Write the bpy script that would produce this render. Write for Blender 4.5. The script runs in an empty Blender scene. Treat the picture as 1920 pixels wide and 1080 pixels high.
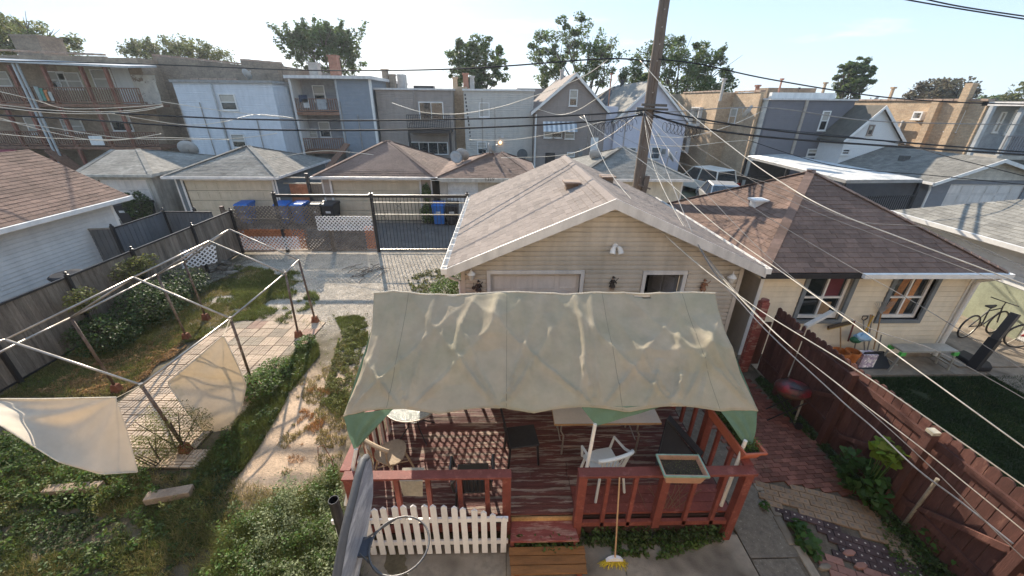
import bpy, bmesh, math, random
import numpy as np
from mathutils import Vector, Matrix
random.seed(7); rng = np.random.default_rng(7)
R = math.radians
SC = bpy.context.scene
COL = SC.collection

# ---------------------------------------------------------------- camera
FPX, CAM_H = 730.0, 5.6
YAW, ROLL, PITCH = R(1.57), R(0.57), math.atan(350/730)
_f = Vector((math.sin(YAW)*math.cos(PITCH), math.cos(YAW)*math.cos(PITCH), -math.sin(PITCH)))
_r0 = Vector((math.cos(YAW), -math.sin(YAW), 0)); _u0 = _r0.cross(_f)
_r = math.cos(ROLL)*_r0 + math.sin(ROLL)*_u0
_u = -math.sin(ROLL)*_r0 + math.cos(ROLL)*_u0
CAM = Vector((0, 0, CAM_H))
cam = bpy.data.objects.new('camera', bpy.data.cameras.new('camera')); COL.objects.link(cam)
cam.matrix_world = Matrix.Translation(CAM) @ Matrix((_r, _u, -_f)).transposed().to_4x4()
cam.data.sensor_width = 36; cam.data.lens = 36*FPX/1920
cam.data.clip_start = 0.05; cam.data.clip_end = 3000
SC.camera = cam

# ---------------------------------------------------------------- sky, sun, exposure
SUN_AZ, SUN_EL = R(-19.0), R(26.0)          # azimuth from +Y towards +X
sun_dir = Vector((math.sin(SUN_AZ)*math.cos(SUN_EL), math.cos(SUN_AZ)*math.cos(SUN_EL), math.sin(SUN_EL)))
sl = bpy.data.lights.new('sun', 'SUN'); sl.energy = 5.0; sl.angle = R(0.5); sl.color = (1.0, 0.89, 0.74)
so = bpy.data.objects.new('sun', sl); COL.objects.link(so)
so.rotation_euler = sun_dir.to_track_quat('Z', 'Y').to_euler(); so.location = (0, 0, 60)
W = bpy.data.worlds.new('World'); SC.world = W; W.use_nodes = True
_n = W.node_tree.nodes; _l = W.node_tree.links; _n.clear()
sky = _n.new('ShaderNodeTexSky'); sky.sky_type = 'NISHITA'; sky.sun_disc = False
sky.sun_elevation = SUN_EL; sky.sun_rotation = SUN_AZ
sky.air_density = 1.0; sky.dust_density = 0.6; sky.ozone_density = 1.5
# thin wispy clouds mixed over the sky colour
tc = _n.new('ShaderNodeTexCoord'); mp = _n.new('ShaderNodeMapping'); mp.inputs['Scale'].default_value = (1.3, 2.2, 9.0)
mp.inputs['Rotation'].default_value = (0.0, 0.22, 0.5)
nz = _n.new('ShaderNodeTexNoise'); nz.inputs['Scale'].default_value = 1.7; nz.inputs['Detail'].default_value = 7; nz.inputs['Roughness'].default_value = .62
rp = _n.new('ShaderNodeValToRGB'); rp.color_ramp.elements[0].position = .6; rp.color_ramp.elements[1].position = .86
rp.color_ramp.elements[1].color = (.55, .55, .55, 1)
mx = _n.new('ShaderNodeMixRGB'); mx.inputs[2].default_value = (6.0, 6.0, 6.0, 1)
bg = _n.new('ShaderNodeBackground'); bg.inputs['Strength'].default_value = 0.15; ow = _n.new('ShaderNodeOutputWorld')
_l.new(tc.outputs['Generated'], mp.inputs[0]); _l.new(mp.outputs[0], nz.inputs['Vector']); _l.new(nz.outputs[0], rp.inputs[0])
# summer haze: the clear-sky model is evened out by a pale veil, whiter towards the horizon
sp = _n.new('ShaderNodeSeparateXYZ'); _l.new(tc.outputs['Generated'], sp.inputs[0])
hr = _n.new('ShaderNodeValToRGB'); hr.color_ramp.elements[0].position = .0; hr.color_ramp.elements[0].color = (.66, .82, .98, 1)
hr.color_ramp.elements[1].position = .36; hr.color_ramp.elements[1].color = (.38, .59, .92, 1)
_l.new(sp.outputs[2], hr.inputs[0])
sc_ = _n.new('ShaderNodeVectorMath'); sc_.operation = 'SCALE'; sc_.inputs[3].default_value = 4.1; _l.new(hr.outputs[0], sc_.inputs[0])
hz = _n.new('ShaderNodeMixRGB'); hz.inputs[0].default_value = .88; _l.new(sky.outputs[0], hz.inputs[1]); _l.new(sc_.outputs[0], hz.inputs[2])
_l.new(rp.outputs[0], mx.inputs[0]); _l.new(hz.outputs[0], mx.inputs[1]); _l.new(mx.outputs[0], bg.inputs[0]); _l.new(bg.outputs[0], ow.inputs[0])
vs = SC.view_settings; vs.view_transform = 'Standard'; vs.look = 'None'; vs.gamma = 1; vs.use_curve_mapping = False
vs.exposure = 0.98
SC.render.engine = 'CYCLES'
SC.cycles.max_bounces = 6; SC.cycles.transparent_max_bounces = 8

# ---------------------------------------------------------------- survey helpers: pixel of the photo -> point in the yard
def _ray(px, py): return _f + _r*((px-960)/FPX) - _u*((py-540)/FPX)
def AZ(px, py, z=0.0): d = _ray(px, py); return CAM + d*((z-CAM_H)/d.z)
def AY(px, py, y): d = _ray(px, py); return CAM + d*(y/d.y)
def AX(px, py, x): d = _ray(px, py); return CAM + d*(x/d.x)

# ---------------------------------------------------------------- materials
MATS = {}
def warm(c): return (min(c[0]*1.06, .84), min(c[1]*1.01, .81), min(c[2]*.93, .79))     # the photograph's palette is a little warmer than swatch values
def mat(name, col, rough=.8, var=.18, scale=3.0, bump=.15, bscale=40.0, metal=0.0, rand=.08, spec=.3, stretch=None,
        col2=None, c2pos=(.5, .62), c2scale=2.5, transl=0.0, tcol=None, stain=0.0, hsvr=0.0, boards=None, island=0.0):
    if name in MATS: return MATS[name]
    col = warm(col); col2 = warm(col2) if col2 is not None else None
    m = bpy.data.materials.new(name); m.use_nodes = True; MATS[name] = m
    nt = m.node_tree; N = nt.nodes; L = nt.links
    b = N['Principled BSDF']; out = N['Material Output']
    g = N.new('ShaderNodeNewGeometry'); vec = g.outputs['Position']
    if stretch:
        mpn = N.new('ShaderNodeMapping'); mpn.inputs['Scale'].default_value = stretch; L.new(vec, mpn.inputs[0]); vec = mpn.outputs[0]
    def noise(s, d=4, r=.6):
        t = N.new('ShaderNodeTexNoise'); t.inputs['Scale'].default_value = s; t.inputs['Detail'].default_value = d
        t.inputs['Roughness'].default_value = r; L.new(vec, t.inputs['Vector']); return t.outputs['Fac']
    def mrange(v, a, c, lo=.3, hi=.7):
        t = N.new('ShaderNodeMapRange'); t.inputs[1].default_value = lo; t.inputs[2].default_value = hi
        t.inputs[3].default_value = a; t.inputs[4].default_value = c; L.new(v, t.inputs[0]); return t.outputs[0]
    def mul(a, c):
        t = N.new('ShaderNodeMath'); t.operation = 'MULTIPLY'
        for i, x in enumerate((a, c)):
            if isinstance(x, (int, float)): t.inputs[i].default_value = x
            else: L.new(x, t.inputs[i])
        return t.outputs[0]
    base = N.new('ShaderNodeRGB'); base.outputs[0].default_value = (*col, 1); cc = base.outputs[0]
    if col2 is not None:
        mm = N.new('ShaderNodeMixRGB'); mm.inputs[2].default_value = (*col2, 1)
        L.new(mrange(noise(c2scale, 8, .68), 0, 1, *c2pos), mm.inputs[0]); L.new(cc, mm.inputs[1]); cc = mm.outputs[0]
    f = mrange(noise(scale), 1-var, 1+var)
    f = mul(f, mrange(noise(scale*9, 3), 1-var*.6, 1+var*.6))
    if rand:
        oi = N.new('ShaderNodeObjectInfo'); f = mul(f, mrange(oi.outputs['Random'], 1-rand, 1+rand, 0, 1))
    if island:
        f = mul(f, mrange(g.outputs['Random Per Island'], 1-island, 1+island, 0, 1))
    if stain:
        mp2 = N.new('ShaderNodeMapping'); mp2.inputs['Scale'].default_value = (1.6, 1.6, .25); L.new(g.outputs['Position'], mp2.inputs[0])
        t = N.new('ShaderNodeTexNoise'); t.inputs['Scale'].default_value = 3; t.inputs['Detail'].default_value = 6; L.new(mp2.outputs[0], t.inputs['Vector'])
        f = mul(f, mrange(t.outputs['Fac'], 1-stain, 1.0, .35, .6))
    h = N.new('ShaderNodeHueSaturation'); L.new(cc, h.inputs['Color']); L.new(f, h.inputs['Value'])
    if hsvr:
        L.new(mrange(g.outputs['Random Per Island'], .5-hsvr, .5+hsvr, 0, 1), h.inputs['Hue'])
    L.new(h.outputs[0], b.inputs['Base Color'])
    b.inputs['Roughness'].default_value = rough; b.inputs['Metallic'].default_value = metal
    b.inputs['Specular IOR Level'].default_value = spec
    if bump:
        bn = N.new('ShaderNodeBump'); bn.inputs['Strength'].default_value = bump; bn.inputs['Distance'].default_value = .02
        L.new(noise(bscale, 3), bn.inputs['Height']); L.new(bn.outputs[0], b.inputs['Normal'])
    if boards:      # fine lap relief, for siding too far away to build board by board
        sx = N.new('ShaderNodeSeparateXYZ'); L.new(g.outputs['Position'], sx.inputs[0])
        d = N.new('ShaderNodeMath'); d.operation = 'DIVIDE'; d.inputs[1].default_value = boards; L.new(sx.outputs[2], d.inputs[0])
        fr = N.new('ShaderNodeMath'); fr.operation = 'FRACT'; L.new(d.outputs[0], fr.inputs[0])
        pw = N.new('ShaderNodeMath'); pw.operation = 'SUBTRACT'; pw.inputs[0].default_value = 1; L.new(fr.outputs[0], pw.inputs[1])
        b2 = N.new('ShaderNodeBump'); b2.inputs['Strength'].default_value = 1; b2.inputs['Distance'].default_value = .035
        L.new(pw.outputs[0], b2.inputs['Height'])
        if bump: L.new(bn.outputs[0], b2.inputs['Normal'])
        L.new(b2.outputs[0], b.inputs['Normal'])
    if transl:
        tr = N.new('ShaderNodeBsdfTranslucent')
        if tcol is None: L.new(h.outputs[0], tr.inputs[0])
        else:
            tr.inputs[0].default_value = (*tcol, 1)
        ms = N.new('ShaderNodeMixShader'); ms.inputs[0].default_value = transl
        L.new(b.outputs[0], ms.inputs[1]); L.new(tr.outputs[0], ms.inputs[2]); L.new(ms.outputs[0], out.inputs[0])
    return m

def brick_mat(name, c1, c2, mortar, sc=1.0, stain=.25):
    if name in MATS: return MATS[name]
    c1, c2, mortar = warm(c1), warm(c2), warm(mortar)
    m = bpy.data.materials.new(name); m.use_nodes = True; MATS[name] = m
    nt = m.node_tree; N = nt.nodes; L = nt.links; b = N['Principled BSDF']
    g = N.new('ShaderNodeNewGeometry'); s = N.new('ShaderNodeSeparateXYZ'); L.new(g.outputs['Position'], s.inputs[0])
    a = N.new('ShaderNodeMath'); L.new(s.outputs[0], a.inputs[0]); L.new(s.outputs[1], a.inputs[1])
    c = N.new('ShaderNodeCombineXYZ'); L.new(a.outputs[0], c.inputs[0]); L.new(s.outputs[2], c.inputs[1])
    t = N.new('ShaderNodeTexBrick'); L.new(c.outputs[0], t.inputs['Vector']); t.inputs['Scale'].default_value = sc
    t.inputs['Color1'].default_value = (*c1, 1); t.inputs['Color2'].default_value = (*c2, 1); t.inputs['Mortar'].default_value = (*mortar, 1)
    t.inputs['Brick Width'].default_value = .24; t.inputs['Row Height'].default_value = .085; t.inputs['Mortar Size'].default_value = .009
    t.inputs['Mortar Smooth'].default_value = .3; t.inputs['Bias'].default_value = -.1
    n = N.new('ShaderNodeTexNoise'); n.inputs['Scale'].default_value = .9; n.inputs['Detail'].default_value = 7; n.inputs['Roughness'].default_value = .7; L.new(g.outputs['Position'], n.inputs['Vector'])
    r = N.new('ShaderNodeMapRange'); r.inputs[1].default_value = .35; r.inputs[2].default_value = .65; r.inputs[3].default_value = 1-stain; r.inputs[4].default_value = 1+stain*.6; L.new(n.outputs[0], r.inputs[0])
    n2 = N.new('ShaderNodeTexNoise'); n2.inputs['Scale'].default_value = 9; n2.inputs['Detail'].default_value = 4; L.new(g.outputs['Position'], n2.inputs['Vector'])
    r2 = N.new('ShaderNodeMapRange'); r2.inputs[1].default_value = .3; r2.inputs[2].default_value = .7; r2.inputs[3].default_value = .86; r2.inputs[4].default_value = 1.12; L.new(n2.outputs[0], r2.inputs[0])
    m2 = N.new('ShaderNodeMath'); m2.operation = 'MULTIPLY'; L.new(r.outputs[0], m2.inputs[0]); L.new(r2.outputs[0], m2.inputs[1])
    h = N.new('ShaderNodeHueSaturation'); L.new(t.outputs[0], h.inputs['Color']); L.new(m2.outputs[0], h.inputs['Value']); L.new(h.outputs[0], b.inputs['Base Color'])
    bp = N.new('ShaderNodeBump'); bp.inputs['Strength'].default_value = .6; bp.inputs['Distance'].default_value = .03; L.new(n2.outputs[0], bp.inputs['Height']); L.new(bp.outputs[0], b.inputs['Normal'])
    b.inputs['Roughness'].default_value = .92
    return m

def glass_mat(name, col=(.02, .025, .03), rough=.06):
    if name in MATS: return MATS[name]
    m = mat(name, col, rough, var=.2, scale=2.5, bump=0, spec=1.0, rand=.3); return m

# ---------------------------------------------------------------- mesh builder
ORG = {}
def link(o, parent=None):
    COL.objects.link(o)
    if parent is not None: o.parent = parent
    return o
def tag(o, label=None, cat=None, group=None, kind=None):
    if label: o['label'] = label
    if cat: o['category'] = cat
    if group: o['group'] = group
    if kind: o['kind'] = kind
    return o
def T(name, label, cat, loc=(0, 0, 0), group=None):
    o = bpy.data.objects.new(name, None); o.empty_display_size = .2; o.location = loc; COL.objects.link(o)
    ORG[o.name] = Vector(loc); return tag(o, label, cat, group)

class MB:
    def __init__(s): s.v = []; s.f = []; s.m = []; s.mi = 0
    def add(s, V, F):
        o = len(s.v); s.v.extend([Vector(p) for p in V]); s.f.extend([[i+o for i in f] for f in F]); s.m.extend([s.mi]*len(F)); return s
    def box(s, x0, x1, y0, y1, z0, z1):
        return s.add([(x0,y0,z0),(x1,y0,z0),(x1,y1,z0),(x0,y1,z0),(x0,y0,z1),(x1,y0,z1),(x1,y1,z1),(x0,y1,z1)],
                     [(0,3,2,1),(4,5,6,7),(0,1,5,4),(1,2,6,5),(2,3,7,6),(3,0,4,7)])
    def hexa(s, a, b):   # two quads (bottom, top) -> solid
        return s.add(list(a)+list(b), [(0,3,2,1),(4,5,6,7),(0,1,5,4),(1,2,6,5),(2,3,7,6),(3,0,4,7)])
    def bar(s, p, q, w, h=None, up=(0, 0, 1)):
        p = Vector(p); q = Vector(q); h = w if h is None else h; d = (q-p).normalized(); up = Vector(up)
        if abs(d.dot(up)) > .98: up = Vector((0, 1, 0))
        a = d.cross(up).normalized(); c = a.cross(d).normalized(); a = a*w/2; c = c*h/2
        return s.hexa([p-a-c, p+a-c, p+a+c, p-a+c], [q-a-c, q+a-c, q+a+c, q-a+c])
    def tube(s, pts, r, n=8, cap=True, closed=False):
        pts = [Vector(p) for p in pts]; k = len(pts); rr = r if isinstance(r, (list, tuple)) else [r]*k
        V = []; prev = None
        for i, p in enumerate(pts):
            if closed: d = pts[(i+1) % k]-pts[i-1]
            else: d = pts[min(i+1, k-1)]-pts[max(i-1, 0)]
            d.normalize()
            if prev is None:
                a = d.orthogonal().normalized()
            else:
                a = (prev-d*prev.dot(d)).normalized()
            prev = a; b = d.cross(a)
            for j in range(n):
                t = 2*math.pi*j/n; V.append(p+(a*math.cos(t)+b*math.sin(t))*rr[i])
        F = []
        for i in range(k if closed else k-1):
            i2 = (i+1) % k
            for j in range(n):
                j2 = (j+1) % n; F.append((i*n+j, i*n+j2, i2*n+j2, i2*n+j))
        if cap and not closed: F.append(tuple(range(n))[::-1]); F.append(tuple(range((k-1)*n, k*n)))
        return s.add(V, F)
    def prism(s, poly, vec):
        poly = [Vector(p) for p in poly]; vec = Vector(vec); n = len(poly)
        F = [tuple(range(n)), tuple(range(n, 2*n))[::-1]] + [(i, i+n, (i+1) % n+n, (i+1) % n) for i in range(n)]
        return s.add(poly+[p+vec for p in poly], F)
    def lathe(s, c, prof, n=16, axis='z', cap=True):
        c = Vector(c); V = []; k = len(prof)
        for (r, z) in prof:
            for j in range(n):
                t = 2*math.pi*j/n; x, y = r*math.cos(t), r*math.sin(t)
                V.append(c+(Vector((x, y, z)) if axis == 'z' else Vector((x, z, y)) if axis == 'y' else Vector((z, x, y))))
        F = [(i*n+j, i*n+(j+1) % n, (i+1)*n+(j+1) % n, (i+1)*n+j) for i in range(k-1) for j in range(n)]
        if cap: F += [tuple(range(n))[::-1], tuple(range((k-1)*n, k*n))]
        return s.add(V, F)
    def poly(s, pts): return s.add(pts, [tuple(range(len(pts)))])
    def ball(s, c, r, sx=1, sy=1, sz=1, n=10, m=6):
        c = Vector(c); V = [c+Vector((0, 0, r*sz))]
        for i in range(1, m):
            a = math.pi*i/m
            for j in range(n):
                t = 2*math.pi*j/n; V.append(c+Vector((r*sx*math.sin(a)*math.cos(t), r*sy*math.sin(a)*math.sin(t), r*sz*math.cos(a))))
        V.append(c-Vector((0, 0, r*sz))); F = [(0, 1+j, 1+(j+1) % n) for j in range(n)]
        for i in range(m-2):
            for j in range(n): F.append((1+i*n+j, 1+(i+1)*n+j, 1+(i+1)*n+(j+1) % n, 1+i*n+(j+1) % n))
        q = 1+(m-2)*n; F += [(q+j, len(V)-1, q+(j+1) % n) for j in range(n)]
        return s.add(V, F)
    def xf(s, M):
        s.v = [M @ p for p in s.v]; return s
    def mesh(s, name, mats, org=Vector((0, 0, 0)), smooth=False):
        me = bpy.data.meshes.new(name); me.from_pydata([tuple(p-org) for p in s.v], [], s.f)
        for m in (mats if isinstance(mats, (list, tuple)) else [mats]): me.materials.append(m)
        if any(s.m): me.polygons.foreach_set('material_index', s.m)
        bm = bmesh.new(); bm.from_mesh(me); bmesh.ops.recalc_face_normals(bm, faces=bm.faces); bm.to_mesh(me); bm.free()
        if smooth: me.polygons.foreach_set('use_smooth', [True]*len(me.polygons))
        return me
    def build(s, name, mats, parent=None, smooth=False, bevel=0, label=None):
        if parent is not None:
            org = ORG[parent.name]; me = s.mesh(name, mats, org, smooth)
            o = bpy.data.objects.new(name, me); link(o, parent); ORG[o.name] = org
        else:
            xs = [p.x for p in s.v]; ys = [p.y for p in s.v]
            org = Vector(((min(xs)+max(xs))/2, (min(ys)+max(ys))/2, min(p.z for p in s.v)))
            me = s.mesh(name, mats, org, smooth); o = bpy.data.objects.new(name, me); o.location = org; link(o); ORG[o.name] = org
        if bevel:
            md = o.modifiers.new('bevel', 'BEVEL'); md.width = bevel; md.segments = 2; md.limit_method = 'ANGLE'
        if label: o['label'] = label
        return o
def inst(mesh, name, parent, M):
    o = bpy.data.objects.new(name, mesh); link(o, parent); o.matrix_local = Matrix.Translation(-ORG[parent.name]) @ M; return o
def npmesh(name, V, F, mats, parent=None, smooth=False, idx=None):
    V = np.asarray(V, np.float32); F = np.asarray(F, np.int32); k = F.shape[1]
    org = ORG[parent.name] if parent is not None else Vector((float(V[:, 0].mean()), float(V[:, 1].mean()), float(V[:, 2].min())))
    V = V-np.array(org, np.float32)
    me = bpy.data.meshes.new(name); me.vertices.add(len(V)); me.vertices.foreach_set('co', V.ravel())
    me.loops.add(F.size); me.loops.foreach_set('vertex_index', F.ravel())
    me.polygons.add(len(F)); me.polygons.foreach_set('loop_start', np.arange(0, F.size, k, dtype=np.int32))
    if smooth: me.polygons.foreach_set('use_smooth', np.ones(len(F), bool))
    for m in (mats if isinstance(mats, (list, tuple)) else [mats]): me.materials.append(m)
    if idx is not None: me.polygons.foreach_set('material_index', np.asarray(idx, np.int32))
    me.update(calc_edges=True); me.validate()
    o = bpy.data.objects.new(name, me); link(o, parent)
    if parent is None: o.location = org
    ORG[o.name] = org; return o
def leafmesh(name, P, size, mats, parent=None, up=.4, aspect=.55, sizevar=.4, nrm=None):
    """scatter of small folded leaves: four corners each"""
    P = np.asarray(P, float); n = len(P); u = rng.normal(size=(n, 3)); u[:, 2] *= .6; u /= np.linalg.norm(u, axis=1)[:, None]
    N = rng.normal(size=(n, 3)); N[:, 2] = np.abs(N[:, 2])+up*2
    if nrm is not None: N += nrm
    v = np.cross(N, u); v /= np.linalg.norm(v, axis=1)[:, None]+1e-9
    s = (size*(1+sizevar*rng.uniform(-1, 1, n)))[:, None]
    w = np.cross(u, v)
    V = np.stack([P-u*s*.5, P+v*s*aspect*.5+w*s*.08, P+u*s*.5, P-v*s*aspect*.5+w*s*.08], 1).reshape(-1, 3)
    F = np.arange(4*n).reshape(n, 4); return npmesh(name, V, F, mats, parent)
def blades(name, P, h, mats, parent=None, w=.012, lean=.5):
    P = np.asarray(P, float); n = len(P); a = rng.uniform(0, 2*np.pi, n); hh = h*rng.uniform(.45, 1.25, n)
    d = np.stack([np.cos(a), np.sin(a), 0*a], 1); l = np.stack([rng.normal(0, lean, n)*hh, rng.normal(0, lean, n)*hh, hh], 1)
    V = np.stack([P-d*w/2, P+d*w/2, P+l*.6+d*w*.3, P+l+[0, 0, 0]], 1).reshape(-1, 3)
    return npmesh(name, V, np.arange(4*n).reshape(n, 4), mats, parent)
def inpoly(pts, poly):
    x, y = pts[:, 0], pts[:, 1]; c = np.zeros(len(pts), bool); n = len(poly)
    for i in range(n):
        x1, y1 = poly[i][0], poly[i][1]; x2, y2 = poly[i-1][0], poly[i-1][1]
        m = ((y1 > y) != (y2 > y)); t = (x2-x1)*(y-y1)/((y2-y1) if y2 != y1 else 1e-9)+x1; c ^= (m & (x < t))
    return c
def scatter(poly, n, z=0.0):
    xs = [p[0] for p in poly]; ys = [p[1] for p in poly]; out = np.zeros((0, 3))
    while len(out) < n:
        q = np.stack([rng.uniform(min(xs), max(xs), n), rng.uniform(min(ys), max(ys), n), np.full(n, z)], 1)
        q = q[inpoly(q, poly)]
        if len(q) == 0: break
        out = np.concatenate([out, q])
    return out[:n]
def gp(*px): return [tuple(AZ(a, b, 0))[:2] for a, b in px]     # ground polygon
def vnoise(x, y, s, seed=0):
    """smooth value noise for python-side masks"""
    x = np.asarray(x, float)*s+seed*17.3; y = np.asarray(y, float)*s+seed*9.1
    xi = np.floor(x).astype(int); yi = np.floor(y).astype(int); fx = x-xi; fy = y-yi; fx = fx*fx*(3-2*fx); fy = fy*fy*(3-2*fy)
    def hsh(a, b):
        h = (a*374761393+b*668265263) & 0x7fffffff; h = ((h ^ (h >> 13))*1274126177) & 0x7fffffff; return (h % 10007)/10007.
    return (hsh(xi, yi)*(1-fx)+hsh(xi+1, yi)*fx)*(1-fy)+(hsh(xi, yi+1)*(1-fx)+hsh(xi+1, yi+1)*fx)*fy
def fbm(x, y, s, seed=0): return (vnoise(x, y, s, seed)*.5+vnoise(x, y, s*2.1, seed+1)*.27+vnoise(x, y, s*4.3, seed+2)*.15+vnoise(x, y, s*9, seed+3)*.08)

# clipping of a convex polygon (2D) by a convex polygon (2D, counter-clockwise)
def clip(sub, cl):
    out = sub
    for i in range(len(cl)):
        a, b = cl[i], cl[(i+1) % len(cl)]; inp = out; out = []
        if not inp: return []
        def side(p): return (b[0]-a[0])*(p[1]-a[1])-(b[1]-a[1])*(p[0]-a[0])
        for k in range(len(inp)):
            p, q = inp[k-1], inp[k]; sp, sq = side(p), side(q)
            if (sp >= 0) != (sq >= 0):
                t = sp/(sp-sq); out.append((p[0]+(q[0]-p[0])*t, p[1]+(q[1]-p[1])*t))
            if sq >= 0: out.append(q)
    return out
def area2(p): return .5*sum(p[i-1][0]*p[i][1]-p[i][0]*p[i-1][1] for i in range(len(p)))

def shingles(parent, poly, m, tabw=.3, expo=.14, nparts=0, jitter=.006, name='shingle'):
    """overlapping shingle tabs on a planar convex roof face; poly[0]->poly[1] is the eave"""
    P = [Vector(p) for p in poly]; O = P[0]; U = (P[1]-P[0]).normalized(); Nn = U.cross(P[2]-P[0]).normalized()
    if Nn.z < 0: Nn = -Nn
    V = Nn.cross(U).normalized()
    if V.z < 0: V = -V
    pl = [((p-O).dot(U), (p-O).dot(V)) for p in P]
    if area2(pl) < 0: pl = pl[::-1]
    u0 = min(p[0] for p in pl); u1 = max(p[0] for p in pl); v1 = max(p[1] for p in pl)
    tabs = []; j = 0; v = 0.0
    while v < v1:
        off = (j % 2)*tabw*.5+random.uniform(-.03, .03); u = u0-off
        while u < u1:
            w = tabw*random.choice((.85, 1, 1, 1.15)); g = .004
            rc = [(u+g, v-random.uniform(0, jitter)), (u+w-g, v-random.uniform(0, jitter)), (u+w-g, v+expo*1.06), (u+g, v+expo*1.06)]
            c = clip(rc, pl)
            if len(c) >= 3 and abs(area2(c)) > .0008: tabs.append((c, v, random.uniform(.006, .012)))
            u += w
        v += expo; j += 1
    def solid(mb, c, v, t):
        def h(q): return .003+t*max(0., 1-(q[1]-v)/(expo*1.06))
        top = [O+U*q[0]+V*q[1]+Nn*h(q) for q in c]; bot = [O+U*q[0]+V*q[1]-Nn*.002 for q in c]; n = len(c)
        mb.add(top+bot, [tuple(range(n))]+[(i, i+n, (i+1) % n+n, (i+1) % n) for i in range(n)])
    def dist(tb): q = tb[0][0]; return (O+U*q[0]+V*q[1]-CAM).length
    tabs.sort(key=dist)
    for tb in tabs[:nparts]:
        mb = MB(); solid(mb, *tb); mb.build(name, m, parent)
    if tabs[nparts:]:
        mb = MB()
        for tb in tabs[nparts:]: solid(mb, *tb)
        tag(mb.build(name+'_field' if nparts else 'shingle_field', m, parent), kind='stuff')

def clad(parent, O, U, N, poly, holes, m, expo=.12, t=.014, name='siding_board', stuff=False, maxlen=99, cove=False):
    """lapped horizontal boards on a wall; poly & holes in (u, z) wall coordinates"""
    O = Vector(O); U = Vector(U).normalized(); N = Vector(N).normalized(); Zv = Vector((0, 0, 1))
    if area2(poly) < 0: poly = poly[::-1]
    z0 = min(p[1] for p in poly); z1 = max(p[1] for p in poly); u0 = min(p[0] for p in poly); u1 = max(p[0] for p in poly)
    z = z0; allmb = MB()
    while z < z1-.01:
        segs = [(u0, u1)]
        for (a, b, c, d) in holes:
            if c < z+expo*.55 and d > z+expo*.45:
                segs = [s for (p, q) in segs for s in ((p, min(q, a)), (max(p, b), q)) if s[1]-s[0] > .02]
        segs2 = []
        for (p, q) in segs:
            while q-p > maxlen: segs2.append((p, p+maxlen)); p += maxlen
            segs2.append((p, q))
        for (p, q) in segs2:
            c = clip([(p+.001, z+.0), (q-.001, z+.0), (q-.001, z+expo*.93), (p+.001, z+expo*.93)], poly)
            if len(c) < 3 or abs(area2(c)) < 1e-4: continue
            def pt(k, off): return O+U*k[0]+Zv*k[1]+N*off
            top = [pt(k, .007+t*(1-(k[1]-z)/expo)) for k in c]; bot = [pt(k, .0) for k in c]; n = len(c)
            mb = allmb if stuff else MB()
            if cove:      # clapboard with a deep cove along its top: flat face, slope, recessed strip
                for (za, zb, oa, ob) in ((z, z+expo*.6, t, t*.92), (z+expo*.6, z+expo*.72, t*.92, .003), (z+expo*.72, z+expo, .003, .002)):
                    cc = clip([(p+.001, za), (q-.001, za), (q-.001, zb), (p+.001, zb)], poly)
                    if len(cc) < 3 or abs(area2(cc)) < 1e-5: continue
                    tp = [pt(k, oa+(ob-oa)*(k[1]-za)/(zb-za)) for k in cc]; bt = [pt(k, -.002) for k in cc]; n = len(cc)
                    mb.add(tp+bt, [tuple(range(n))]+[(i, i+n, (i+1) % n+n, (i+1) % n) for i in range(n)])
                if not stuff and mb.v: mb.build(name, m, parent)
                continue
            mb.add(top+bot, [tuple(range(n))]+[(i, i+n, (i+1) % n+n, (i+1) % n) for i in range(n)])
            if not stuff: mb.build(name, m, parent)
        z += expo
    if stuff: tag(allmb.build(name, m, parent), kind='stuff')

def wall(parent, name, O, U, N, W_, H_, holes, m, th=.12):
    """rectangular wall slab with real rectangular openings (holes in u0,u1,z0,z1)"""
    O = Vector(O); U = Vector(U).normalized(); N = Vector(N).normalized(); Zv = Vector((0, 0, 1))
    us = sorted({0, W_, *[h[0] for h in holes], *[h[1] for h in holes]}); zs = sorted({0, H_, *[h[2] for h in holes], *[h[3] for h in holes]})
    mb = MB()
    for i in range(len(us)-1):
        for j in range(len(zs)-1):
            cu, cz = (us[i]+us[i+1])/2, (zs[j]+zs[j+1])/2
            if any(h[0] < cu < h[1] and h[2] < cz < h[3] for h in holes): continue
            q = [O+U*us[i]+Zv*zs[j], O+U*us[i+1]+Zv*zs[j], O+U*us[i+1]+Zv*zs[j+1], O+U*us[i]+Zv*zs[j+1]]
            mb.hexa(q, [p-N*th for p in q])
    return mb.build(name, m, parent)

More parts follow.
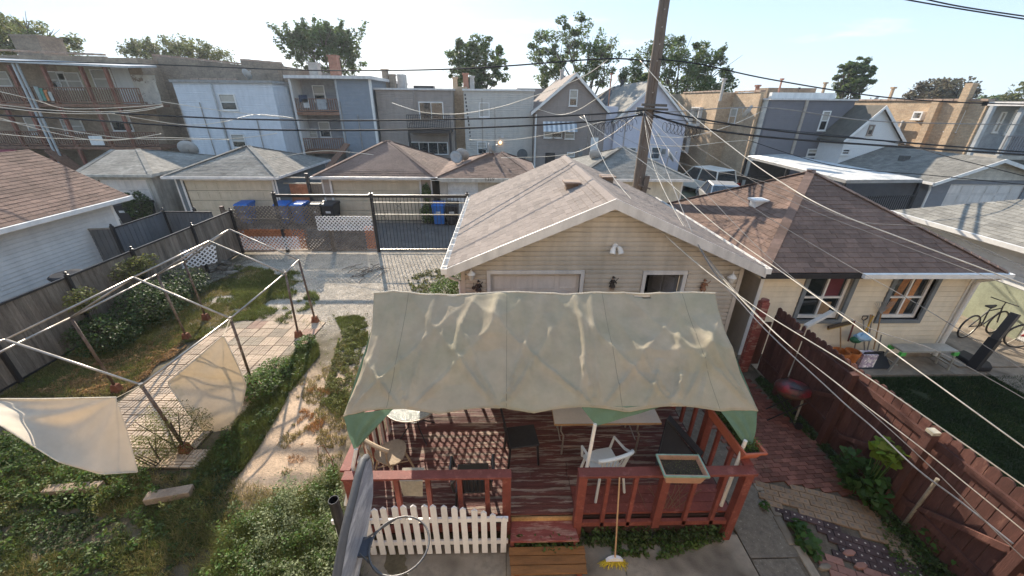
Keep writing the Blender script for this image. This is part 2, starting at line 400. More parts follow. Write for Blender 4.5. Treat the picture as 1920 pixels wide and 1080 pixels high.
def window(parent, O, U, N, w, h, mf, mg, sash=True, bars_v=0, fw=.07, proud=.05, recess=.0, sill=True, blind=None, name='window', split=None):
    """O = lower-left corner of the opening on the wall face"""
    O = Vector(O); U = Vector(U).normalized(); N = Vector(N).normalized(); Zv = Vector((0, 0, 1)); mb = MB()
    def b(u0, u1, z0, z1, d0, d1):
        q = [O+U*u0+Zv*z0+N*d0, O+U*u1+Zv*z0+N*d0, O+U*u1+Zv*z1+N*d0, O+U*u0+Zv*z1+N*d0]; mb.hexa(q, [p+N*(d1-d0) for p in q])
    r = -recess
    b(-fw, 0, -fw, h+fw, r-.01, proud); b(w, w+fw, -fw, h+fw, r-.01, proud); b(0, w, h, h+fw, r-.01, proud); b(0, w, -fw, 0, r-.01, proud)
    if sash: b(0, w, h*.5-.025, h*.5+.025, r+.0, r+.035)
    for k in range(bars_v): u = w*(k+1)/(bars_v+1); b(u-.02, u+.02, 0, h, r, r+.03)
    fr = mb.build(name, mf, parent)
    pm = MB(); q = [O+N*(r+.006), O+U*w+N*(r+.006), O+U*w+Zv*h+N*(r+.006), O+Zv*h+N*(r+.006)]; pm.hexa(q, [p-N*.012 for p in q])
    pm.build('pane', mg, fr)
    if blind:
        bm_ = MB(); z0 = h*blind[0]; q = [O+U*.02+Zv*z0+N*(r+.012), O+U*(w-.02)+Zv*z0+N*(r+.012), O+U*(w-.02)+Zv*(h-.02)+N*(r+.012), O+U*.02+Zv*(h-.02)+N*(r+.012)]
        bm_.hexa(q, [p+N*.006 for p in q]); bm_.build('blind', blind[1], fr)
    if sill:
        sb = MB(); a = -fw-.03; q = [O+U*a+Zv*(-fw-.04), O+U*(w-a)+Zv*(-fw-.04), O+U*(w-a)+Zv*(-fw), O+U*a+Zv*(-fw)]
        sb.hexa(q, [p+N*(proud+.03) for p in q]); sb.build('sill', mf, fr)
    return fr
X_, Y_, Z_ = Vector((1, 0, 0)), Vector((0, 1, 0)), Vector((0, 0, 1))
# ---------------------------------------------------------------- palette
white = mat('white_paint', (.74, .74, .74), .5, var=.06, scale=2, bump=.05, stain=.12)
whitepk = mat('white_vinyl', (.80, .82, .84), .4, var=.05, scale=5, bump=.03, stain=.1)
trimw = mat('trim_white', (.66, .65, .65), .5, var=.06, bump=.03, stain=.18)
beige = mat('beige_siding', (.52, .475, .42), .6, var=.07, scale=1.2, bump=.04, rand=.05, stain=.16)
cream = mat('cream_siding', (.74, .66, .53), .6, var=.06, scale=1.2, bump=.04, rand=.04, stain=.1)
wsiding = mat('white_siding', (.62, .64, .66), .55, var=.05, scale=1.2, bump=.03, rand=.04, stain=.1)
blacki = mat('black_iron', (.018, .017, .02), .42, var=.2, bump=.05, spec=.5)
galv = mat('galvanised_tube', (.33, .31, .29), .38, var=.25, scale=6, bump=.06, metal=.55, spec=.5)
rustm = mat('rusty_brown', (.16, .06, .035), .85, var=.35, scale=12, bump=.3, col2=(.24, .12, .07))
redw = mat('red_painted_wood', (.19, .055, .043), .6, var=.18, scale=5, bump=.15, bscale=60, col2=(.27, .1, .08), c2pos=(.55, .66), c2scale=9, stretch=(1, 1, 1), rand=.12)
redworn = mat('worn_red_paint', (.25, .07, .06), .75, var=.25, scale=6, bump=.25, col2=(.32, .2, .165), c2pos=(.5, .62), c2scale=3, stretch=(1, 5, 5))
deckm = mat('deck_boards', (.12, .044, .037), .62, var=.3, scale=3, bump=.45, bscale=30, stretch=(.5, 6, 6), col2=(.27, .21, .175), c2pos=(.52, .56), c2scale=2.6, rand=.22)
fencem = mat('red_fence_boards', (.10, .045, .037), .8, var=.25, scale=3, bump=.35, bscale=40, stretch=(3, 3, .5), col2=(.24, .13, .1), c2pos=(.6, .75), c2scale=3, rand=.18)
greyw = mat('grey_weathered_wood', (.19, .165, .14), .9, var=.3, scale=3, bump=.5, bscale=30, stretch=(4, 4, .5), rand=.2, col2=(.11, .09, .075), c2pos=(.5, .7))
polem = mat('pole_wood', (.17, .138, .115), .9, var=.35, scale=3, bump=.7, bscale=24, stretch=(5, 5, .35), col2=(.09, .065, .05), c2pos=(.5, .62), c2scale=3)
browns = mat('brown_shingle', (.18, .12, .096), .95, var=.2, scale=1.2, bump=.6, bscale=120, rand=.15, island=.18)
tans = mat('tan_shingle', (.24, .205, .188), .95, var=.1, scale=1.0, bump=.6, bscale=120, rand=.13, island=.15)
greys = mat('grey_shingle', (.21, .205, .19), .95, var=.2, scale=2, bump=.5, bscale=90, rand=.15, island=.16)
warmgreys = mat('weathered_grey_shingle', (.235, .225, .205), .95, var=.25, scale=1, bump=.5, bscale=90, rand=.15, island=.14, stain=.2)
concrete = mat('concrete', (.25, .215, .175), .9, var=.26, scale=1.6, bump=.4, bscale=60, col2=(.12, .1, .08), c2pos=(.48, .66), c2scale=1.8)
concd = mat('pebbly_concrete', (.17, .15, .125), .95, var=.25, scale=12, bump=.7, bscale=90, col2=(.3, .27, .23), c2pos=(.58, .66), c2scale=34)
asphalt = mat('asphalt', (.12, .11, .105), .95, var=.2, scale=1.2, bump=.5, bscale=70, col2=(.2, .19, .18), c2pos=(.55, .8), c2scale=1.1)
glassd = glass_mat('dark_glass')
glassb = glass_mat('sky_glass', (.05, .07, .09), .04)
blinds = mat('window_blind', (.42, .40, .36), .8, var=.1, bump=.1)
curtain = mat('curtain', (.5, .48, .43), .9, var=.15, scale=8, bump=.2)
doorb = mat('door_beige', (.52, .46, .36), .55, var=.06, bump=.03, stain=.1)
doorw = mat('door_white', (.66, .62, .60), .5, var=.06, bump=.03, stain=.14)
woodp = mat('porch_wood', (.22, .12, .08), .85, var=.25, bump=.3, stretch=(3, 3, .6), rand=.15)
leafd = mat('leaf_dark', (.06, .092, .026), .6, var=.3, scale=1.2, bump=0, transl=.35, island=.45, hsvr=.03, spec=.35)
leafg = mat('leaf_green', (.10, .15, .035), .6, var=.3, scale=1.2, bump=0, transl=.4, island=.45, hsvr=.04, spec=.35)
leafb = mat('leaf_bright', (.17, .24, .03), .55, var=.25, scale=1.5, bump=0, transl=.45, island=.3, hsvr=.02)
leafy = mat('leaf_yellowgreen', (.16, .17, .05), .7, var=.3, scale=1.0, bump=0, transl=.4, island=.45, hsvr=.03)
strawm = mat('dry_straw', (.34, .21, .10), .9, var=.3, scale=1.5, bump=0, transl=.3, island=.4)
treel = [mat('tree_leaf_green', (.105, .15, .05), .6, var=.3, scale=.35, bump=0, transl=.5, island=.4, hsvr=.03, spec=.3),
         mat('tree_leaf_olive', (.17, .19, .07), .6, var=.3, scale=.35, bump=0, transl=.4, island=.4, hsvr=.03, spec=.3),
         mat('tree_leaf_brown', (.13, .11, .07), .6, var=.3, scale=.35, bump=0, transl=.3, island=.4, hsvr=.03, spec=.3)]
bark = mat('bark', (.1, .08, .065), .95, var=.3, scale=4, bump=.6, bscale=14)
brk_brown = brick_mat('brown_brick', (.29, .215, .155), (.37, .28, .2), (.32, .27, .21))
brk_tan = brick_mat('tan_brick', (.44, .31, .2), (.52, .39, .26), (.36, .3, .24), stain=.18)
brk_grey = brick_mat('grey_brown_brick', (.24, .19, .15), (.3, .235, .18), (.25, .22, .18))
brk_red = brick_mat('red_chimney_brick', (.3, .12, .08), (.36, .17, .11), (.28, .22, .18))
binb = mat('blue_bin_plastic', (.02, .12, .42), .45, var=.1, bump=.03, rand=.1)
bink = mat('black_bin_plastic', (.02, .02, .024), .5, var=.2, bump=.05, rand=.1)
terra = mat('terracotta_plastic', (.40, .12, .07), .6, var=.1, bump=.05)
tanpl = mat('tan_plastic', (.38, .22, .15), .6, var=.12, bump=.05, col2=(.28, .2, .15))
soilm = mat('potting_soil', (.045, .035, .025), .95, var=.4, scale=12, bump=.8)
canvas = mat('faded_green_canvas', (.48, .415, .315), .85, var=.08, scale=1.3, bump=.3, bscale=110, transl=.22, tcol=(.6, .5, .34), stain=.12, col2=(.41, .375, .27), c2pos=(.42, .65), c2scale=1.2, rand=0)
canvasg = mat('green_canvas', (.14, .235, .17), .85, var=.1, scale=2, bump=.15, bscale=160, transl=.2, rand=0)
tarpm = mat('cream_tarp', (.66, .62, .55), .8, var=.08, scale=1.2, bump=.12, bscale=30, transl=.4, tcol=(.75, .64, .5), rand=0, stain=.06)
tarpd = mat('grubby_tarp', (.66, .63, .57), .8, var=.12, scale=1.6, bump=.15, bscale=30, transl=.38, tcol=(.72, .62, .48), rand=0, col2=(.25, .28, .2), c2pos=(.56, .7), c2scale=1.8)
rope = mat('rope', (.42, .37, .29), .9, var=.2, bump=.3)
cablew = mat('pale_cable', (.62, .58, .5), .5, var=.2, bump=0, spec=.4)
cablek = mat('black_cable', (.02, .02, .022), .6, var=.1, bump=0)
cableg = mat('grey_cable', (.22, .21, .2), .5, var=.2, bump=0)
# ================================================================ GROUND
def sheet(name, pts, z, m, kind='structure'):
    mb = MB(); mb.poly([(p[0], p[1], z) for p in pts]); return tag(mb.build(name, m), kind=kind)
dirt = mat('far_ground_dirt', (.13, .115, .09), .95, var=.3, scale=.6, bump=.5, col2=(.06, .08, .03), c2pos=(.45, .6), c2scale=.4)
sheet('ground', [(-900, -300), (900, -300), (900, 1500), (-900, 1500)], -.03, dirt)
mb = MB(); mb.box(-60, 60, 15.45, 19.3, -.03, .0); tag(mb.build('alley', asphalt), kind='structure')
mb = MB(); mb.box(-60, -20, 19.3, 19.62, -.03, .025); mb.box(-19.9, 60, 19.3, 19.62, -.03, .025); mb.box(-60, 60, 15.2, 15.45, -.03, .03); tag(mb.build('alley_kerb', concrete), kind='structure')
# --- the yard itself: one fine sheet whose zones (sand, gravel, lawn soil) are the ground's own colours
nx, ny = 150, 190
gx = np.linspace(-10.7, 0.2, nx); gy = np.linspace(-1.0, 15.18, ny); GX, GY = np.meshgrid(gx, gy)
def sm(v, a, b): t = np.clip((v-a)/(b-a), 0, 1); return t*t*(3-2*t)
n1 = fbm(GX, GY, .9, 3); n2 = fbm(GX, GY, 2.5, 8)
grav = sm(GY+(n1-.5)*3.0, 8.6, 9.9)*sm(GX+(n2-.5)*1.2, -10.6, -8.9)
grav = np.maximum(grav, sm(-(np.abs(GX+3.4+(n2-.5)*.8)), -.75, -.35)*sm(GY+(n1-.5)*2, 5.8, 7.2)*.8)
sand = sm(-(np.abs(GX+3.75+(n1-.5)*1.3+.12*(GY-5))), -1.2, -.7)*sm(GY+(n2-.5)*1.5, 3.7, 4.2)*(1-sm(GY+(n1-.5)*2.5, 6.3, 8.3))
grav = grav*(1-sand*.8)
bmp = (fbm(GX, GY, 5, 5)-.5)*.03+(fbm(GX, GY, 1.1, 9)-.5)*.07*(1-grav)+sand*(fbm(GX*1.0, GY*2.2, 6, 2)-.5)*.05
pat = (GX > -8.0) & (GX < -5.1) & (GY > 4.3) & (GY < 9.7); bmp = np.where(pat, -.028, bmp*.7-.0)
V = np.stack([GX, GY, bmp], -1).reshape(-1, 3)
ii = (np.arange(ny-1)[:, None]*nx+np.arange(nx-1)[None]).ravel(); F = np.stack([ii, ii+1, ii+1+nx, ii+nx], 1)
ym = mat('yard_soil', (.12, .1, .065), .95, var=.3, scale=2.5, bump=.8, bscale=50, rand=0)
nt = ym.node_tree; N_ = nt.nodes; L_ = nt.links; at_ = N_.new('ShaderNodeAttribute'); at_.attribute_name = 'zone'
sp_ = N_.new('ShaderNodeSeparateColor'); L_.new(at_.outputs['Color'], sp_.inputs[0])
hs = [n for n in N_ if n.type == 'HUE_SAT'][0]; src = hs.inputs['Color'].links[0].from_socket
gN = N_.new('ShaderNodeNewGeometry')
vor = N_.new('ShaderNodeTexVoronoi'); vor.inputs['Scale'].default_value = 58; L_.new(gN.outputs['Position'], vor.inputs['Vector'])
cr = N_.new('ShaderNodeValToRGB'); cr.color_ramp.elements[0].color = (.22, .19, .155, 1); cr.color_ramp.elements[1].color = (.56, .48, .38, 1)
sv = N_.new('ShaderNodeSeparateColor'); L_.new(vor.outputs['Color'], sv.inputs[0]); L_.new(sv.outputs[0], cr.inputs[0])
m1 = N_.new('ShaderNodeMixRGB'); L_.new(sp_.outputs[1], m1.inputs[0]); L_.new(src, m1.inputs[1]); L_.new(cr.outputs[0], m1.inputs[2])
m2 = N_.new('ShaderNodeMixRGB'); L_.new(sp_.outputs[0], m2.inputs[0]); L_.new(m1.outputs[0], m2.inputs[1]); m2.inputs[2].default_value = (.46, .33, .22, 1)
L_.new(m2.outputs[0], hs.inputs['Color'])
yard = npmesh('yard_ground', V, F, ym, smooth=True); tag(yard, kind='structure')
ca = yard.data.color_attributes.new('zone', 'FLOAT_COLOR', 'POINT')
ca.data.foreach_set('color', np.stack([sand, grav, 0*sand, 0*sand+1], -1).reshape(-1).astype(np.float32))
def zone_at(P):
    ix = np.clip(((P[:, 0]-gx[0])/(gx[1]-gx[0])).astype(int), 0, nx-1); iy = np.clip(((P[:, 1]-gy[0])/(gy[1]-gy[0])).astype(int), 0, ny-1)
    return sand[iy, ix], grav[iy, ix]
# gravel stones
P = scatter([(-10.2, 7.2), (-.3, 7.2), (-.3, 15.1), (-10.2, 15.1)], 95000); s_, g_ = zone_at(P); P = P[(rng.uniform(0, 1, len(P)) < g_*.95)]
P = P[~((P[:, 0] < -5.1) & (P[:, 1] < 9.6))]; P = P[~((P[:, 0] > -.9) & (P[:, 1] > 7.5) & (P[:, 1] < 13.9))]
oc = np.array([(1, 0, 0), (-.5, .87, 0), (-.5, -.87, 0), (0, 0, .75)]); of = np.array([(0, 1, 3), (1, 2, 3), (2, 0, 3)])
n = len(P); a = rng.uniform(0, 6.28, n); sz = rng.uniform(.006, .017, n); sq = rng.uniform(.6, 1, n)
lx = oc[None, :, 0]*np.cos(a)[:, None]-oc[None, :, 1]*np.sin(a)[:, None]*sq[:, None]; ly = oc[None, :, 0]*np.sin(a)[:, None]+oc[None, :, 1]*np.cos(a)[:, None]*sq[:, None]
V = np.stack([P[:, 0:1]+lx*sz[:, None], P[:, 1:2]+ly*sz[:, None], .006+oc[None, :, 2]*sz[:, None]+0*lx], -1).reshape(-1, 3)
F = (of[None]+np.arange(n)[:, None, None]*4).reshape(-1, 3)
stonem = mat('gravel_stone', (.50, .43, .34), .9, var=.15, bump=.1, island=.4, rand=0)
tag(npmesh('gravel', V, F, stonem), 'loose pale gravel spread behind the iron gate', 'gravel', kind='stuff')

# --- concrete slab at the bottom, walkway, far strips
mb = MB(); mb.box(-2.2, .04, -.6, 3.44, -.03, .012); mb.box(.05, 1.62, -.6, 3.44, -.03, .012); mb.box(1.63, 3.36, -.6, 3.44, -.03, .012)
tag(mb.build('concrete_patio', concrete), kind='structure')
mb = MB()
for i, (a, b) in enumerate([(-.6, 1.9), (1.92, 3.1), (3.12, 4.5), (4.52, 5.9), (5.92, 7.3)]): mb.box(3.38, 3.98+.1*(i > 1), a, b, -.03, .014)
tag(mb.build('walkway', concd), kind='structure')
mb = MB()
for i in range(7): y = 1.6+i*.42; xk = 4.0+.04*(i % 2)+.06*max(0, (y-3)); mb.hexa([(xk, y, -.02), (xk+.12, y, -.02), (xk+.15, y+.41, -.02), (xk+.03, y+.41, -.02)], [(xk, y, .03), (xk+.12, y, .03), (xk+.15, y+.41, .03), (xk+.03, y+.41, .03)])
tag(mb.build('kerb_edging', concrete, bevel=.008), kind='structure')
sheet('bed_soil', [(3.9, -.6), (5.84, -.6), (5.84, 7.4), (3.9, 7.4)], .004, mat('bed_soil', (.12, .098, .075), .95, var=.35, scale=4, bump=.8))
# neighbour's side on the right
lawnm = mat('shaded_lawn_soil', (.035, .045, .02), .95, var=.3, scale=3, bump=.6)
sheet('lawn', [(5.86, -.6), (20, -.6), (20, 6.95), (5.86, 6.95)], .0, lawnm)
mb = MB()
for a, b in [(5.9, 8.1), (8.12, 10.4), (10.42, 11.2)]: mb.box(a, b, 6.98, 7.66, -.02, .03)
tag(mb.build('concrete_strip', concrete), kind='structure')
mb = MB(); mb.box(11.22, 14.0, 5.6, 7.2, -.02, .035); mb.box(10.75, 17.0, 7.22, 12.4, -.02, .06); tag(mb.build('neighbour_pavement', concrete), kind='structure')
mb = MB(); mb.box(10.9, 14.0, 3.4, 5.5, -.02, .03); tag(mb.build('concrete_slab', concrete), kind='structure')

# --- paver patio on the left: moulded basket-weave tiles
pm_ = [mat('paver_a', (.48, .385, .30), .9, var=.14, scale=3, bump=.35, bscale=60, rand=.14, col2=(.3, .25, .2), c2pos=(.55, .75), c2scale=2),
       mat('paver_pink', (.4, .28, .22), .9, var=.12, scale=3, bump=.35, rand=.12), mat('paver_grey', (.34, .29, .23), .9, var=.12, scale=3, bump=.35, rand=.12)]
TS = .4
def tilemesh(flip):
    mb = MB(); g = .008; h = TS/2
    for qx in (0, 1):
        for qy in (0, 1):
            hor = (qx+qy+flip) % 2 == 0
            for k in range(3):
                s = h/3
                if hor: mb.box(max(qx*h+g, .014), min(qx*h+h-g, TS-.014), max(qy*h+k*s+g, .014), min(qy*h+k*s+s-g, TS-.014), 0, .03)
                else: mb.box(max(qx*h+k*s+g, .014), min(qx*h+k*s+s-g, TS-.014), max(qy*h+g, .014), min(qy*h+h-g, TS-.014), 0, .03)
    mb.mi = 1; mb.box(.0, TS-.0, .0, TS-.0, -.02, .008)
    return mb
gapm = mat('joint_dirt', (.07, .055, .04), .95, var=.3)
tms = [[tilemesh(f).mesh('paving_tile', [m, gapm]) for m in pm_] for f in (0, 1)]
patio = T('paver_patio', None, None, (-6.6, 7, 0)); tag(patio, kind='structure')
rot = Matrix.Rotation(R(-1.5), 4, 'Z')
for i in range(7):
    for j in range(13):
        x, y = -7.95+i*TS, 4.45+j*TS
        if (i == 6 and j in (1, 2)) or (i == 0 and j < 3) or (j == 12 and i < 2) or (i == 6 and j > 11): continue
        k = 0 if random.random() < .86 else random.choice((1, 2))
        inst(tms[(i+j) % 2][k], 'paving_tile', patio, rot @ Matrix.Translation((x, y+.1, random.uniform(-.004, .004))) @ Matrix.Rotation(R(random.uniform(-.7, .7)), 4, 'Z'))

# --- brick path on the right: small red pavers, a band of tan hole pavers, dark pavers with pale dots
pr = [mat('paver_red', (.18, .078, .06), .85, var=.2, bump=.3, rand=.34, col2=(.2, .12, .09), c2pos=(.55, .7)), mat('paver_tan', (.26, .18, .12), .85, var=.12, bump=.3, rand=.12),
      mat('paver_dark', (.075, .05, .05), .8, var=.2, bump=.3, rand=.2), mat('paver_rose', (.26, .14, .115), .9, var=.15, bump=.4, rand=.2)]
pdot = mat('pale_grout_dot', (.42, .37, .33), .9, var=.1); phole = mat('paver_hole_grit', (.2, .16, .13), .95)
def paver(w, d, mats, dots, sq=False):
    mb = MB(); mb.box(-w/2, w/2, -d/2, d/2, -.03, 0); mb.mi = 1
    for (x, y) in dots:
        if sq:
            mb.box(x-.019, x+.019, y-.019, y+.019, 0, .003)
        else: mb.lathe((x, y, 0), [(.013, 0), (.012, .003), (.004, .004)], 7)
    return mb.mesh('paver', mats)
pmesh = {'r': paver(.15, .075, [pr[0], pdot], []), 't': paver(.2, .1, [pr[1], phole], [(-.05, 0), (.05, 0)], True), 'd': paver(.2, .1, [pr[2], pdot], [(-.05, 0), (.05, 0)]), 'p': paver(.2, .1, [pr[3], pdot], [])}
path = T('brick_path', None, None, (4.9, 4, 0)); tag(path, kind='structure')
tanline = [(3.9, 4.28), (4.6, 4.22), (5.48, 3.98), (6.1, 3.3)]; darkline = [(3.9, 3.86), (4.3, 3.82), (4.86, 3.56), (5.3, 3.22), (5.9, 2.7)]; endline = [(3.9, 3.3), (4.4, 3.2), (4.9, 2.95), (5.5, 2.5), (6, 1.8)]
def yl(L, x):
    for (a, b), (c, d) in zip(L, L[1:]):
        if x <= c: return b+(d-b)*(x-a)/(c-a)
    return L[-1][1]
edge = [(7.4, 5.15), (6.3, 5.05), (5.77, 4.85+.35), (4.73, 5.68-.1), (3.97, 5.75), (3.0, 5.8), (2, 5.85)]
items = []
def lay(kind, ang, w, d, test):
    c, s = math.cos(ang), math.sin(ang)
    for i in range(-60, 60):
        for j in range(-80, 80):
            u = i*(w+.009)+(j % 2)*w/2; v = j*(d+.009); x = 4.8+u*c-v*s; y = 4+u*s+v*c
            if 3.98 < x < 5.8 and 1.5 < y < 7.3 and test(x, y): items.append((kind, x, y, ang))
lay('r', R(4), .15, .075, lambda x, y: y > yl(tanline, x)+.03 and x < 5.74-max(0, (y-4.6))*.12+.05*math.sin(y*5) and x > 3.99+.01*y)
lay('t', R(-20), .2, .1, lambda x, y: yl(darkline, x)+.03 < y < yl(tanline, x)-.02 and x < 5.7 and x > 4.12)
lay('d', R(-24), .2, .1, lambda x, y: yl(endline, x)+.03 < y < yl(darkline, x)-.03 and x > 4.12+max(0, (3.7-y))*.25 and x < 5.65 and not (x < 4.62 and y < 3.62))
lay('p', R(-24), .2, .1, lambda x, y: yl(endline, x)-.42 < y < yl(endline, x)-.0 and x > 4.35 and x < 5.1 and random.random() < .75)
items.sort(key=lambda t: (t[1]-0)**2+(t[2])**2)
rest = {}
for q, (k, x, y, a) in enumerate(items):
    M = Matrix.Translation((x, y, .038+random.uniform(-.004, .004))) @ Matrix.Rotation(a+R(random.uniform(-1.2, 1.2)), 4, 'Z') @ Matrix.Rotation(R(random.uniform(-1, 1)), 4, 'X')
    if q < 300: inst(pmesh[k], 'paver', path, M)
    else: rest.setdefault(k, []).append(M)
mb = MB()
for M in rest.get('r', []):
    s = MB(); s.box(-.075, .075, -.0375, .0375, -.03, 0); s.xf(M); mb.add(s.v, s.f)
if mb.v: tag(mb.build('paver_field', mat('paver_red_field', (.165, .062, .046), .85, var=.2, bump=.3, island=.25, rand=0), path), kind='stuff')
mb = MB()
for k in ('t', 'd'):
    for M in rest.get(k, []):
        s = MB(); s.box(-.1, .1, -.05, .05, -.03, 0); s.xf(M); mb.add(s.v, s.f)
if mb.v: tag(mb.build('paver_field', pr[1], path), kind='stuff')
# ================================================================ BEIGE GARAGE (behind the canopy)
g = T('beige_garage', 'beige sided gable garage with tan shingle roof, two wall lamps and soldier plaques', 'garage', (2.15, 10.5, 0))
GX0, GX1, GY0, GY1 = -.85, 5.15, 7.6, 13.7; EZ = 2.62; RZ = 3.93; RX = 2.15
hol = [(.6, 2.52, 0, 2.3), (3.94, 4.74, 0, 2.28)]
wall(g, 'front_wall', (GX0, GY0, 0), X_, -Y_, GX1-GX0, EZ-.12, hol, beige)
mb = MB(); mb.prism([(GX0, GY0+.12, EZ-.12), (GX1, GY0+.12, EZ-.12), (RX, GY0+.12, RZ-.12)], (0, -.12, 0)); mb.build('gable_wall', beige, g)
mb = MB(); mb.box(GX0, GX0+.12, GY0+.12, GY1, 0, EZ-.1); mb.box(GX1-.12, GX1, GY0+.12, GY1, 0, EZ-.1); mb.box(GX0+.12, GX1-.12, GY1-.12, GY1, 0, EZ-.1); mb.build('side_wall', beige, g)
clad(g, (GX0, GY0, .0), X_, -Y_, [(0, 0), (6, 0), (6, EZ-.14), (3, RZ-.16), (0, EZ-.14)], [(.5, 2.62, 0, 2.4), (3.84, 4.84, 0, 2.38)], beige, expo=.105, t=.03, cove=True)
clad(g, (GX1, GY0, .0), Y_, X_, [(0, 0), (6.1, 0), (6.1, EZ-.14), (0, EZ-.14)], [], beige, expo=.115, t=.016, stuff=True)
clad(g, (GX0, GY0, .0), Y_, -X_, [(0, 0), (6.1, 0), (6.1, EZ-.14), (0, EZ-.14)], [], beige, expo=.115, t=.016, stuff=True)
for x in (GX0, GX1):
    mb = MB(); mb.box(x-.03 if x < 0 else x-.06, x+.06 if x < 0 else x+.03, GY0-.045, GY0-.034, 0, EZ-.15); mb.build('corner_board', beige, g)
ox0, ox1, oy0, oy1 = -1.12, 5.42, 7.3, 13.95; ez = 2.55
ld = [(ox0, oy0, ez), (ox0, oy1, ez), (RX, oy1, RZ), (RX, oy0, RZ)]; rd = [(ox1, oy1, ez), (ox1, oy0, ez), (RX, oy0, RZ), (RX, oy1, RZ)]
mb = MB()
for q in (ld, rd): mb.prism(q, (0, 0, -.07))
mb.build('roof', tans, g)
shingles(g, [(ox0, oy1, ez+.003), (ox0, oy0, ez+.003), (RX, oy0, RZ+.003), (RX, oy1, RZ+.003)], tans, .3, .145, nparts=300)
shingles(g, [(ox1, oy0, ez+.003), (ox1, oy1, ez+.003), (RX, oy1, RZ+.003), (RX, oy0, RZ+.003)], tans, .3, .145, nparts=0)
mb = MB(); mb.prism([(RX-.14, oy0, RZ-.03), (RX, oy0, RZ+.03), (RX+.14, oy0, RZ-.03)], (0, oy1-oy0, 0)); mb.build('ridge_cap', tans, g)
mb = MB()
for (xa, za, xb, zb) in [(ox0-.05, ez-.02, RX, RZ+.035), (RX, RZ+.035, ox1+.05, ez-.02)]:
    mb.hexa([(xa, oy0-.03, za-.2), (xb, oy0-.03, zb-.2), (xb, oy0-.03, zb), (xa, oy0-.03, za)], [(xa, oy0, za-.2), (xb, oy0, zb-.2), (xb, oy0, zb), (xa, oy0, za)])
mb.build('rake_board', trimw, g)
mb = MB()
for (xa, za, xb, zb) in [(ox0, ez-.09, RX, RZ-.075), (RX, RZ-.075, ox1, ez-.09)]:
    mb.hexa([(xa, oy0+.002, za-.02), (xb, oy0+.002, zb-.02), (xb, GY0-.02, zb-.02), (xa, GY0-.02, za-.02)], [(xa, oy0+.002, za), (xb, oy0+.002, zb), (xb, GY0-.02, zb), (xa, GY0-.02, za)])
mb.build('soffit', trimw, g)
# gutter on the left, with its brackets, and the one at right
for (x, s) in ((ox0-.06, -1), (ox1+.06, 1)):
    mb = MB(); mb.box(x-.055, x+.055, oy0-.05, oy1, ez-.11, ez-.1); mb.box(x-.06, x-.05, oy0-.05, oy1, ez-.11, ez-.0); mb.box(x+.05, x+.06, oy0-.05, oy1, ez-.11, ez-.0)
    mb.box(x-.06, x+.06, oy0-.06, oy0-.05, ez-.12, ez); gt = mb.build('gutter', white, g)
    mb = MB()
    for k in range(15): mb.box(x-.05, x+.05, oy0+.1+k*.45, oy0+.125+k*.45, ez-.015, ez-.003)
    mb.build('bracket', white, gt)
mb = MB(); mb.tube([(ox0-.05, oy0+.15, ez-.12), (ox0+.02, oy0+.2, ez-.3), (GX0-.06, oy0+.35, ez-.45), (GX0-.06, oy0+.35, .1)], .035); mb.build('downspout', white, g)
# sectional door
mb = MB(); mb.box(GX0+.52, GX0+.6, GY0-.04, GY0+.1, 0, 2.38); mb.box(GX0+2.52, GX0+2.6, GY0-.04, GY0+.1, 0, 2.38); mb.box(GX0+.6, GX0+2.52, GY0-.04, GY0+.1, 2.3, 2.38); mb.build('door_frame', trimw, g)
dr = MB()
for k in range(5): dr.box(GX0+.6, GX0+2.52, GY0+.06, GY0+.1, k*.46+.004, k*.46+.456)
dr = dr.build('sectional_door', doorw, g)
pm = MB()
for k in range(5):
    for j in range(4):
        x0 = GX0+.66+j*.475; z0 = k*.46+.07
        for (a, b, c, d) in ((x0, x0+.38, z0, z0+.018), (x0, x0+.38, z0+.3, z0+.318), (x0, x0+.018, z0+.018, z0+.3), (x0+.362, x0+.38, z0+.018, z0+.3)): pm.box(a, b, GY0+.05, GY0+.0595, c, d)
pm.build('door_panel_moulding', doorw, dr)
# open side door with dark inside
mb = MB(); x0, x1 = GX0+3.94, GX0+4.74
mb.box(x0-.08, x0, GY0-.04, GY0+.11, 0, 2.36); mb.box(x1, x1+.08, GY0-.04, GY0+.11, 0, 2.36); mb.box(x0, x1, GY0-.04, GY0+.11, 2.28, 2.36); mb.build('door_frame', trimw, g)
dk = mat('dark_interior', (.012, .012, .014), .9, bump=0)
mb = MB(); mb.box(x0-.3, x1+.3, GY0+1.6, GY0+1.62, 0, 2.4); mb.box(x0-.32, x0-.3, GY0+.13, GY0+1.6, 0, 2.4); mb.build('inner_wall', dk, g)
mb = MB(); mb.box(x0+.02, x0+.78, 0, .04, .02, 2.26)
dd = mb; dd.v = [Vector((p.x-x1, p.y, p.z)) for p in dd.v]; M = Matrix.Translation((x1-.02, GY0+.12, 0)) @ Matrix.Rotation(R(-62), 4, 'Z'); dd.xf(M)
dl = dd.build('door', mat('grey_door', (.2, .21, .24), .5, var=.1), g)
for (a, b) in ((.12, .9), (1.05, 1.5), (1.62, 2.1)):
    for u in (-.66, -.34): mb = MB(); mb.box(u, u+.26, -.012, -.001, a, b); mb.xf(M); mb.build('door_panel', mat('grey_door_panel', (.26, .27, .31), .5), dl)
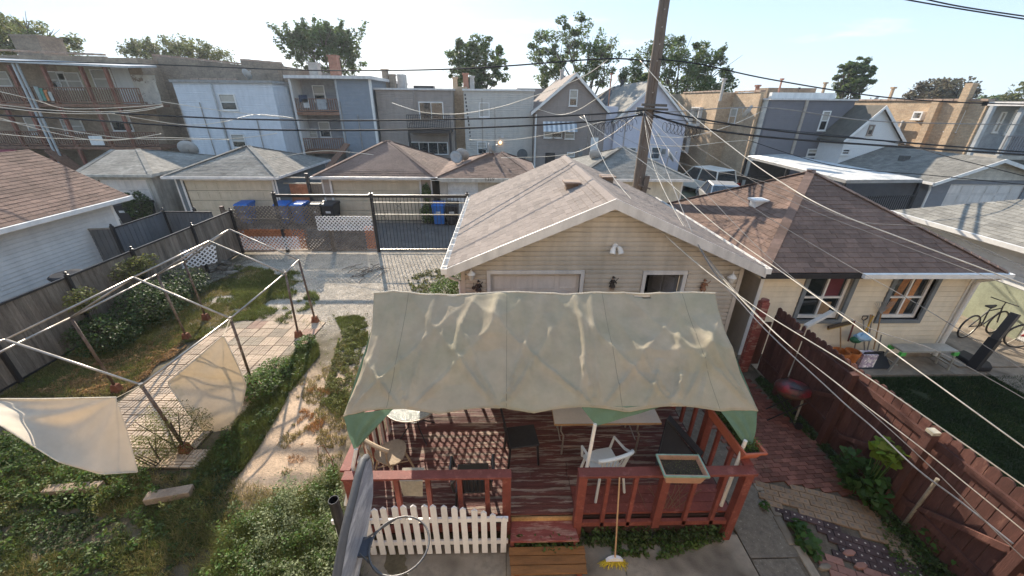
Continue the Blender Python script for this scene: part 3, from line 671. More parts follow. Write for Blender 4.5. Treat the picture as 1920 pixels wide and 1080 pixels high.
# roof vents
for q in ((AY(1065, 372, 9.9).x, 9.55, -1), (3.0, 11.3, 1)):
    x, y, s = q; z = RZ-abs(x-RX)*(RZ-ez)/(RX-ox0)
    t = T('roof_vent', 'tan square roof vent standing on the left slope of the beige garage' if s < 0 else 'brown square roof vent just behind the ridge of the beige garage', 'roof vent', (x, y, z), 'roof vents')
    mb = MB(); mb.box(x-.14, x+.14, y-.14, y+.14, z-.06, z+.11); mb.build('base', mat('vent_base', (.2, .14, .1), .8), t)
    mb = MB(); a = -s*.38*.0
    mb.box(x-.2, x+.2, y-.2, y+.2, z+.11, z+.15); mb.build('cap', mat('vent_cap', (.3, .22, .17), .7), t)
# wall fittings: flood lamps, carriage lanterns, soldiers
p = AY(1154, 462, 7.55)
t = T('flood_light', 'white twin head flood light high in the garage gable', 'lamp', (p.x, 7.58, p.z))
mb = MB(); mb.lathe((p.x, 7.575, p.z), [(.06, 0), (.06, -.03), (.03, -.05)], 14, 'y'); mb.build('base_plate', white, t)
for s in (-1, 1):
    mb = MB(); mb.tube([(p.x, 7.53, p.z), (p.x+s*.05, 7.47, p.z+.01), (p.x+s*.07, 7.45, p.z-.02), (p.x+s*.09, 7.4, p.z-.11)], [.02, .035, .05, .062], 12); mb.build('lamp_head', white, t)
def lantern(px, py, label):
    p = AY(px, py, 7.5); x, y, z = p.x, 7.45, p.z
    t = T('wall_lantern', label, 'lantern', (x, 7.58, z), 'wall lanterns on the garage')
    mb = MB(); mb.lathe((x, 7.575, z-.02), [(.045, 0), (.045, -.02), (.02, -.03)], 12, 'y'); mb.tube([(x, 7.55, z-.02), (x, 7.5, z-.12), (x, y, z-.1)], .012); mb.build('bracket', white, t)
    mb = MB(); mb.lathe((x, y, z), [(.035, -.1), (.07, .02), (.07, .03)], 8); mb.build('lamp_glass', mat('frosted_glass', (.6, .6, .58), .3), t)
    mb = MB(); mb.lathe((x, y, z), [(.09, .03), (.06, .07), (.03, .1), (.012, .12), (.008, .17), (.001, .18)], 12); mb.build('cap', white, t)
lantern(884, 515, 'white wall lantern left of the big garage door'); lantern(1370, 521, 'white wall lantern at the right end of the garage wall')
coatm = [mat('figurine_dark', (.05, .035, .03), .6), mat('figurine_copper', (.24, .12, .07), .5), mat('figurine_pale', (.42, .32, .26), .6)]
def soldier(px, py, mats, label, flip, pan=False):
    p = AY(px, py, 7.54); x, z = p.x, p.z; y = 7.55; s = flip
    mb = MB(); mb.mi = 1
    mb.tube([(x-.03, y, z-.17), (x-.028, y-.01, z-.09), (x-.015, y, z-.02)], [.016, .018, .026]); mb.tube([(x+.04, y, z-.17), (x+.03, y-.01, z-.09), (x+.012, y, z-.02)], [.016, .018, .026])
    mb.mi = 0
    mb.lathe((x, y, z-.07), [(.07, -.02), (.055, .02), (.035, .05), (.045, .1), (.05, .13), (.02, .15)], 10)
    mb.tube([(x-s*.045, y, z+.05), (x-s*.075, y-.02, z+.0), (x-s*.02, y-.045, z-.0)], .014); mb.tube([(x+s*.045, y, z+.05), (x+s*.07, y-.03, z+.01), (x+s*.04, y-.05, z+.04)], .014)
    mb.mi = 2; mb.ball((x, y-.005, z+.1), .026, sz=1.15)
    mb.mi = 0; mb.lathe((x, y, z+.115), [(.05, 0), (.052, .008), (.026, .02), (.022, .04)], 3); mb.tube([(x-s*.05, y-.05, z-.05), (x+s*.07, y-.05, z+.1), (x+s*.1, y-.05, z+.14)], .007)
    if pan: mb.lathe((x-s*.1, y-.01, z-.02), [(.04, 0), (.04, -.012), (.0, -.014)], 14, 'y'); mb.tube([(x-s*.1, y-.01, z+.02), (x-s*.1, y-.01, z+.1)], .005)
    tag(mb.build('soldier_figurine', mats), label, 'figurine', 'soldier figurines on the garage wall')
soldier(897, 538, [coatm[0], coatm[1], coatm[2]], 'dark colonial soldier plaque holding a pan beside the left lantern', 1, True)
soldier(1149, 531, [coatm[0], coatm[2], coatm[2]], 'dark coated soldier plaque with musket between garage door and side door', 1)
soldier(1320, 536, [coatm[1], coatm[1], coatm[2]], 'copper coloured soldier plaque with musket right of the side door', 1)
# gear at the garage corner
cx, cy = -1.0, 9.3
t = T('storage_box', 'weathered grey wooden box standing at the left corner of the garage', 'box', (-1.13, 8.2, 0))
mb = MB(); mb.box(-1.42, -.95, 7.75, 8.6, 0, 1.0); mb.build('body', greyw, t)
mb = MB(); mb.box(-1.45, -.92, 7.72, 8.63, 1.0, 1.05); mb.box(-1.3, -1.0, 7.9, 8.3, 1.05, 1.12); mb.build('lid', mat('pale_board', (.45, .38, .3), .8), t)

# ================================================================ CREAM GARAGE (right)
cg = T('cream_garage', 'cream sided garage with brown hipped roof and two grey framed windows', 'garage', (8.1, 10.4, 0))
cx0, cx1, cy0, cy1 = 5.72, 10.52, 7.7, 13.0; ce = 2.42
h1 = (1.08, 2.08, 1.08, 2.18); h2 = (3.06, 3.98, 1.08, 2.18)
wall(cg, 'front_wall', (cx0, cy0, 0), X_, -Y_, cx1-cx0, ce, [h1, h2], cream)
mb = MB(); mb.box(cx0, cx0+.12, cy0+.12, cy1, 0, ce); mb.box(cx1-.12, cx1, cy0+.12, cy1, 0, ce); mb.box(cx0+.12, cx1-.12, cy1-.12, cy1, 0, ce); mb.build('side_wall', cream, cg)
clad(cg, (cx0, cy0, .12), X_, -Y_, [(0, 0), (cx1-cx0, 0), (cx1-cx0, ce-.2), (0, ce-.2)], [(h1[0]-.1, h1[1]+.1, .88, 2.14), (h2[0]-.1, h2[1]+.1, .88, 2.14)], cream, expo=.13, t=.012)
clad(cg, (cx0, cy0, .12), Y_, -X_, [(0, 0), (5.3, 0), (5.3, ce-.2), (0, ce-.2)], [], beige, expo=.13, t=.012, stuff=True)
mb = MB(); mb.box(cx0-.02, cx1+.02, cy0-.03, cy0-.002, 0, .13); mb.build('footing', concrete, cg)
for x in (cx0-.03, cx1-.05): mb = MB(); mb.box(x, x+.08, cy0-.035, cy0-.018, .12, ce-.05); mb.build('corner_board', white, cg)
grf = mat('grey_blue_trim', (.17, .19, .21), .6, var=.12)
for i, h in enumerate((h1, h2)):
    fr = window(cg, (cx0+h[0], cy0-.004, h[2]), X_, -Y_, h[1]-h[0], h[3]-h[2], grf, glassd, sash=False, fw=.09, proud=.04, recess=.1, sill=False)
    mb = MB(); a, b, c, d = cx0+h[0]+.015, cx0+h[1]-.015, h[2]+.015, h[3]-.015; y = cy0+.075
    for (p, q, r_, s) in ((a, a+.06, c, d), (b-.06, b, c, d), (a+.06, b-.06, d-.05, d), (a+.06, b-.06, c, c+.08), ((a+b)/2-.02, (a+b)/2+.02, c+.08, d-.05), (a+.06, (a+b)/2-.02, (c+d)/2-.02, (c+d)/2+.02), ((a+b)/2+.02, b-.06, (c+d)/2-.02, (c+d)/2+.02)):
        mb.box(p, q, y-.03, y+.01, r_, s)
    mb.build('sash', white, fr)
    if i == 1:
        mb = MB(); mb.bar((a+.2, y+.016, c+.05), (a+.34, y+.016, d-.05), .16, .01, up=(0, 1, 0)); mb.bar((a+.55, y+.016, c+.05), (a+.62, y+.016, d-.05), .14, .01, up=(0, 1, 0)); mb.build('boxes_inside', mat('orange_boards', (.42, .2, .09), .7, var=.4), fr)
    else:
        mb = MB(); mb.box(a+.5, a+.78, y+.012, y+.02, c+.06, c+.4); mb.build('cardboard_inside', mat('cardboard', (.3, .2, .12), .8), fr)
        mb = MB(); mb.box(a+.52, a+.86, y+.012, y+.018, c+.55, d-.05); mb.build('cloth_inside', mat('maroon_cloth', (.12, .03, .04), .8), fr)
ax, ay, az_ = 8.1, 10.35, 4.02; e0x, e1x, e0y, e1y = 5.45, 10.78, 7.38, 13.3; ez = 2.4
A = (ax, ay, az_); c00, c10, c11, c01 = (e0x, e0y, ez), (e1x, e0y, ez), (e1x, e1y, ez), (e0x, e1y, ez)
mb = MB(); mb.add([c00, c10, c11, c01, A], [(0, 1, 4), (1, 2, 4), (2, 3, 4), (3, 0, 4), (0, 3, 2, 1)]); mb.build('roof', browns, cg)
def up(p, d=.003): return (p[0], p[1], p[2]+d)
shingles(cg, [up(c00), up(c10), up(A)], browns, .3, .14, nparts=210); shingles(cg, [up(c01), up(c00), up(A)], browns, .3, .14, nparts=90)
shingles(cg, [up(c10), up(c11), up(A)], browns, .3, .14); shingles(cg, [up(c11), up(c01), up(A)], browns, .3, .14)
for q in (c00, c10, c11, c01):
    mb = MB()
    for k in range(26):
        a = Vector(q).lerp(Vector(A), k/26); b = Vector(q).lerp(Vector(A), (k+1.15)/26); mb.bar(a+Z_*.008, b+Z_*.02, .2, .012)
    tag(mb.build('hip_cap', browns, cg), kind='stuff')
mb = MB(); mb.box(e0x+.02, 7.65, e0y-.02, e0y+.02, ez-.13, ez-.01); mb.build('bare_fascia', mat('black_fascia', (.03, .028, .03), .8), cg)
mb = MB(); mb.box(7.6, e1x+.05, e0y-.1, e0y-.0, ez-.1, ez+.0); mb.build('gutter', white, cg)
mb = MB(); mb.box(e0x, e1x, e0y+.03, cy0, ez-.14, ez-.1); mb.build('soffit', cream, cg)
mb = MB(); mb.tube([(10.62, e0y-.05, ez-.1), (10.56, cy0-.1, ez-.28), (10.55, cy0-.08, ez-.4), (10.55, cy0-.08, .1)], .045, 8); mb.build('downspout', white, cg)
p = Vector((6.75, 10.1, 2.4+(6.75-e0x)*(az_-ez)/(ax-e0x)))
t = T('roof_vent', 'white square roof vent on the brown hipped roof', 'roof vent', p, 'roof vents')
mb = MB(); mb.box(p.x-.13, p.x+.13, p.y-.13, p.y+.13, p.z-.06, p.z+.1); mb.build('base', white, t)
mb = MB(); mb.box(p.x-.19, p.x+.19, p.y-.17, p.y+.17, p.z+.1, p.z+.15); mb.build('cap', white, t)

# ================================================================ CANOPY OVER THE DECK
CRX0, CRX1, CEX0, CEX1 = -1.98, 3.35, -2.02, 3.36; RY, FY, BY = 5.42, 3.82, 6.75
RZc, FZc, BZc = 2.91, 2.04, 2.14
cn = T('deck_canopy', 'faded green canvas canopy sagging over the deck', 'canopy', (.7, 4.6, .45))
nu, nv = 170, 90
s = np.linspace(0, 1, nu); t_ = np.linspace(0, 1, nv); S, Tt = np.meshgrid(s, t_)
X = (CRX0+(CRX1-CRX0)*S)*(1-Tt)+(CEX0+(CEX1-CEX0)*S)*Tt; Yy = RY+(FY-RY)*Tt; Zz = RZc+(FZc-RZc)*Tt
Zz += .05*np.sin(np.pi*Tt)*(-1)*(1-.3*np.cos(S*2*np.pi*3))      # sag between poles
# ridge line waviness
rw = -.035*(np.abs(np.sin(S*np.pi*2.4)))+.02*np.sin(S*21); Zz += rw*(1-Tt)**3
ties = [(.145, .0), (.37, .01), (.605, .0), (.80, 0), (1.0, 0), (.0, 0)]
for (c, _) in ties:      # folds fanning out from each tie point on the eave
    dx = S-c; dv = (1-Tt)+.04; a = dx/dv
    for k, (ak, w, h) in enumerate([(-.30, .035, .035), (-.12, .03, .03), (.07, .025, .035), (.26, .04, .03)]):
        ak = ak+.05*math.sin(c*40+k*3); Zz += 2.6*h*np.exp(-np.abs(a-ak)/(w*.7))*np.exp(-dv*1.5)*np.clip(dv*7, 0, 1)
def fold(x0, t0, x1, t1, w, h, bend=0):
    global Zz
    d = np.clip((Tt-t0)/(t1-t0), 0, 1); xc = x0+(x1-x0)*d+bend*np.sin(np.pi*d); m = np.sin(np.pi*np.clip((Tt-t0)/(t1-t0), 0, 1))**.6
    e = (S-xc); Zz = Zz+1.65*h*m*np.where(e > 0, np.exp(-np.abs(e)/w), np.exp(-np.abs(e)/(w*.45)))
for a_ in [(.42, .05, .45, .95, .02, .035, .0), (.58, .0, .56, .98, .018, .06, .02), (.22, .1, .2, .9, .03, .03, 0), (.3, .0, .25, .8, .03, .05, -.02), (.36, .0, .34, .45, .03, .05, 0), (.78, .62, .72, 1., .016, .05, .01),
           (.85, .6, .78, 1.0, .014, .045, .01), (.92, .6, .85, 1.0, .012, .03, 0), (.66, .4, .66, 1.0, .014, .03, 0), (.88, .0, .96, .9, .03, .03, 0), (.1, .2, .08, .9, .03, .03, 0), (.5, .2, .5, .7, .04, .02, 0)]: fold(*a_)
for a_ in [(.07, .0, .03, 1.0, .05, .03, 0), (.17, .0, .15, 1.0, .05, .035, 0), (.33, .0, .37, 1.0, .06, .04, .02), (.48, .0, .52, 1.0, .05, .04, 0), (.63, .0, .61, 1.0, .04, .035, 0), (.95, .0, .92, 1.0, .05, .035, 0)]: fold(*a_)
Zz += .075*np.clip(1-np.abs(S-.335)/.085, 0, 1)*np.clip(np.where(Tt < .44, 1-(.44-Tt)/.36, 1-(Tt-.44)/.1), 0, 1)     # poked-up tent by a pole end
Zz += .035*np.exp(-((S-.28)/.025)**2-((Tt-.5)/.09)**2)
Zz += .085*np.clip((S-.62)*7, 0, 1)*np.clip(np.where(Tt < .56, 1-(.56-Tt)/.34, 1-(Tt-.56)/.16), 0, 1)   # cross tube under the right half
Zz += (fbm(S*12, Tt*4, 1.0, 4)-.5)*.025*np.sin(np.pi*Tt)
Zz += (fbm(S*34, Tt*5, 1.0, 6)-.5)*.018*np.sin(np.pi*np.clip(Tt, 0, 1))
# eave swags
sw = .05*np.abs(np.sin(np.pi*(S/.225)))*(S < .9); Zz += (sw-.03)*Tt**6; Yy += (.05*np.abs(np.sin(np.pi*(S/.225)))-.02)*Tt**5
Zz -= .05*np.clip((S-.93)/.07, 0, 1)*Tt**2+.03*np.clip((.05-S)/.05, 0, 1)*Tt
Yy += .05*np.sin(np.pi*Tt)*0; X += np.where(S < .5, 1, -1)*.10*np.sin(np.pi*Tt)*np.exp(-np.minimum(S, 1-S)/.05)
V = np.stack([X, Yy, Zz], -1).reshape(-1, 3); ii = (np.arange(nv-1)[:, None]*nu+np.arange(nu-1)[None]).ravel()
F = np.stack([ii, ii+1, ii+1+nu, ii+nu], 1)
keep = ~np.array([(.752 < (k % nu)/nu < .80 and 1 <= k//nu <= 2+2*((k % nu)/nu-.752)/.048) for k in ii]); F = F[keep]
fs = npmesh('front_slope', V, F, canvas, cn, smooth=True)
md = fs.modifiers.new('thick', 'SOLIDIFY'); md.thickness = .004
# back slope
t2 = np.linspace(0, 1, 24); S2, T2 = np.meshgrid(s, t2)
Z2 = RZc+(BZc-RZc)*T2-.06*np.sin(np.pi*T2)+rw[0]*(1-T2)**3; V = np.stack([CRX0+(CRX1-CRX0)*S2, RY+.004+(BY-RY)*T2, Z2], -1).reshape(-1, 3)
ii = (np.arange(23)[:, None]*nu+np.arange(nu-1)[None]).ravel(); npmesh('back_slope', V, np.stack([ii, ii+nu, ii+nu+1, ii+1], 1), canvas, cn, smooth=True)
# ridge hem, seams
def zfront(sv, tv):
    i = int(round(sv*(nu-1))); j = int(round(tv*(nv-1))); return Vector((X[j, i], Yy[j, i], Zz[j, i]))
mb = MB(); mb.tube([zfront(k/84, 0)+Vector((0, .0, .006)) for k in range(85)], .014, 6); mb.build('ridge_hem', mat('bleached_canvas', (.6, .56, .47), .8, bump=.1), cn)
mb = MB(); mb.tube([zfront(k/84, 1)+Vector((0, .0, -.004)) for k in range(85)], .011, 6); mb.build('eave_hem', canvas, cn)
for sv in (.1, .385, .66, .90):
    mb = MB(); mb.tube([zfront(sv, k/40)+Vector((0, -.001, .003)) for k in range(41)], .0035, 4); mb.build('seam', mat('dark_seam', (.2, .19, .15), .9), cn)
# corner flaps (unfaded green inside) and the short valance
def cloth(name, quads, m, par, sub=10, wob=.015, seed=1):
    """bilinear patch with ripples from four corners"""
    a, b, c, d = [np.array(q, float) for q in quads]; u = np.linspace(0, 1, sub*2); v = np.linspace(0, 1, sub*2); Uu, Vv = np.meshgrid(u, v)
    Pp = (a*(1-Uu[..., None])+b*Uu[..., None])*(1-Vv[..., None])+(d*(1-Uu[..., None])+c*Uu[..., None])*Vv[..., None]
    nrm = np.cross(b-a, d-a); nrm /= np.linalg.norm(nrm)+1e-9; Pp += nrm*(wob*np.sin(Uu*14+Vv*5+seed)*np.sin(np.pi*Vv*.8+.3))[..., None]
    n = sub*2; ii = (np.arange(n-1)[:, None]*n+np.arange(n-1)[None]).ravel()
    return npmesh(name, Pp.reshape(-1, 3), np.stack([ii, ii+1, ii+1+n, ii+n], 1), m, par, smooth=True)
L = zfront(0, 1); Lr = zfront(.12, 1); Rr = zfront(1, 1); Rl = zfront(.9, 1)
cloth('corner_flap', [L, Lr, AY(672, 838, 3.66), AY(663, 842, 3.62)], canvasg, cn, seed=2)
cloth('corner_flap', [Rr, Rl, AY(1398, 835, 3.62), AY(1412, 832, 3.66)], canvasg, cn, seed=5)
cloth('valance', [zfront(.565, 1), zfront(.75, 1), zfront(.75, 1)-Z_*.03, AY(1118, 799, 3.76)], canvasg, cn, seed=3)
cloth('side_flap', [L, zfront(0, .35), zfront(0, .35)-Z_*.1+X_*.05, AY(672, 842, 3.66)], canvasg, cn, seed=7)
cloth('side_flap', [Rr, zfront(1, .45), zfront(1, .45)-Z_*.12-X_*.03, AY(1405, 832, 3.66)], canvasg, cn, seed=8)
# poles
pl = mat('white_pole', (.72, .7, .66), .45, var=.08, bump=.03)
def pole(p, q, r=.024): mb = MB(); mb.tube([p, q], r, 10); mb.build('pole', pl, cn, smooth=False)
pole(AZ(1085, 958, .46), AY(1116, 795, 3.76)); pole(AZ(1352, 948, .46), AY(1398, 826, 3.62)); pole(AY(640, 960, 3.3)+Vector((.02, .1, 0)), AY(668, 842, 3.62))
for x in (-1.95, 1.2, 3.3): pole((x, BY-.15, .46), (x, BY-.12, BZc-.02))
for (a, b) in (((CRX0, RY, RZc-.05), (CRX1, RY, RZc-.05)), ((CEX0+.2, FY+.12, FZc-.04), (CEX1-.3, FY+.12, FZc-.06)), ((CEX0+.05, BY-.1, BZc-.03), (CEX1-.05, BY-.1, BZc-.03))):
    mb = MB(); mb.tube([a, b], .02, 8); mb.build('cross_tube', pl, cn)

# ================================================================ DECK
DZ = .45; dx0, dx1, dy0, dy1 = -2.0, 3.2, 3.5, 6.85
dk_ = T('wooden_deck', 'raised red deck with peeling worn boards and red railings', 'deck', (.6, 5.1, 0))
y = dy0+.0; j = 0
while y < dy1-.02:
    bw = .142; cuts = [dx0, random.choice([-.6, .05, .42]), random.choice([.98, 1.0, 2.1]), dx1]
    if y < 4.05: cuts = [dx0, .08, 1.0, dx1]
    for a, b in zip(cuts, cuts[1:]):
        if dy0+.28 < y < dy0+.5 and a < -1 and False: continue
        mb = MB(); mb.box(a+.003, b-.003, y+.003, y+bw-.004, DZ-.035, DZ+random.uniform(-.003, .003)); mb.build('deck_board', deckm if not (.98 <= a < 1.01 and y < 3.9) else redw, dk_)
    y += bw; j += 1
mb = MB(); mb.box(dx0, .1, dy0-.04, dy0-.003, .12, DZ-.04); mb.box(1.0, dx1, dy0-.02, dy0-.003, .05, DZ-.04); mb.box(dx0-.04, dx0-.003, dy0, dy1, .1, DZ-.04); mb.box(dx1+.003, dx1+.04, dy0, dy1, .1, DZ-.04); mb.build('rim_joist', mat('shade_joist', (.05, .028, .024), .9, var=.3), dk_)  # joists coloured dark to stand in for the shade below the deck edge
mb = MB(); mb.box(.12, .98, dy0-.025, dy0-.003, .3, DZ-.045); mb.build('raw_fascia', mat('raw_yellow_board', (.42, .26, .12), .8, var=.3), dk_)
RT = 1.35; FRY = 3.42
def post(x, y, z0=0, z1=RT-.03, w=.11): mb = MB(); mb.box(x-w/2, x+w/2, y-w/2, y+w/2, z0, z1); mb.build('post', redw, dk_, bevel=.004)
def rail(p, q, w=.13, h=.035): mb = MB(); mb.bar(p, q, w, h); mb.build('handrail', redw, dk_, bevel=.004)
def baluster(x, y, z0=.3, z1=RT-.03, w=.06): mb = MB(); mb.box(x-w/2, x+w/2, y-w/2, y+w/2, z0, z1); mb.build('baluster', redw, dk_)
for x in (-1.93, .05, 1.02, 3.16): post(x, FRY)
rail((-2.0, FRY, RT), (.11, FRY, RT)); rail((.96, FRY, RT), (3.24, FRY, RT), .14, .04)
for x in (-1.35, -.95, -.55, -.2): baluster(x, FRY, .3)
for x, w in ((1.36, .05), (1.72, .05), (2.1, .1), (2.5, .05), (2.88, .05)): baluster(x, FRY, .3, w=w)
mb = MB(); mb.bar((1.07, FRY, .36), (3.1, FRY, .36), .05, .08); mb.bar((-1.88, FRY, .3), (0, FRY, .3), .05, .09); mb.build('bottom_rail', redw, dk_)
# left side rail, back rail, right side rail
rail((-2.0, FRY+.07, RT), (-2.0, dy1, RT)); rail((3.2, FRY+.07, RT), (3.2, dy1, RT)); rail((-1.93, dy1, RT), (3.13, dy1, RT))
for y in (4.5, 5.6, 6.8): post(-2.0, y); post(3.2, y)
k = 0
for i in range(9):
    y = 3.85+i*.34; baluster(-2.0, y, .3); baluster(3.2, y, .3, w=.05)
for i in range(16): baluster(-1.8+i*.33, dy1, .3, w=.045)
wl = T('white_lath_panel', 'row of leaning white boards inside the left deck railing', 'panel', (-1.9, 4.6, DZ))
for i in range(7):
    mb = MB(); y = 3.75+i*.3; mb.box(-1.955, -1.935, y, y+.09, DZ, 1.2+random.uniform(-.05, .05)); mb.build('board', white, wl)
# lattice behind the deck that throws the net of shadow
def lattice(parent, O, U, V, w, h, m, sp=.085, sw=.03, th=.006, name='lattice_slats'):
    O, U, V = Vector(O), Vector(U).normalized(), Vector(V).normalized(); Nn = U.cross(V).normalized(); rc = [(0, 0), (w, 0), (w, h), (0, h)]; mb = MB()
    for sgn in (1, -1):
        k = -h-w
        while k < w+h:
            c = sw*.7071
            if sgn > 0: st = [(k-c, 0), (k+c, 0), (k+c+h, h), (k-c+h, h)]
            else: st = [(k-c, 0), (k+c, 0), (k+c-h, h), (k-c-h, h)]
            q = clip(st, rc)
            if len(q) >= 3 and abs(area2(q)) > 1e-5:
                off = Nn*(th*.55*sgn); pts = [O+U*a+V*b+off for a, b in q]; mb.prism(pts, Nn*th*sgn*.9)
            k += sp*1.4142
    return tag(mb.build(name, m, parent), kind='stuff')
lt = T('deck_lattice', 'red lattice panel fixed along the back of the deck', 'lattice', (-.5, dy1+.03, .45))
lattice(lt, (-2.0, dy1+.04, 1.38), X_, Z_, 3.3, .70, redw, sp=.088, sw=.03)
mb = MB(); mb.bar((-2.0, dy1+.04, 2.08), (1.3, dy1+.04, 2.08), .04, .04); mb.bar((-2.0, dy1+.09, .45), (-2.0, dy1+.09, 2.1), .05); mb.bar((1.3, dy1+.09, .45), (1.3, dy1+.09, 2.1), .05); mb.build('frame', redw, lt)

# step shelf and slatted bench
t = T('step_shelf', 'worn red plank step between the two railings', 'step', (.57, 3.36, 0))
mb = MB(); mb.hexa([(.1, 3.2, .3), (1.02, 3.2, .3), (.98, 3.5, .3), (.12, 3.5, .3)], [(.1, 3.2, .335), (1.02, 3.2, .335), (.98, 3.5, .335), (.12, 3.5, .335)]); mb.build('tread', redworn, t, bevel=.005)
mb = MB(); mb.box(.1, .15, 3.22, 3.48, 0, .3); mb.box(.95, 1.0, 3.22, 3.48, 0, .3); mb.build('side_board', redw, t)
t = T('slatted_bench', 'low orange stained bench of three planks below the step', 'bench', (.6, 3.0, 0))
om = mat('orange_stained_wood', (.21, .095, .032), .55, var=.25, scale=4, bump=.25, stretch=(1, 6, 6), rand=.25)
for i in range(3): mb = MB(); mb.box(.1-.01*i, 1.07+.01*i, 2.86+i*.115, 2.965+i*.115, .2, .225); mb.build('plank', om, t, bevel=.003)
for x in (.18, .98):
    for y in (2.9, 3.14): mb = MB(); mb.box(x-.03, x+.03, y-.025, y+.025, 0.012, .2); mb.build('leg', redw, t)

# white picket fence
pf = T('white_picket_fence', 'white picket fence with pointed slats below the left deck railing', 'fence', (-.95, 3.27, 0))
for i in range(18):
    x = -2.12+i*.125; tt = (x+2.12)/2.1; z1 = .74+.26*math.sin(math.pi*min(1, max(0, tt)))**.7-(.12 if i == 0 else 0); w = .038; y = 3.235; lean = .012*math.sin(i*2.3)
    mb = MB(); mb.prism([(x-w, y, .04), (x+w, y, .04), (x+w+lean, y, z1), (x+lean, y, z1+.04), (x-w+lean, y, z1)], (0, .02, 0)); mb.build('picket', whitepk, pf)
for z in (.2, .66): mb = MB(); mb.box(-2.2, .07, 3.257, 3.285, z, z+.075); mb.build('rail', whitepk, pf)
mb = MB(); mb.tube([(-1.95, 3.36, .95), (-1.85, 3.33, .9), (-1.99, 3.33, .86), (-1.85, 3.36, .93)], .01, 6); tag(mb.build('rope', rope), 'pale rope looped round the front left deck post', 'rope')
mb = MB(); a, b = -1.28, -1.0
cl = cloth('grey_rag', [(a, FRY+.1, RT+.02), (b, FRY+.1, RT+.02), (b+.01, FRY-.08, RT-.0), (a, FRY-.08, RT-.0)], mat('rag', (.3, .27, .22), .95, var=.2), None, 6, .003)
tag(cl, 'grey rag hanging over the front deck railing', 'rag')
cloth('hanging_part', [(a, FRY-.08, RT), (b+.01, FRY-.08, RT), (b-.01, FRY-.1, RT-.26), (a+.03, FRY-.1, RT-.24)], MATS['rag'], cl, 6, .006)
# ================================================================ THINGS ON THE DECK
def place(mb, M): mb.xf(M); return mb
def TM(x, y, z, rz=0): return Matrix.Translation((x, y, z)) @ Matrix.Rotation(R(rz), 4, 'Z')
# round glass table on scrolled iron legs
c = AZ(770, 762, 1.17); x, y = c.x, c.y+.12
t = T('patio_table', 'round pebbled glass table on scrolled black iron legs', 'table', (x, y, DZ))
mb = MB(); mb.lathe((x, y, 1.15), [(.42, 0), (.44, .006), (.44, .014), (.42, .02)], 36); mb.build('glass_top', mat('pebbled_glass', (.34, .38, .37), .18, var=.3, scale=30, bump=.9, bscale=60, spec=.8), t, smooth=False)
mb = MB(); mb.tube([(x+.445*math.cos(a*math.pi/16), y+.445*math.sin(a*math.pi/16), 1.155) for a in range(32)], .012, 6, closed=True); mb.build('rim', galv, t)
for k in range(4):
    a = R(40+90*k); d = Vector((math.cos(a), math.sin(a), 0)); C0 = Vector((x, y, 0))
    pts = [C0+d*.36+Z_*1.14, C0+d*.3+Z_*1.0, C0+d*.1+Z_*.85, C0+d*.12+Z_*.7, C0+d*.3+Z_*.52, C0+d*.36+Z_*.47, C0+d*.33+Z_*.5]
    mb = MB(); mb.tube(pts, .011, 6); mb.build('leg', blacki, t)
mb = MB(); mb.tube([(x+.11*math.cos(a*math.pi/8), y+.11*math.sin(a*math.pi/8), .8) for a in range(16)], .008, 5, closed=True); mb.build('ring', blacki, t)
# bentwood chair, weathered
cw = mat('weathered_ply', (.34, .27, .2), .75, var=.2, bump=.2)
c = AZ(735, 850, .9); x, y = c.x-.02, c.y+.02; M = TM(x, y, DZ, 60)
t = T('wooden_chair', 'weathered bentwood chair with curved back beside the glass table', 'chair', (x, y, DZ))
mb = MB(); V = [];
for k in range(20):
    a = k*math.pi/10; r = .23*(1+.06*math.cos(3*a)); V.append((r*math.cos(a), r*math.sin(a)*1.0, .43+.02*math.cos(a)**2))
mb.prism(V, (0, 0, .02)); place(mb, M).build('seat', cw, t)
mb = MB(); mb.tube([(-.22, .2*math.cos(q), .84+.02*math.sin(q)) if False else (-.25-.04*math.cos(q*1.0), .27*math.sin(q), .86+.03*math.cos(q)) for q in np.linspace(-1.5, 1.5, 12)], [.03]*12, 8); place(mb, M).build('backrest', cw, t)
for s in (-1, 1):
    mb = MB(); mb.tube([(-.2, .17*s, .45), (-.25, .2*s, .66), (-.27, .24*s, .86)], .016, 6); place(mb, M).build('back_support', cw, t)
    for sx in (-1, 1): mb = MB(); mb.tube([(.13*sx, .13*s, .43), (.22*sx, .2*s, .0)], [.02, .014], 6); place(mb, M).build('leg', cw, t)
mb = MB(); mb.tube([(-.17, -.17, .2), (.17, .17, .2)], .01); mb.tube([(-.17, .17, .2), (.17, -.17, .2)], .01); place(mb, M).build('stretcher', cw, t)
# black patio chair (sling seat), black wicker-backed armchair
bf = mat('black_sling', (.03, .03, .035), .7, var=.2, bump=.4, bscale=200)
c = AZ(978, 818, .89); x, y = c.x, c.y; M = TM(x, y, DZ, 8)
t = T('patio_chair', 'black metal patio chair standing sideways near the folding table', 'chair', (x, y, DZ))
mb = MB(); mb.box(-.22, .24, -.21, .21, .42, .45); place(mb, M).build('seat', bf, t, bevel=.008)
mb = MB(); mb.bar((-.22, 0, .47), (-.3, 0, .92), .42, .02, up=(1, 0, 0)); place(mb, M).build('backrest', bf, t)
for sx, sy in ((1, 1), (1, -1), (-1, 1), (-1, -1)):
    mb = MB(); mb.bar((.21*sx, .2*sy, .42), (.24*sx, .2*sy, 0), .03); place(mb, M).build('leg', blacki, t)
for sy in (-1, 1): mb = MB(); mb.bar((-.22, .21*sy, .42), (-.31, .21*sy, .93), .03); place(mb, M).build('back_post', blacki, t)
c = AZ(886, 890, .92); x, y = c.x, c.y-.02; M = TM(x, y, DZ, 92)
t = T('armchair', 'black slatted plastic armchair tucked behind the front left railing', 'chair', (x, y, DZ))
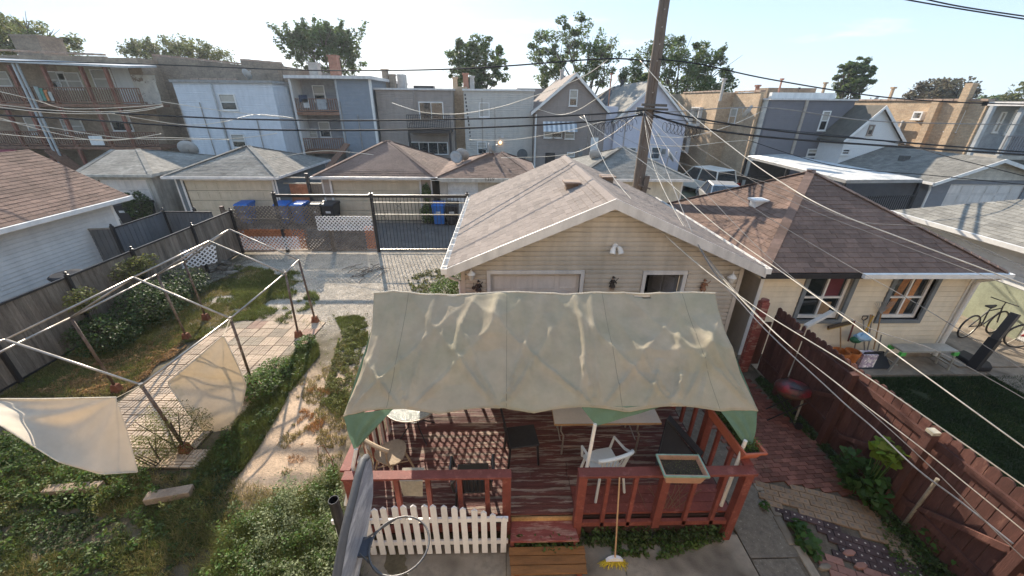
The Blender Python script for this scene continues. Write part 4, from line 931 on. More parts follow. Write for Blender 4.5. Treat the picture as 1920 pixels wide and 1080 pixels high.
bp_ = mat('black_plastic', (.02, .02, .022), .3, var=.1, bump=.03, spec=.6)
mb = MB(); mb.box(-.22, .24, -.22, .22, .40, .43); place(mb, M).build('seat', bp_, t, bevel=.01)
mb = MB(); mb.tube([(-.2+.0, -.24, .44), (-.28, -.25, .7), (-.3, -.18, .84), (-.31, 0, .88), (-.3, .18, .84), (-.28, .25, .7), (-.2, .24, .44)], .02, 8); place(mb, M).build('back_frame', bp_, t)
for k in range(7): mb = MB(); v = -.17+k*.057; mb.bar((-.21, v*.95, .43), (-.3, v, .86), .03, .012, up=(1, 0, 0)); place(mb, M).build('back_slat', bp_, t)
for s in (-1, 1):
    mb = MB(); mb.tube([(-.25, .25*s, .6), (-.05, .29*s, .66), (.18, .29*s, .64), (.22, .27*s, .42)], .022, 8); place(mb, M).build('armrest', bp_, t)
    for sx in (-1, 1): mb = MB(); mb.tube([(.2*sx, .2*s, .41), (.26*sx, .24*s, 0)], .02, 6); place(mb, M).build('leg', bp_, t)
# white plastic chair
wp = mat('white_plastic', (.66, .7, .72), .4, var=.05, bump=.02)
c = AZ(1140, 890, .9); x, y = c.x+.0, c.y+.22; M = TM(x, y, DZ, 108)
t = T('plastic_chair', 'white plastic garden chair with fanned back slats behind the right railing', 'chair', (x, y, DZ))
mb = MB(); mb.prism([(-.2, -.2, .4), (.22, -.24, .41), (.24, 0, .42), (.22, .24, .41), (-.2, .2, .4)], (0, 0, .018)); place(mb, M).build('seat', wp, t)
arc = [(-.22-.09*math.cos(q), .26*math.sin(q), .80+.07*math.cos(q)) for q in np.linspace(-1.45, 1.45, 13)]
mb = MB(); mb.tube(arc, .028, 8); place(mb, M).build('backrest', wp, t)
for k in range(9): q = -1.2+k*.3; mb = MB(); mb.bar((-.2, .17*math.sin(q), .41), (-.22-.09*math.cos(q), .25*math.sin(q), .82+.06*math.cos(q)), .022, .01, up=(1, 0, 0)); place(mb, M).build('back_slat', wp, t)
for s in (-1, 1):
    mb = MB(); mb.tube([(-.24, .26*s, .78), (-.05, .28*s, .66), (.2, .27*s, .64), (.22, .24*s, .42)], .02, 8); place(mb, M).build('armrest', wp, t)
    for sx in (-1, 1): mb = MB(); mb.tube([(.2*sx, .19*s, .4), (.25*sx, .24*s, 0)], .02, 6); place(mb, M).build('leg', wp, t)
# folding table
a, b = AZ(1040, 795, 1.18), AZ(1236, 789, 1.18)
t = T('folding_table', 'long white folding table with tan edge under the canopy', 'table', ((a.x+b.x)/2, a.y+.3, DZ))
tw = mat('table_laminate', (.55, .55, .57), .45, var=.06, bump=.02)
mb = MB(); mb.box(a.x, b.x+.02, a.y, a.y+.72, 1.155, 1.18); mb.build('tabletop', tw, t)
mb = MB(); mb.box(a.x-.004, b.x+.024, a.y-.006, a.y-.001, 1.15, 1.182); mb.box(a.x-.006, a.x-.001, a.y, a.y+.72, 1.15, 1.182); mb.box(b.x+.021, b.x+.026, a.y, a.y+.72, 1.15, 1.182); mb.build('edge_band', mat('tan_edge', (.34, .22, .12), .7), t)
for (xx, s) in ((a.x+.12, 1), (b.x-.3, -1)):
    for yy in (a.y+.08, a.y+.64): mb = MB(); mb.tube([(xx, yy, 1.15), (xx, yy, .95), (xx+.05, yy, .85), (xx+.04, yy, DZ)], .014, 6); mb.build('leg', galv, t)
    mb = MB(); mb.tube([(xx, a.y+.08, .75), (xx, a.y+.64, .75)], .01); mb.tube([(xx, a.y+.36, .8), (xx+s*.3, a.y+.36, 1.15)], .009); mb.build('brace', galv, t)
# black folding lounge chair lying half open
c = AZ(1275, 835, .6); t = T('folding_lounger', 'black folded sling lounger leaning by the right deck railing', 'lounger', (2.75, 4.35, DZ))
mb = MB(); mb.prism([(2.35, 4.15, .62), (3.0, 4.1, .62), (2.98, 4.2, .66), (2.62, 4.62, 1.02)], (0.012, .012, .012)); mb.build('sling', bf, t)
mb = MB(); mb.prism([(2.62, 4.64, 1.03), (2.7, 4.72, 1.03), (3.1, 4.25, .72), (3.02, 4.18, .7)], (0, 0, .03)); mb.build('headrest', bf, t)
for p, q in (((2.33, 4.13, .64), (2.62, 4.64, 1.05)), ((2.62, 4.64, 1.05), (3.04, 4.2, .68)), ((2.33, 4.13, .64), (2.75, 4.3, DZ)), ((3.03, 4.12, .66), (2.6, 4.4, DZ)), ((3.0, 4.1, .6), (2.9, 4.5, DZ)), ((2.33, 4.13, .64), (3.03, 4.1, .64))):
    mb = MB(); mb.tube([p, q], .013, 6); mb.build('frame_tube', blacki, t)
# planters on the railing
def planter(cx, cy, cz, w, d, h, rz, m, label, inner, plants, size=.02, lm=None):
    M = TM(cx, cy, cz, rz); t = T('planter_box', label, 'planter', (cx, cy, cz), 'planters on the deck railing'); k = .82; th = .012
    mb = MB()
    def ring(w, d, z): return [(-w/2, -d/2, z), (w/2, -d/2, z), (w/2, d/2, z), (-w/2, d/2, z)]
    r0, r1, i1, i0 = ring(w*k, d*k, 0), ring(w, d, h), ring(w-2*th, d-2*th, h), ring(w*k-2*th, d*k-2*th, .02)
    F = [(0, 3, 2, 1)]+[(i, (i+1) % 4, (i+1) % 4+4, i+4) for i in range(4)]+[(4+i, 4+(i+1) % 4, 8+(i+1) % 4, 8+i) for i in range(4)]+[(8+i, 8+(i+1) % 4, 12+(i+1) % 4, 12+i) for i in range(4)]+[(12, 13, 14, 15)]
    mb.add(r0+r1+i1+i0, F); place(mb, M).build('tub', m, t)
    mb = MB()
    for (a, b, c_, d_) in ((-w/2-.015, w/2+.015, -d/2-.015, -d/2), (-w/2-.015, w/2+.015, d/2, d/2+.015), (-w/2-.015, -w/2, -d/2, d/2), (w/2, w/2+.015, -d/2, d/2)): mb.box(a, b, c_, d_, h-.025, h+.004)
    place(mb, M).build('rim', inner, t)
    mb = MB(); mb.prism(ring(w*.93, d*.92, h*.62), (0, 0, .01)); place(mb, M).build('soil', soilm, t)
    P = np.stack([rng.uniform(-w*.45, w*.45, plants), rng.uniform(-d*.42, d*.42, plants), h*.62+rng.uniform(0, 1, plants)**2*.14+.01], 1)
    P = P @ np.array(M.to_3x3()).T+np.array([cx, cy, cz]); leafmesh('foliage', P, size, lm or leafy, t)
planter(2.23, 3.36, RT+.022, .52, .3, .17, -2, tanpl, 'tan trough planter with green rim and little soil on the front right railing', mat('green_rim', (.2, .3, .24), .6), 260, .012)
planter(3.22, 3.98, RT+.022, .27, .95, .19, 3, terra, 'long terracotta trough full of plants at the right end of the deck', terra, 2200, .03, leafg)
# broom
t = T('broom', 'yellow bristled broom with wooden handle leaning on the front right railing', 'broom', (1.5, 3.1, .012))
p = AZ(1152, 1050, .1); q = Vector((1.46, 3.33, 1.37)); p2 = Vector((p.x, p.y-.02, .1)); hd = (q-p2).normalized()
mb = MB(); mb.tube([p2+hd*.05, q], .011, 8); mb.build('handle', mat('broom_handle', (.48, .3, .17), .55), t)
mb = MB(); mb.prism([p2+X_*-.115+Z_*.0, p2+X_*.115+Z_*0, p2+X_*.08+Z_*.045, p2+X_*.015+Z_*.075, p2+X_*-.015+Z_*.075, p2+X_*-.08+Z_*.045], (0, .04, 0)); mb.build('head', whitepk, t)
mb = MB()
for k in range(150):
    u = random.uniform(-1, 1); a = p2+X_*u*.11+Y_*random.uniform(0, .04); b = a+Vector((u*.08+random.gauss(0, .015), random.gauss(-.02, .025), -.085+random.uniform(-.01, .02))); mb.bar(a, b, .004, .004)
tag(mb.build('bristles', mat('yellow_bristle', (.62, .5, .05), .7, island=.3), t), kind='stuff')

# ================================================================ BASKETBALL HOOP (bottom left)
bx = -1.15
t = T('basketball_hoop', 'basketball backboard with netless rim seen from above at the deck corner', 'basketball hoop', (-1.3, 2.0, 0))
top = [(691, 858), (684, 866), (676, 895), (668, 930), (659, 965), (651, 1000), (644, 1040), (637, 1080), (622, 1160), (605, 1250)]; bot = [(694, 868), (697, 890), (697, 930), (692, 965), (686, 1000), (678, 1040), (670, 1080), (656, 1160), (640, 1250)]
tp = [AX(a, b, bx) for a, b in top]; bt = [AX(a, b, bx) for a, b in bot]
mb = MB(); mb.prism([p+X_*.0 for p in tp]+[p for p in bt[::-1]], (.012, 0, 0)); mb.build('backboard', mat('scuffed_acrylic', (.26, .28, .33), .3, var=.3, scale=8, bump=.1, col2=(.46, .48, .52), c2pos=(.5, .6), c2scale=5, stretch=(1, .6, 3)), t)
mb = MB(); mb.tube([p+X_*-.02 for p in tp], .033, 12); mb.build('edge_padding', mat('grey_padding', (.075, .078, .085), .6, var=.12, bump=.1), t, smooth=True)
mb = MB(); mb.tube([p+X_*.006 for p in bt], .006, 6); mb.build('lower_trim', blacki, t)
rc = AZ(749, 1021, 2.4); rr = .232
rim = mat('worn_rim_steel', (.09, .09, .095), .4, var=.3, metal=.6, bump=.1, spec=.6)
mb = MB(); mb.tube([rc+Vector((rr*math.cos(k*math.pi/20), rr*math.sin(k*math.pi/20), 0)) for k in range(40)], .0085, 8, closed=True); ro = mb.build('rim', rim, t, smooth=True)
mb = MB(); mb.tube([rc+Vector((rr*1.0*math.cos(a), rr*1.0*math.sin(a), -.02)) for a in np.linspace(R(185), R(275), 12)], .006, 6); mb.build('under_ring', rim, ro)
for k in range(12):
    a = k*math.pi/6; p = rc+Vector((rr*math.cos(a), rr*math.sin(a), 0)); mb = MB(); mb.tube([p+Vector((.0, 0, -.008)), p+Vector((-.012*math.cos(a), -.012*math.sin(a), -.028)), p+Vector((.01*math.sin(a), 0, -.03))], .003, 5); mb.build('net_hook', galv, ro)
P0 = Vector((bx+.02, rc.y, 2.4))
mb = MB(); mb.box(bx+.013, rc.x-rr-.0, rc.y-.075, rc.y+.075, 2.365, 2.385); mb.build('bracket', mat('dark_blue_steel', (.05, .06, .085), .5), t)
for s in (-1, 1): mb = MB(); mb.tube([P0+Vector((-.0, .05*s, -.02)), rc+Vector((-rr*.35, rr*.93*s, -.002))], .0075, 6); mb.build('brace', rim, t)
t2 = T('steel_pole', 'open ended black steel pole standing in the weeds by the deck corner', 'pole', (-1.75, 2.95, 0))
p = AY(625, 937, 2.75); mb = MB(); n = 20; ro_, ri = .052, .046
V = [];
for (r_, z) in ((ro_, 0), (ro_, p.z), (ri, p.z), (ri, p.z-.5)):
    for j in range(n): V.append((p.x+r_*math.cos(2*math.pi*j/n), 2.75+r_*math.sin(2*math.pi*j/n), z))
mb.add(V, [(i*n+j, i*n+(j+1) % n, (i+1)*n+(j+1) % n, (i+1)*n+j) for i in range(3) for j in range(n)]+[tuple(range(3*n, 4*n))]); mb.build('shaft', mat('black_steel_pole', (.025, .024, .028), .35, var=.3, spec=.6, bump=.04), t2, smooth=False)
mb = MB(); mb.tube([(p.x, 2.75+.01, 0), (p.x, 2.76, .9)], .062, 16); mb.build('lower_sleeve', MATS['black_steel_pole'], t2)
# thin bent wire hook in the weeds
mb = MB(); a = AZ(632, 905, .05); mb.tube([a, a+Vector((-.02, .05, .5)), a+Vector((-.12, .1, .72)), a+Vector((-.22, .12, .66)), a+Vector((-.24, .1, .5))], .006, 6)
tag(mb.build('bent_rod', rustm), 'thin rusty rod bent over at its top beside the left deck railing', 'rod')

# ================================================================ OLD TUBE FRAME AND TARPS
ft = T('canopy_frame', 'bare metal tube frame of an old carport over the paver patio', 'frame', (-6.6, 7, 0))
def leg(base, top): 
    b = AZ(*base); t_ = AY(top[0], top[1], b.y); mb = MB(); mb.tube([b+Z_*.12, t_], .026, 8); mb.build('leg', galvd, ft, smooth=True)
    mb = MB(); mb.hexa([b+Vector((-.1, -.07, -.02)), b+Vector((.1, -.07, -.02)), b+Vector((.1, .07, -.02)), b+Vector((-.1, .07, -.02))], [b+Vector((-.06, -.05, .2)), b+Vector((.06, -.05, .2)), b+Vector((.06, .05, .2)), b+Vector((-.06, .05, .2))]); mb.build('foot', rustm, ft, bevel=.008)
    return t_
galvd = mat('old_brown_tube', (.12, .085, .07), .5, var=.35, scale=10, bump=.1, metal=.3, col2=(.22, .19, .17), c2pos=(.5, .65))
Rt = [leg((350, 848), (265, 722)), leg((475, 722), (432, 597)), leg((561, 633), (535, 512)), leg((592, 605), (560, 487))]
Lt = [leg((222, 735), (132, 596)), leg((352, 637), (294, 515)), leg((388, 600), (345, 491))]
Rg = [AY(10, 637, 5.3), AY(250, 520, 7.0), AY(392, 452, 8.9), AY(430, 430, 9.6)]
def tb(p, q, r=.019, nm='rafter', m=None): mb = MB(); mb.tube([p, q], r, 8); mb.build(nm, m or galv, ft, smooth=True)
for i in range(4): tb(Rt[i], Rg[i])
for i in range(3): tb(Rt[i], Rt[i+1], nm='eave_tube'); tb(Rg[i], Rg[i+1], nm='ridge_tube')
for i in range(2): tb(Lt[i], Lt[i+1], nm='eave_tube')
for i in range(3): tb(Lt[i], Rg[i+1], nm='rafter')
l0 = AY(-60, 690, 4.9); tb(l0, AY(47, 637, 5.6), nm='eave_tube'); tb(AY(47, 637, 5.6), Lt[0], nm='eave_tube'); tb(AY(10, 637, 5.3), AY(-60, 655, 5.0), nm='rafter')
mb = MB()
for i, v in enumerate(Rt[:3]): mb.tube([v-Z_*.05, v+Z_*.03], .03, 8)
mb.build('joint_sleeve', galv, ft)
# tarp sheets: lofted between two edges
def resample(pts, n):
    d = [0]
    for a, b in zip(pts, pts[1:]): d.append(d[-1]+(b-a).length)
    out = []
    for k in range(n):
        t = d[-1]*k/(n-1); i = max(q for q in range(len(pts)-1) if d[q] <= t+1e-9); f = (t-d[i])/max(d[i+1]-d[i], 1e-9); out.append(pts[i].lerp(pts[i+1], min(1, f)))
    return out
def smooth(P, k=3):
    for _ in range(k): P = [P[0]]+[P[i-1]*.25+P[i]*.5+P[i+1]*.25 for i in range(1, len(P)-1)]+[P[-1]]
    return P
def tarp(e0, e1, m, label, fold, n=70, k=36):
    A, B = smooth(resample(e0, n)), smooth(resample(e1, n)); nor = ((A[-1]-A[0]).cross(B[n//2]-A[n//2])).normalized(); V = []
    for j in range(k):
        f = j/(k-1)
        for i in range(n): V.append(tuple(A[i].lerp(B[i], f)+nor*fold(i/(n-1), f)))
    ii = (np.arange(k-1)[:, None]*n+np.arange(n-1)[None]).ravel(); o = npmesh('hanging_tarp', V, np.stack([ii, ii+1, ii+1+n, ii+n], 1), m, None, smooth=True)
    tag(o, label, 'tarp')
    for ee in (A, B): h_ = MB(); h_.tube([p for p in ee], .009, 6); h_.build('hem', mat('tarp_hem', (.6, .55, .46), .8), o)
    md = o.modifiers.new('thick', 'SOLIDIFY'); md.thickness = .003; return o
def f1(u, v):
    r = math.atan2(v+.02, 1.02-u); r2 = math.hypot(v, 1-u)
    return .10*math.sin(math.pi*v)*math.sin(math.pi*min(1, u*1.0))+(.035*math.sin(r*9)+.02*math.sin(r*17+1))*min(1, r2*2)*math.exp(-r2*.8)
tarp([AY(-60, 748, 4.5), AY(80, 748, 4.5), AY(218, 745, 4.45)], [AY(-60, 770, 4.1), AY(0, 796, 4.0), AY(40, 822, 3.95), AY(110, 866, 3.85), AY(190, 889, 3.8), AY(257, 885, 3.95)], tarpm, 'large cream tarp sagging at the left edge of the photo', f1)
def f2(u, v): return .05*math.sin(math.pi*v)*math.sin(math.pi*u)-.03*math.exp(-((u-.45)/.04)**2)*math.sin(math.pi*v)+.012*math.sin(v*11+u*5)*math.sin(math.pi*u)
tarp([AY(418, 630, 5.9), AY(313, 718, 5.85), AY(345, 765, 5.6), AY(372, 800, 5.5), AY(398, 820, 5.5)], [AY(419, 630, 5.9), AY(440, 672, 5.9), AY(462, 722, 5.95), AY(452, 770, 5.75), AY(425, 805, 5.6), AY(399, 820, 5.5)], tarpd, 'smaller grubby tarp hanging by its corner over the pavers', f2)
mb = MB(); mb.tube([Rt[0], AY(218, 746, 4.45)], .005, 5); tag(mb.build('tie_cord', rope), 'cord tying the corner of the large cream tarp to the frame', 'cord')
mb = MB(); mb.tube([Rt[1], AY(418, 632, 5.9)], .006, 5); tag(mb.build('tie_cord', rope), 'short cord tying the smaller tarp to the tube frame', 'cord')

# ================================================================ LEFT FENCES
FX = -10.45; FZ = 1.72
lf = T('board_fence', 'long grey weathered board fence with black metal posts on the left', 'fence', (FX, 9, 0))
y = 2.4; i = 0
while y < 15.0:
    w = random.choice((.14, .14, .19)); mb = MB(); mb.box(FX-.012, FX+.012, y+.003, y+w-.003, .06, FZ-.05+random.uniform(-.004, .004)); mb.build('board', greyw, lf); y += w
for k in range(7):
    y = [3.2, 5.0, 6.95, 8.75, 10.55, 12.9, 14.95][k]
    mb = MB(); mb.box(FX+.015, FX+.085, y-.035, y+.035, 0, FZ+.04); pp = mb.build('post', blacki, lf)
    mb = MB(); mb.lathe((FX+.05, y, FZ+.04), [(.05, 0), (.05, .015), (.02, .03), (.035, .06), (.035, .08), (.0, .1)], 8); mb.build('finial', blacki, pp)
mb = MB(); mb.box(FX-.02, FX+.03, 2.4, 15.0, FZ-.045, FZ+.0); mb.build('top_rail', blacki, lf)
mb = MB(); mb.box(FX+.013, FX+.035, 2.4, 15.0, .05, .09); mb.build('bottom_rail', blacki, lf)
# neighbour's grey corrugated metal fence
corr = mat('grey_metal_panel', (.15, .165, .19), .45, var=.08, bump=.03, metal=.2)
nf = T('metal_panel_fence', 'blue grey ribbed metal fence behind the board fence', 'fence', (-12.4, 12, 0))
def ribs(parent, a, b, z0, z1, m, n):
    a, b = Vector(a), Vector(b); d = (b-a)/n; nor = Vector((d.y, -d.x, 0)).normalized()
    for k in range(n):
        p = a+d*k; q = [p, p+d*.9, p+d*.98, p+d]; mb = MB()
        pr_ = [p+nor*.0, p+d*.86+nor*0, p+d*.9-nor*.02, p+d*.96-nor*.02, p+d, p+d-nor*.028, p-nor*.028]
        mb.prism([v+Z_*z0 for v in pr_], (0, 0, z1-z0)); mb.build('panel', m, parent)
pts = [(-13.0, 11.9), (-12.35, 12.2), (-12.35, 14.3), (-10.6, 14.6)]
A0, A1, A2, A3 = AZ(160, 430, 1.85), AZ(212, 428, 1.85), AZ(307, 397, 1.85), AZ(396, 398, 1.85)
for p, q, n in ((A0, A1, 5), (A1, A2, 12), (A2, A3, 12)): ribs(nf, (p.x, p.y, 0), (q.x, q.y, 0), .1, 1.83, corr, n); mb = MB(); mb.bar((p.x, p.y, 1.85), (q.x, q.y, 1.85), .05, .04); mb.build('top_rail', galv if n == 5 else blacki, nf)
for p in (A1, A2, AZ(366, 395, 1.85)): mb = MB(); mb.box(p.x-.04, p.x+.04, p.y-.07, p.y+.01, 0, 1.93); mb.lathe((p.x, p.y-.03, 1.93), [(.05, 0), (.03, .03), (.03, .06), (0, .08)], 8); mb.build('post', blacki, nf)
t = T('round_bin', 'dark round bin lid showing above the board fence beside the white garage', 'bin', (-11.2, 8.6, 0))
p = AX(123, 512, -11.2); mb = MB(); mb.lathe((p.x, p.y, 0), [(.24, 0), (.28, p.z-.1)], 20); mb.build('body', bink, t); mb = MB(); mb.lathe((p.x, p.y, p.z-.1), [(.33, 0), (.35, .05), (.3, .09), (.0, .11)], 24); mb.build('lid', bink, t)

# ================================================================ GATE AND LATTICE SCREEN TOWARDS THE ALLEY
GY = 15.1
gt = T('iron_gate', 'black iron sliding gate with thin pickets and long top rail', 'gate', (-4, GY, 0))
pL, pM, pR = AY(515, 370, GY).x, AY(694, 367, GY).x, AY(876, 371, GY).x; zt = 2.36
for x in (pL-.02, pM+.03, pR): 
    mb = MB(); mb.box(x-.05, x+.05, GY-.05, GY+.05, 0, zt+.0); pp = mb.build('post', blacki, gt); mb = MB(); mb.box(x-.07, x+.07, GY-.07, GY+.07, zt, zt+.03); mb.lathe((x, GY, zt+.03), [(.03, 0), (.035, .04), (0, .07)], 8); mb.build('finial', blacki, pp)
mb = MB(); mb.box(pL, pR, GY-.03, GY+.03, zt-.14, zt-.03); mb.build('top_rail', blacki, gt)
n = int((pR-pM)/.135)
for k in range(1, n): x = pM+.03+k*(pR-pM)/n; mb = MB(); mb.box(x-.009, x+.009, GY-.009, GY+.009, .1, zt-.14); mb.build('picket', blacki, gt)
gm = mat('gold_rail', (.4, .36, .28), .5)
for z, d in ((.12, .02), (2.02, .015), (1.55, .015)): mb = MB(); mb.box(pM+.08, pR-.05, GY-.035-d, GY-.02, z, z+.035); mb.build('cross_rail', gm if z > .5 else galv, gt)
for cx_, cz_ in ((AY(747, 388, GY).x, 1.9), (AY(719, 405, GY).x, 1.5), (AY(786, 434, GY).x, 1.0)):
    orn = MB()
    for s in (-1, 1):
        for v in (-1, 1): orn.tube([(cx_, GY-.02, cz_), (cx_+s*.08, GY-.02, cz_+v*.05), (cx_+s*.1, GY-.02, cz_+v*.14), (cx_+s*.03, GY-.02, cz_+v*.17)], .008, 5)
    orn.build('scroll_ornament', blacki, gt)
ls = T('lattice_screen', 'patchwork screen of grey, orange and white lattice panels beside the gate', 'lattice screen', (-7.5, GY, 0))
x0 = AY(418, 400, GY).x
gl_ = mat('grey_lattice', (.15, .128, .11), .9, var=.25, bump=.2, col2=(.26, .225, .2), c2pos=(.5, .7), rand=0); ol_ = mat('orange_lattice', (.42, .19, .1), .85, var=.2, rand=0)
def LX(px, py=440): return AY(px, py, GY).x
def LZ(py, px=560): return AY(px, py, GY).z
zb_, zm_, zt1, zt2 = .1, LZ(431), LZ(394), LZ(387)
lattice(ls, (x0, GY-.03, zm_), X_, Z_, LX(470)-x0, zt1-zm_, gl_, sp=.1, sw=.05)
lattice(ls, (LX(455), GY-.06, zm_+.03), X_, Z_, LX(612)-LX(455), zt2-zm_, gl_, sp=.1, sw=.052)

lattice(ls, (LX(600)+.01, GY-.03, LZ(422)), X_, Z_, LX(690)-LX(600)-.1, .2, gl_, sp=.085, sw=.042)
lattice(ls, (LX(572), GY-.045, .1), X_, Z_, LX(684)-LX(572), zm_-.1, gl_, sp=.1, sw=.052)
lattice(ls, (LX(440), GY-.02, .15), X_, Z_, LX(577)-LX(440), zm_-.12, ol_, sp=.11, sw=.042)
lattice(ls, (LX(684)+.02, GY-.02, .15), X_, Z_, LX(704)-LX(684)-.05, .95, ol_, sp=.09, sw=.036)
mb = MB(); mb.box(LX(458), LX(545), GY+.045, GY+.06, .45, .95); mb.build('backing_board', mat('orange_board', (.36, .15, .08), .85, var=.3), ls)
wt = whitepk
def wlat(O, U, V, w, h, label):
    t = T('lattice_offcut', label, 'lattice', O, 'loose white lattice pieces'); lattice(t, O, U, V, w, h, wt, sp=.105, sw=.038, th=.01); return t
wlat((LX(600), GY-.09, LZ(431)), X_, Z_, LX(703)-LX(600), LZ(404)-LZ(431), 'white lattice strip fixed at the right end of the lattice screen')
wlat((LX(449, 462), GY-.07, .12), X_, Z_, LX(565, 462)-LX(449, 462), .55, 'white lattice strip along the foot of the lattice screen')
a, b = AZ(335, 507, .55), AZ(408, 492, .5); q = AZ(395, 472, 1.15)
wlat(a, (b-a), Vector((0, .25, .9)), (b-a).length, .62, 'white lattice offcut leaning on the rock pile by the board fence')
for x, n in ((x0-.02, 1), (LX(620), 0)):
    mb = MB(); mb.box(x-.06, x+.06, GY-.06+.06, GY+.12, 0, 1.85 if n else .9); mb.build('post', galvd if n else greyw, ls)
mb = MB(); mb.box(x0, pL+.3, GY+.01, GY+.04, LZ(412), LZ(412)+.04); mb.build('screen_rail', blacki, ls)
# corner boards and rubble
t = T('rubble_pile', 'heap of broken concrete and dead branches at the fence corner', 'rubble', (-9.6, 13.2, 0))
rm = mat('broken_concrete', (.2, .18, .155), .95, var=.3, bump=.7)
for k in range(34):
    c = AZ(random.uniform(370, 445), random.uniform(470, 520), 0); s = random.uniform(.1, .28); mb = MB(); mb.ball((0, 0, 0), s, 1, random.uniform(.5, 1), random.uniform(.3, .6), 6, 4)
    mb.v = [v*random.uniform(.8, 1.15) for v in mb.v]; mb.xf(Matrix.Translation((c.x, c.y, s*.3)) @ Matrix.Rotation(random.random()*3, 4, 'Z') @ Matrix.Rotation(random.uniform(-.5, .5), 4, 'X')); mb.build('rubble_chunk', rm, t)
mb = MB()
for k in range(40):
    c = AZ(random.uniform(360, 450), random.uniform(490, 530), .1); a = random.random()*6.3; mb.tube([c, c+Vector((math.cos(a)*.3, math.sin(a)*.3, .1)), c+Vector((math.cos(a)*.6, math.sin(a+.3)*.6, .05))], .008, 4)
tag(mb.build('dead_branches', bark, t), kind='stuff')
for k, (px, py) in enumerate([(675, 512), (690, 508), (775, 515), (650, 500)]): pass
mb = MB()
for k in range(26):
    c = AZ(random.uniform(655, 715), random.uniform(500, 522), .03); a = random.random()*6.3; mb.tube([c, c+Vector((math.cos(a)*.2, math.sin(a)*.2, .04)), c+Vector((math.cos(a)*.42, math.sin(a+.4)*.42, .0))], .01, 4)
tag(tag(mb.build('fallen_twigs', bark), 'fallen twigs lying on the gravel near the gate post', 'twigs'), kind='stuff')

# ================================================================ RED FENCE (right)
rf = T('red_board_fence', 'dark red dog eared board fence running along the right side', 'fence', (5.85, 4, 0)); rx = 5.9
y = .3; k = 0
while y < 7.15:
    w = .138; gap = .01 if not (6.2 < y < 6.5) else .06; z1 = 1.68+random.uniform(-.015, .015); mb = MB(); ln = random.uniform(-.006, .006)
    mb.prism([(rx, y, .05), (rx, y+w-gap, .05), (rx, y+w-gap+ln, z1-.035), (rx, y+w-gap-.035+ln, z1), (rx, y+.035+ln, z1), (rx, y+ln, z1-.035)], (.022, 0, 0)); mb.build('board', fencem, rf); y += w
for z in (.35, 1.42): mb = MB(); mb.box(rx-.045, rx-.002, .3, 7.15, z, z+.09); mb.build('rail', fencem, rf)
for (y, zt_) in ((1.3, 1.6), (2.5, 1.6), (3.75, 1.62), (5.05, 1.6), (6.35, 1.6)):
    mb = MB(); mb.box(rx-.16, rx-.048, y-.055, y+.055, 0, zt_); mb.build('post', fencem, rf, bevel=.006)
for y in (2.5, 3.75, 5.05): mb = MB(); mb.bar((rx-.06, y+.1, 1.0), (rx-.06, y+1.1, .42), .03, .07); mb.build('brace', fencem, rf)
t = T('gate_post', 'old peeling dark red post standing between the garages', 'post', (5.55, 7.35, 0))
p = AZ(1410, 560, 1.75); mb = MB(); mb.box(5.5, 5.66, 7.15, 7.3, 0, 1.8); mb.tube([(5.58, 7.22, 1.8), (5.58, 7.22, 1.86)], .08, 10); mb.build('shaft', redworn, t)
mb = MB(); mb.box(5.42, 5.49, 7.1, 7.2, 0, 1.5); mb.build('stake', redworn, t)
mb = MB(); mb.box(5.68, 5.88, 7.2, 7.23, .2, 1.3); mb.build('gate_board', fencem, t)
# lamp/junction box on the post, clothes prop, conduit
mb = MB(); mb.box(5.73, 5.84, 3.7, 3.8, 1.62, 1.67); tag(mb.build('junction_box', mat('pale_box', (.45, .42, .34), .5)), 'small pale metal box on top of the red fence post', 'box')
mb = MB(); mb.tube([AZ(1693, 985, 0), AY(1758, 898, 3.4)], .022, 7); mb.build; tag(mb.build('clothes_prop', mat('grey_stick', (.27, .24, .19), .9, var=.3)), 'weathered stick propping the cable beside the red fence', 'stick')
mb = MB(); mb.tube([AZ(1488, 795, 0), AY(1523, 705, 6.0)], .02, 7); tag(mb.build('fence_prop', MATS['grey_stick']), 'thin grey stake leaning on the red fence behind the grill', 'stick')
# grill
c = AZ(1478, 795, 0); gx_, gy_ = c.x-.1, c.y+.1
t = T('charcoal_grill', 'red and black charcoal grill on crossed legs beside the red fence', 'grill', (gx_, gy_, .04)); M = TM(gx_, gy_, .04, -28) @ Matrix.Diagonal((.8, .85, .92, 1))
rg = mat('grill_red', (.17, .012, .018), .4, var=.5, scale=5, spec=.5, col2=(.03, .022, .022), c2pos=(.42, .6), c2scale=4, rand=0)
mb = MB(); mb.lathe((0, 0, .62), [(.16, 0), (.24, .06), (.29, .15)], 18); mb.v = [Vector((p.x*1.25, p.y*.85, p.z)) for p in mb.v]; place(mb, M).build('firebox', mat('grill_rust', (.09, .05, .035), .8), t, smooth=True)
mb = MB(); mb.lathe((0, 0, .78), [(.3, 0), (.29, .08), (.22, .15), (.1, .18), (0, .185)], 18, cap=False); mb.v = [Vector((p.x*1.25, p.y*.85, p.z)) for p in mb.v]; place(mb, M).build('lid', rg, t, smooth=True)
mb = MB(); mb.tube([(-.1, -.2, .93), (-.1, -.25, .97), (.1, -.25, .97), (.1, -.2, .93)], .012, 6); place(mb, M).build('lid_handle', blacki, t)
for s in (-1, 1):
    for u in (-1, 1): mb = MB(); mb.tube([(-.3*u, .2*s, 0), (.28*u, .2*s, .68)], .014, 6); place(mb, M).build('leg', blacki, t)
    mb = MB(); mb.lathe((.32, .2*s, .08), [(.0, -.02), (.08, -.02), (.08, .02), (0, .02)], 14, 'y', cap=False); place(mb, M).build('wheel', bink, t)

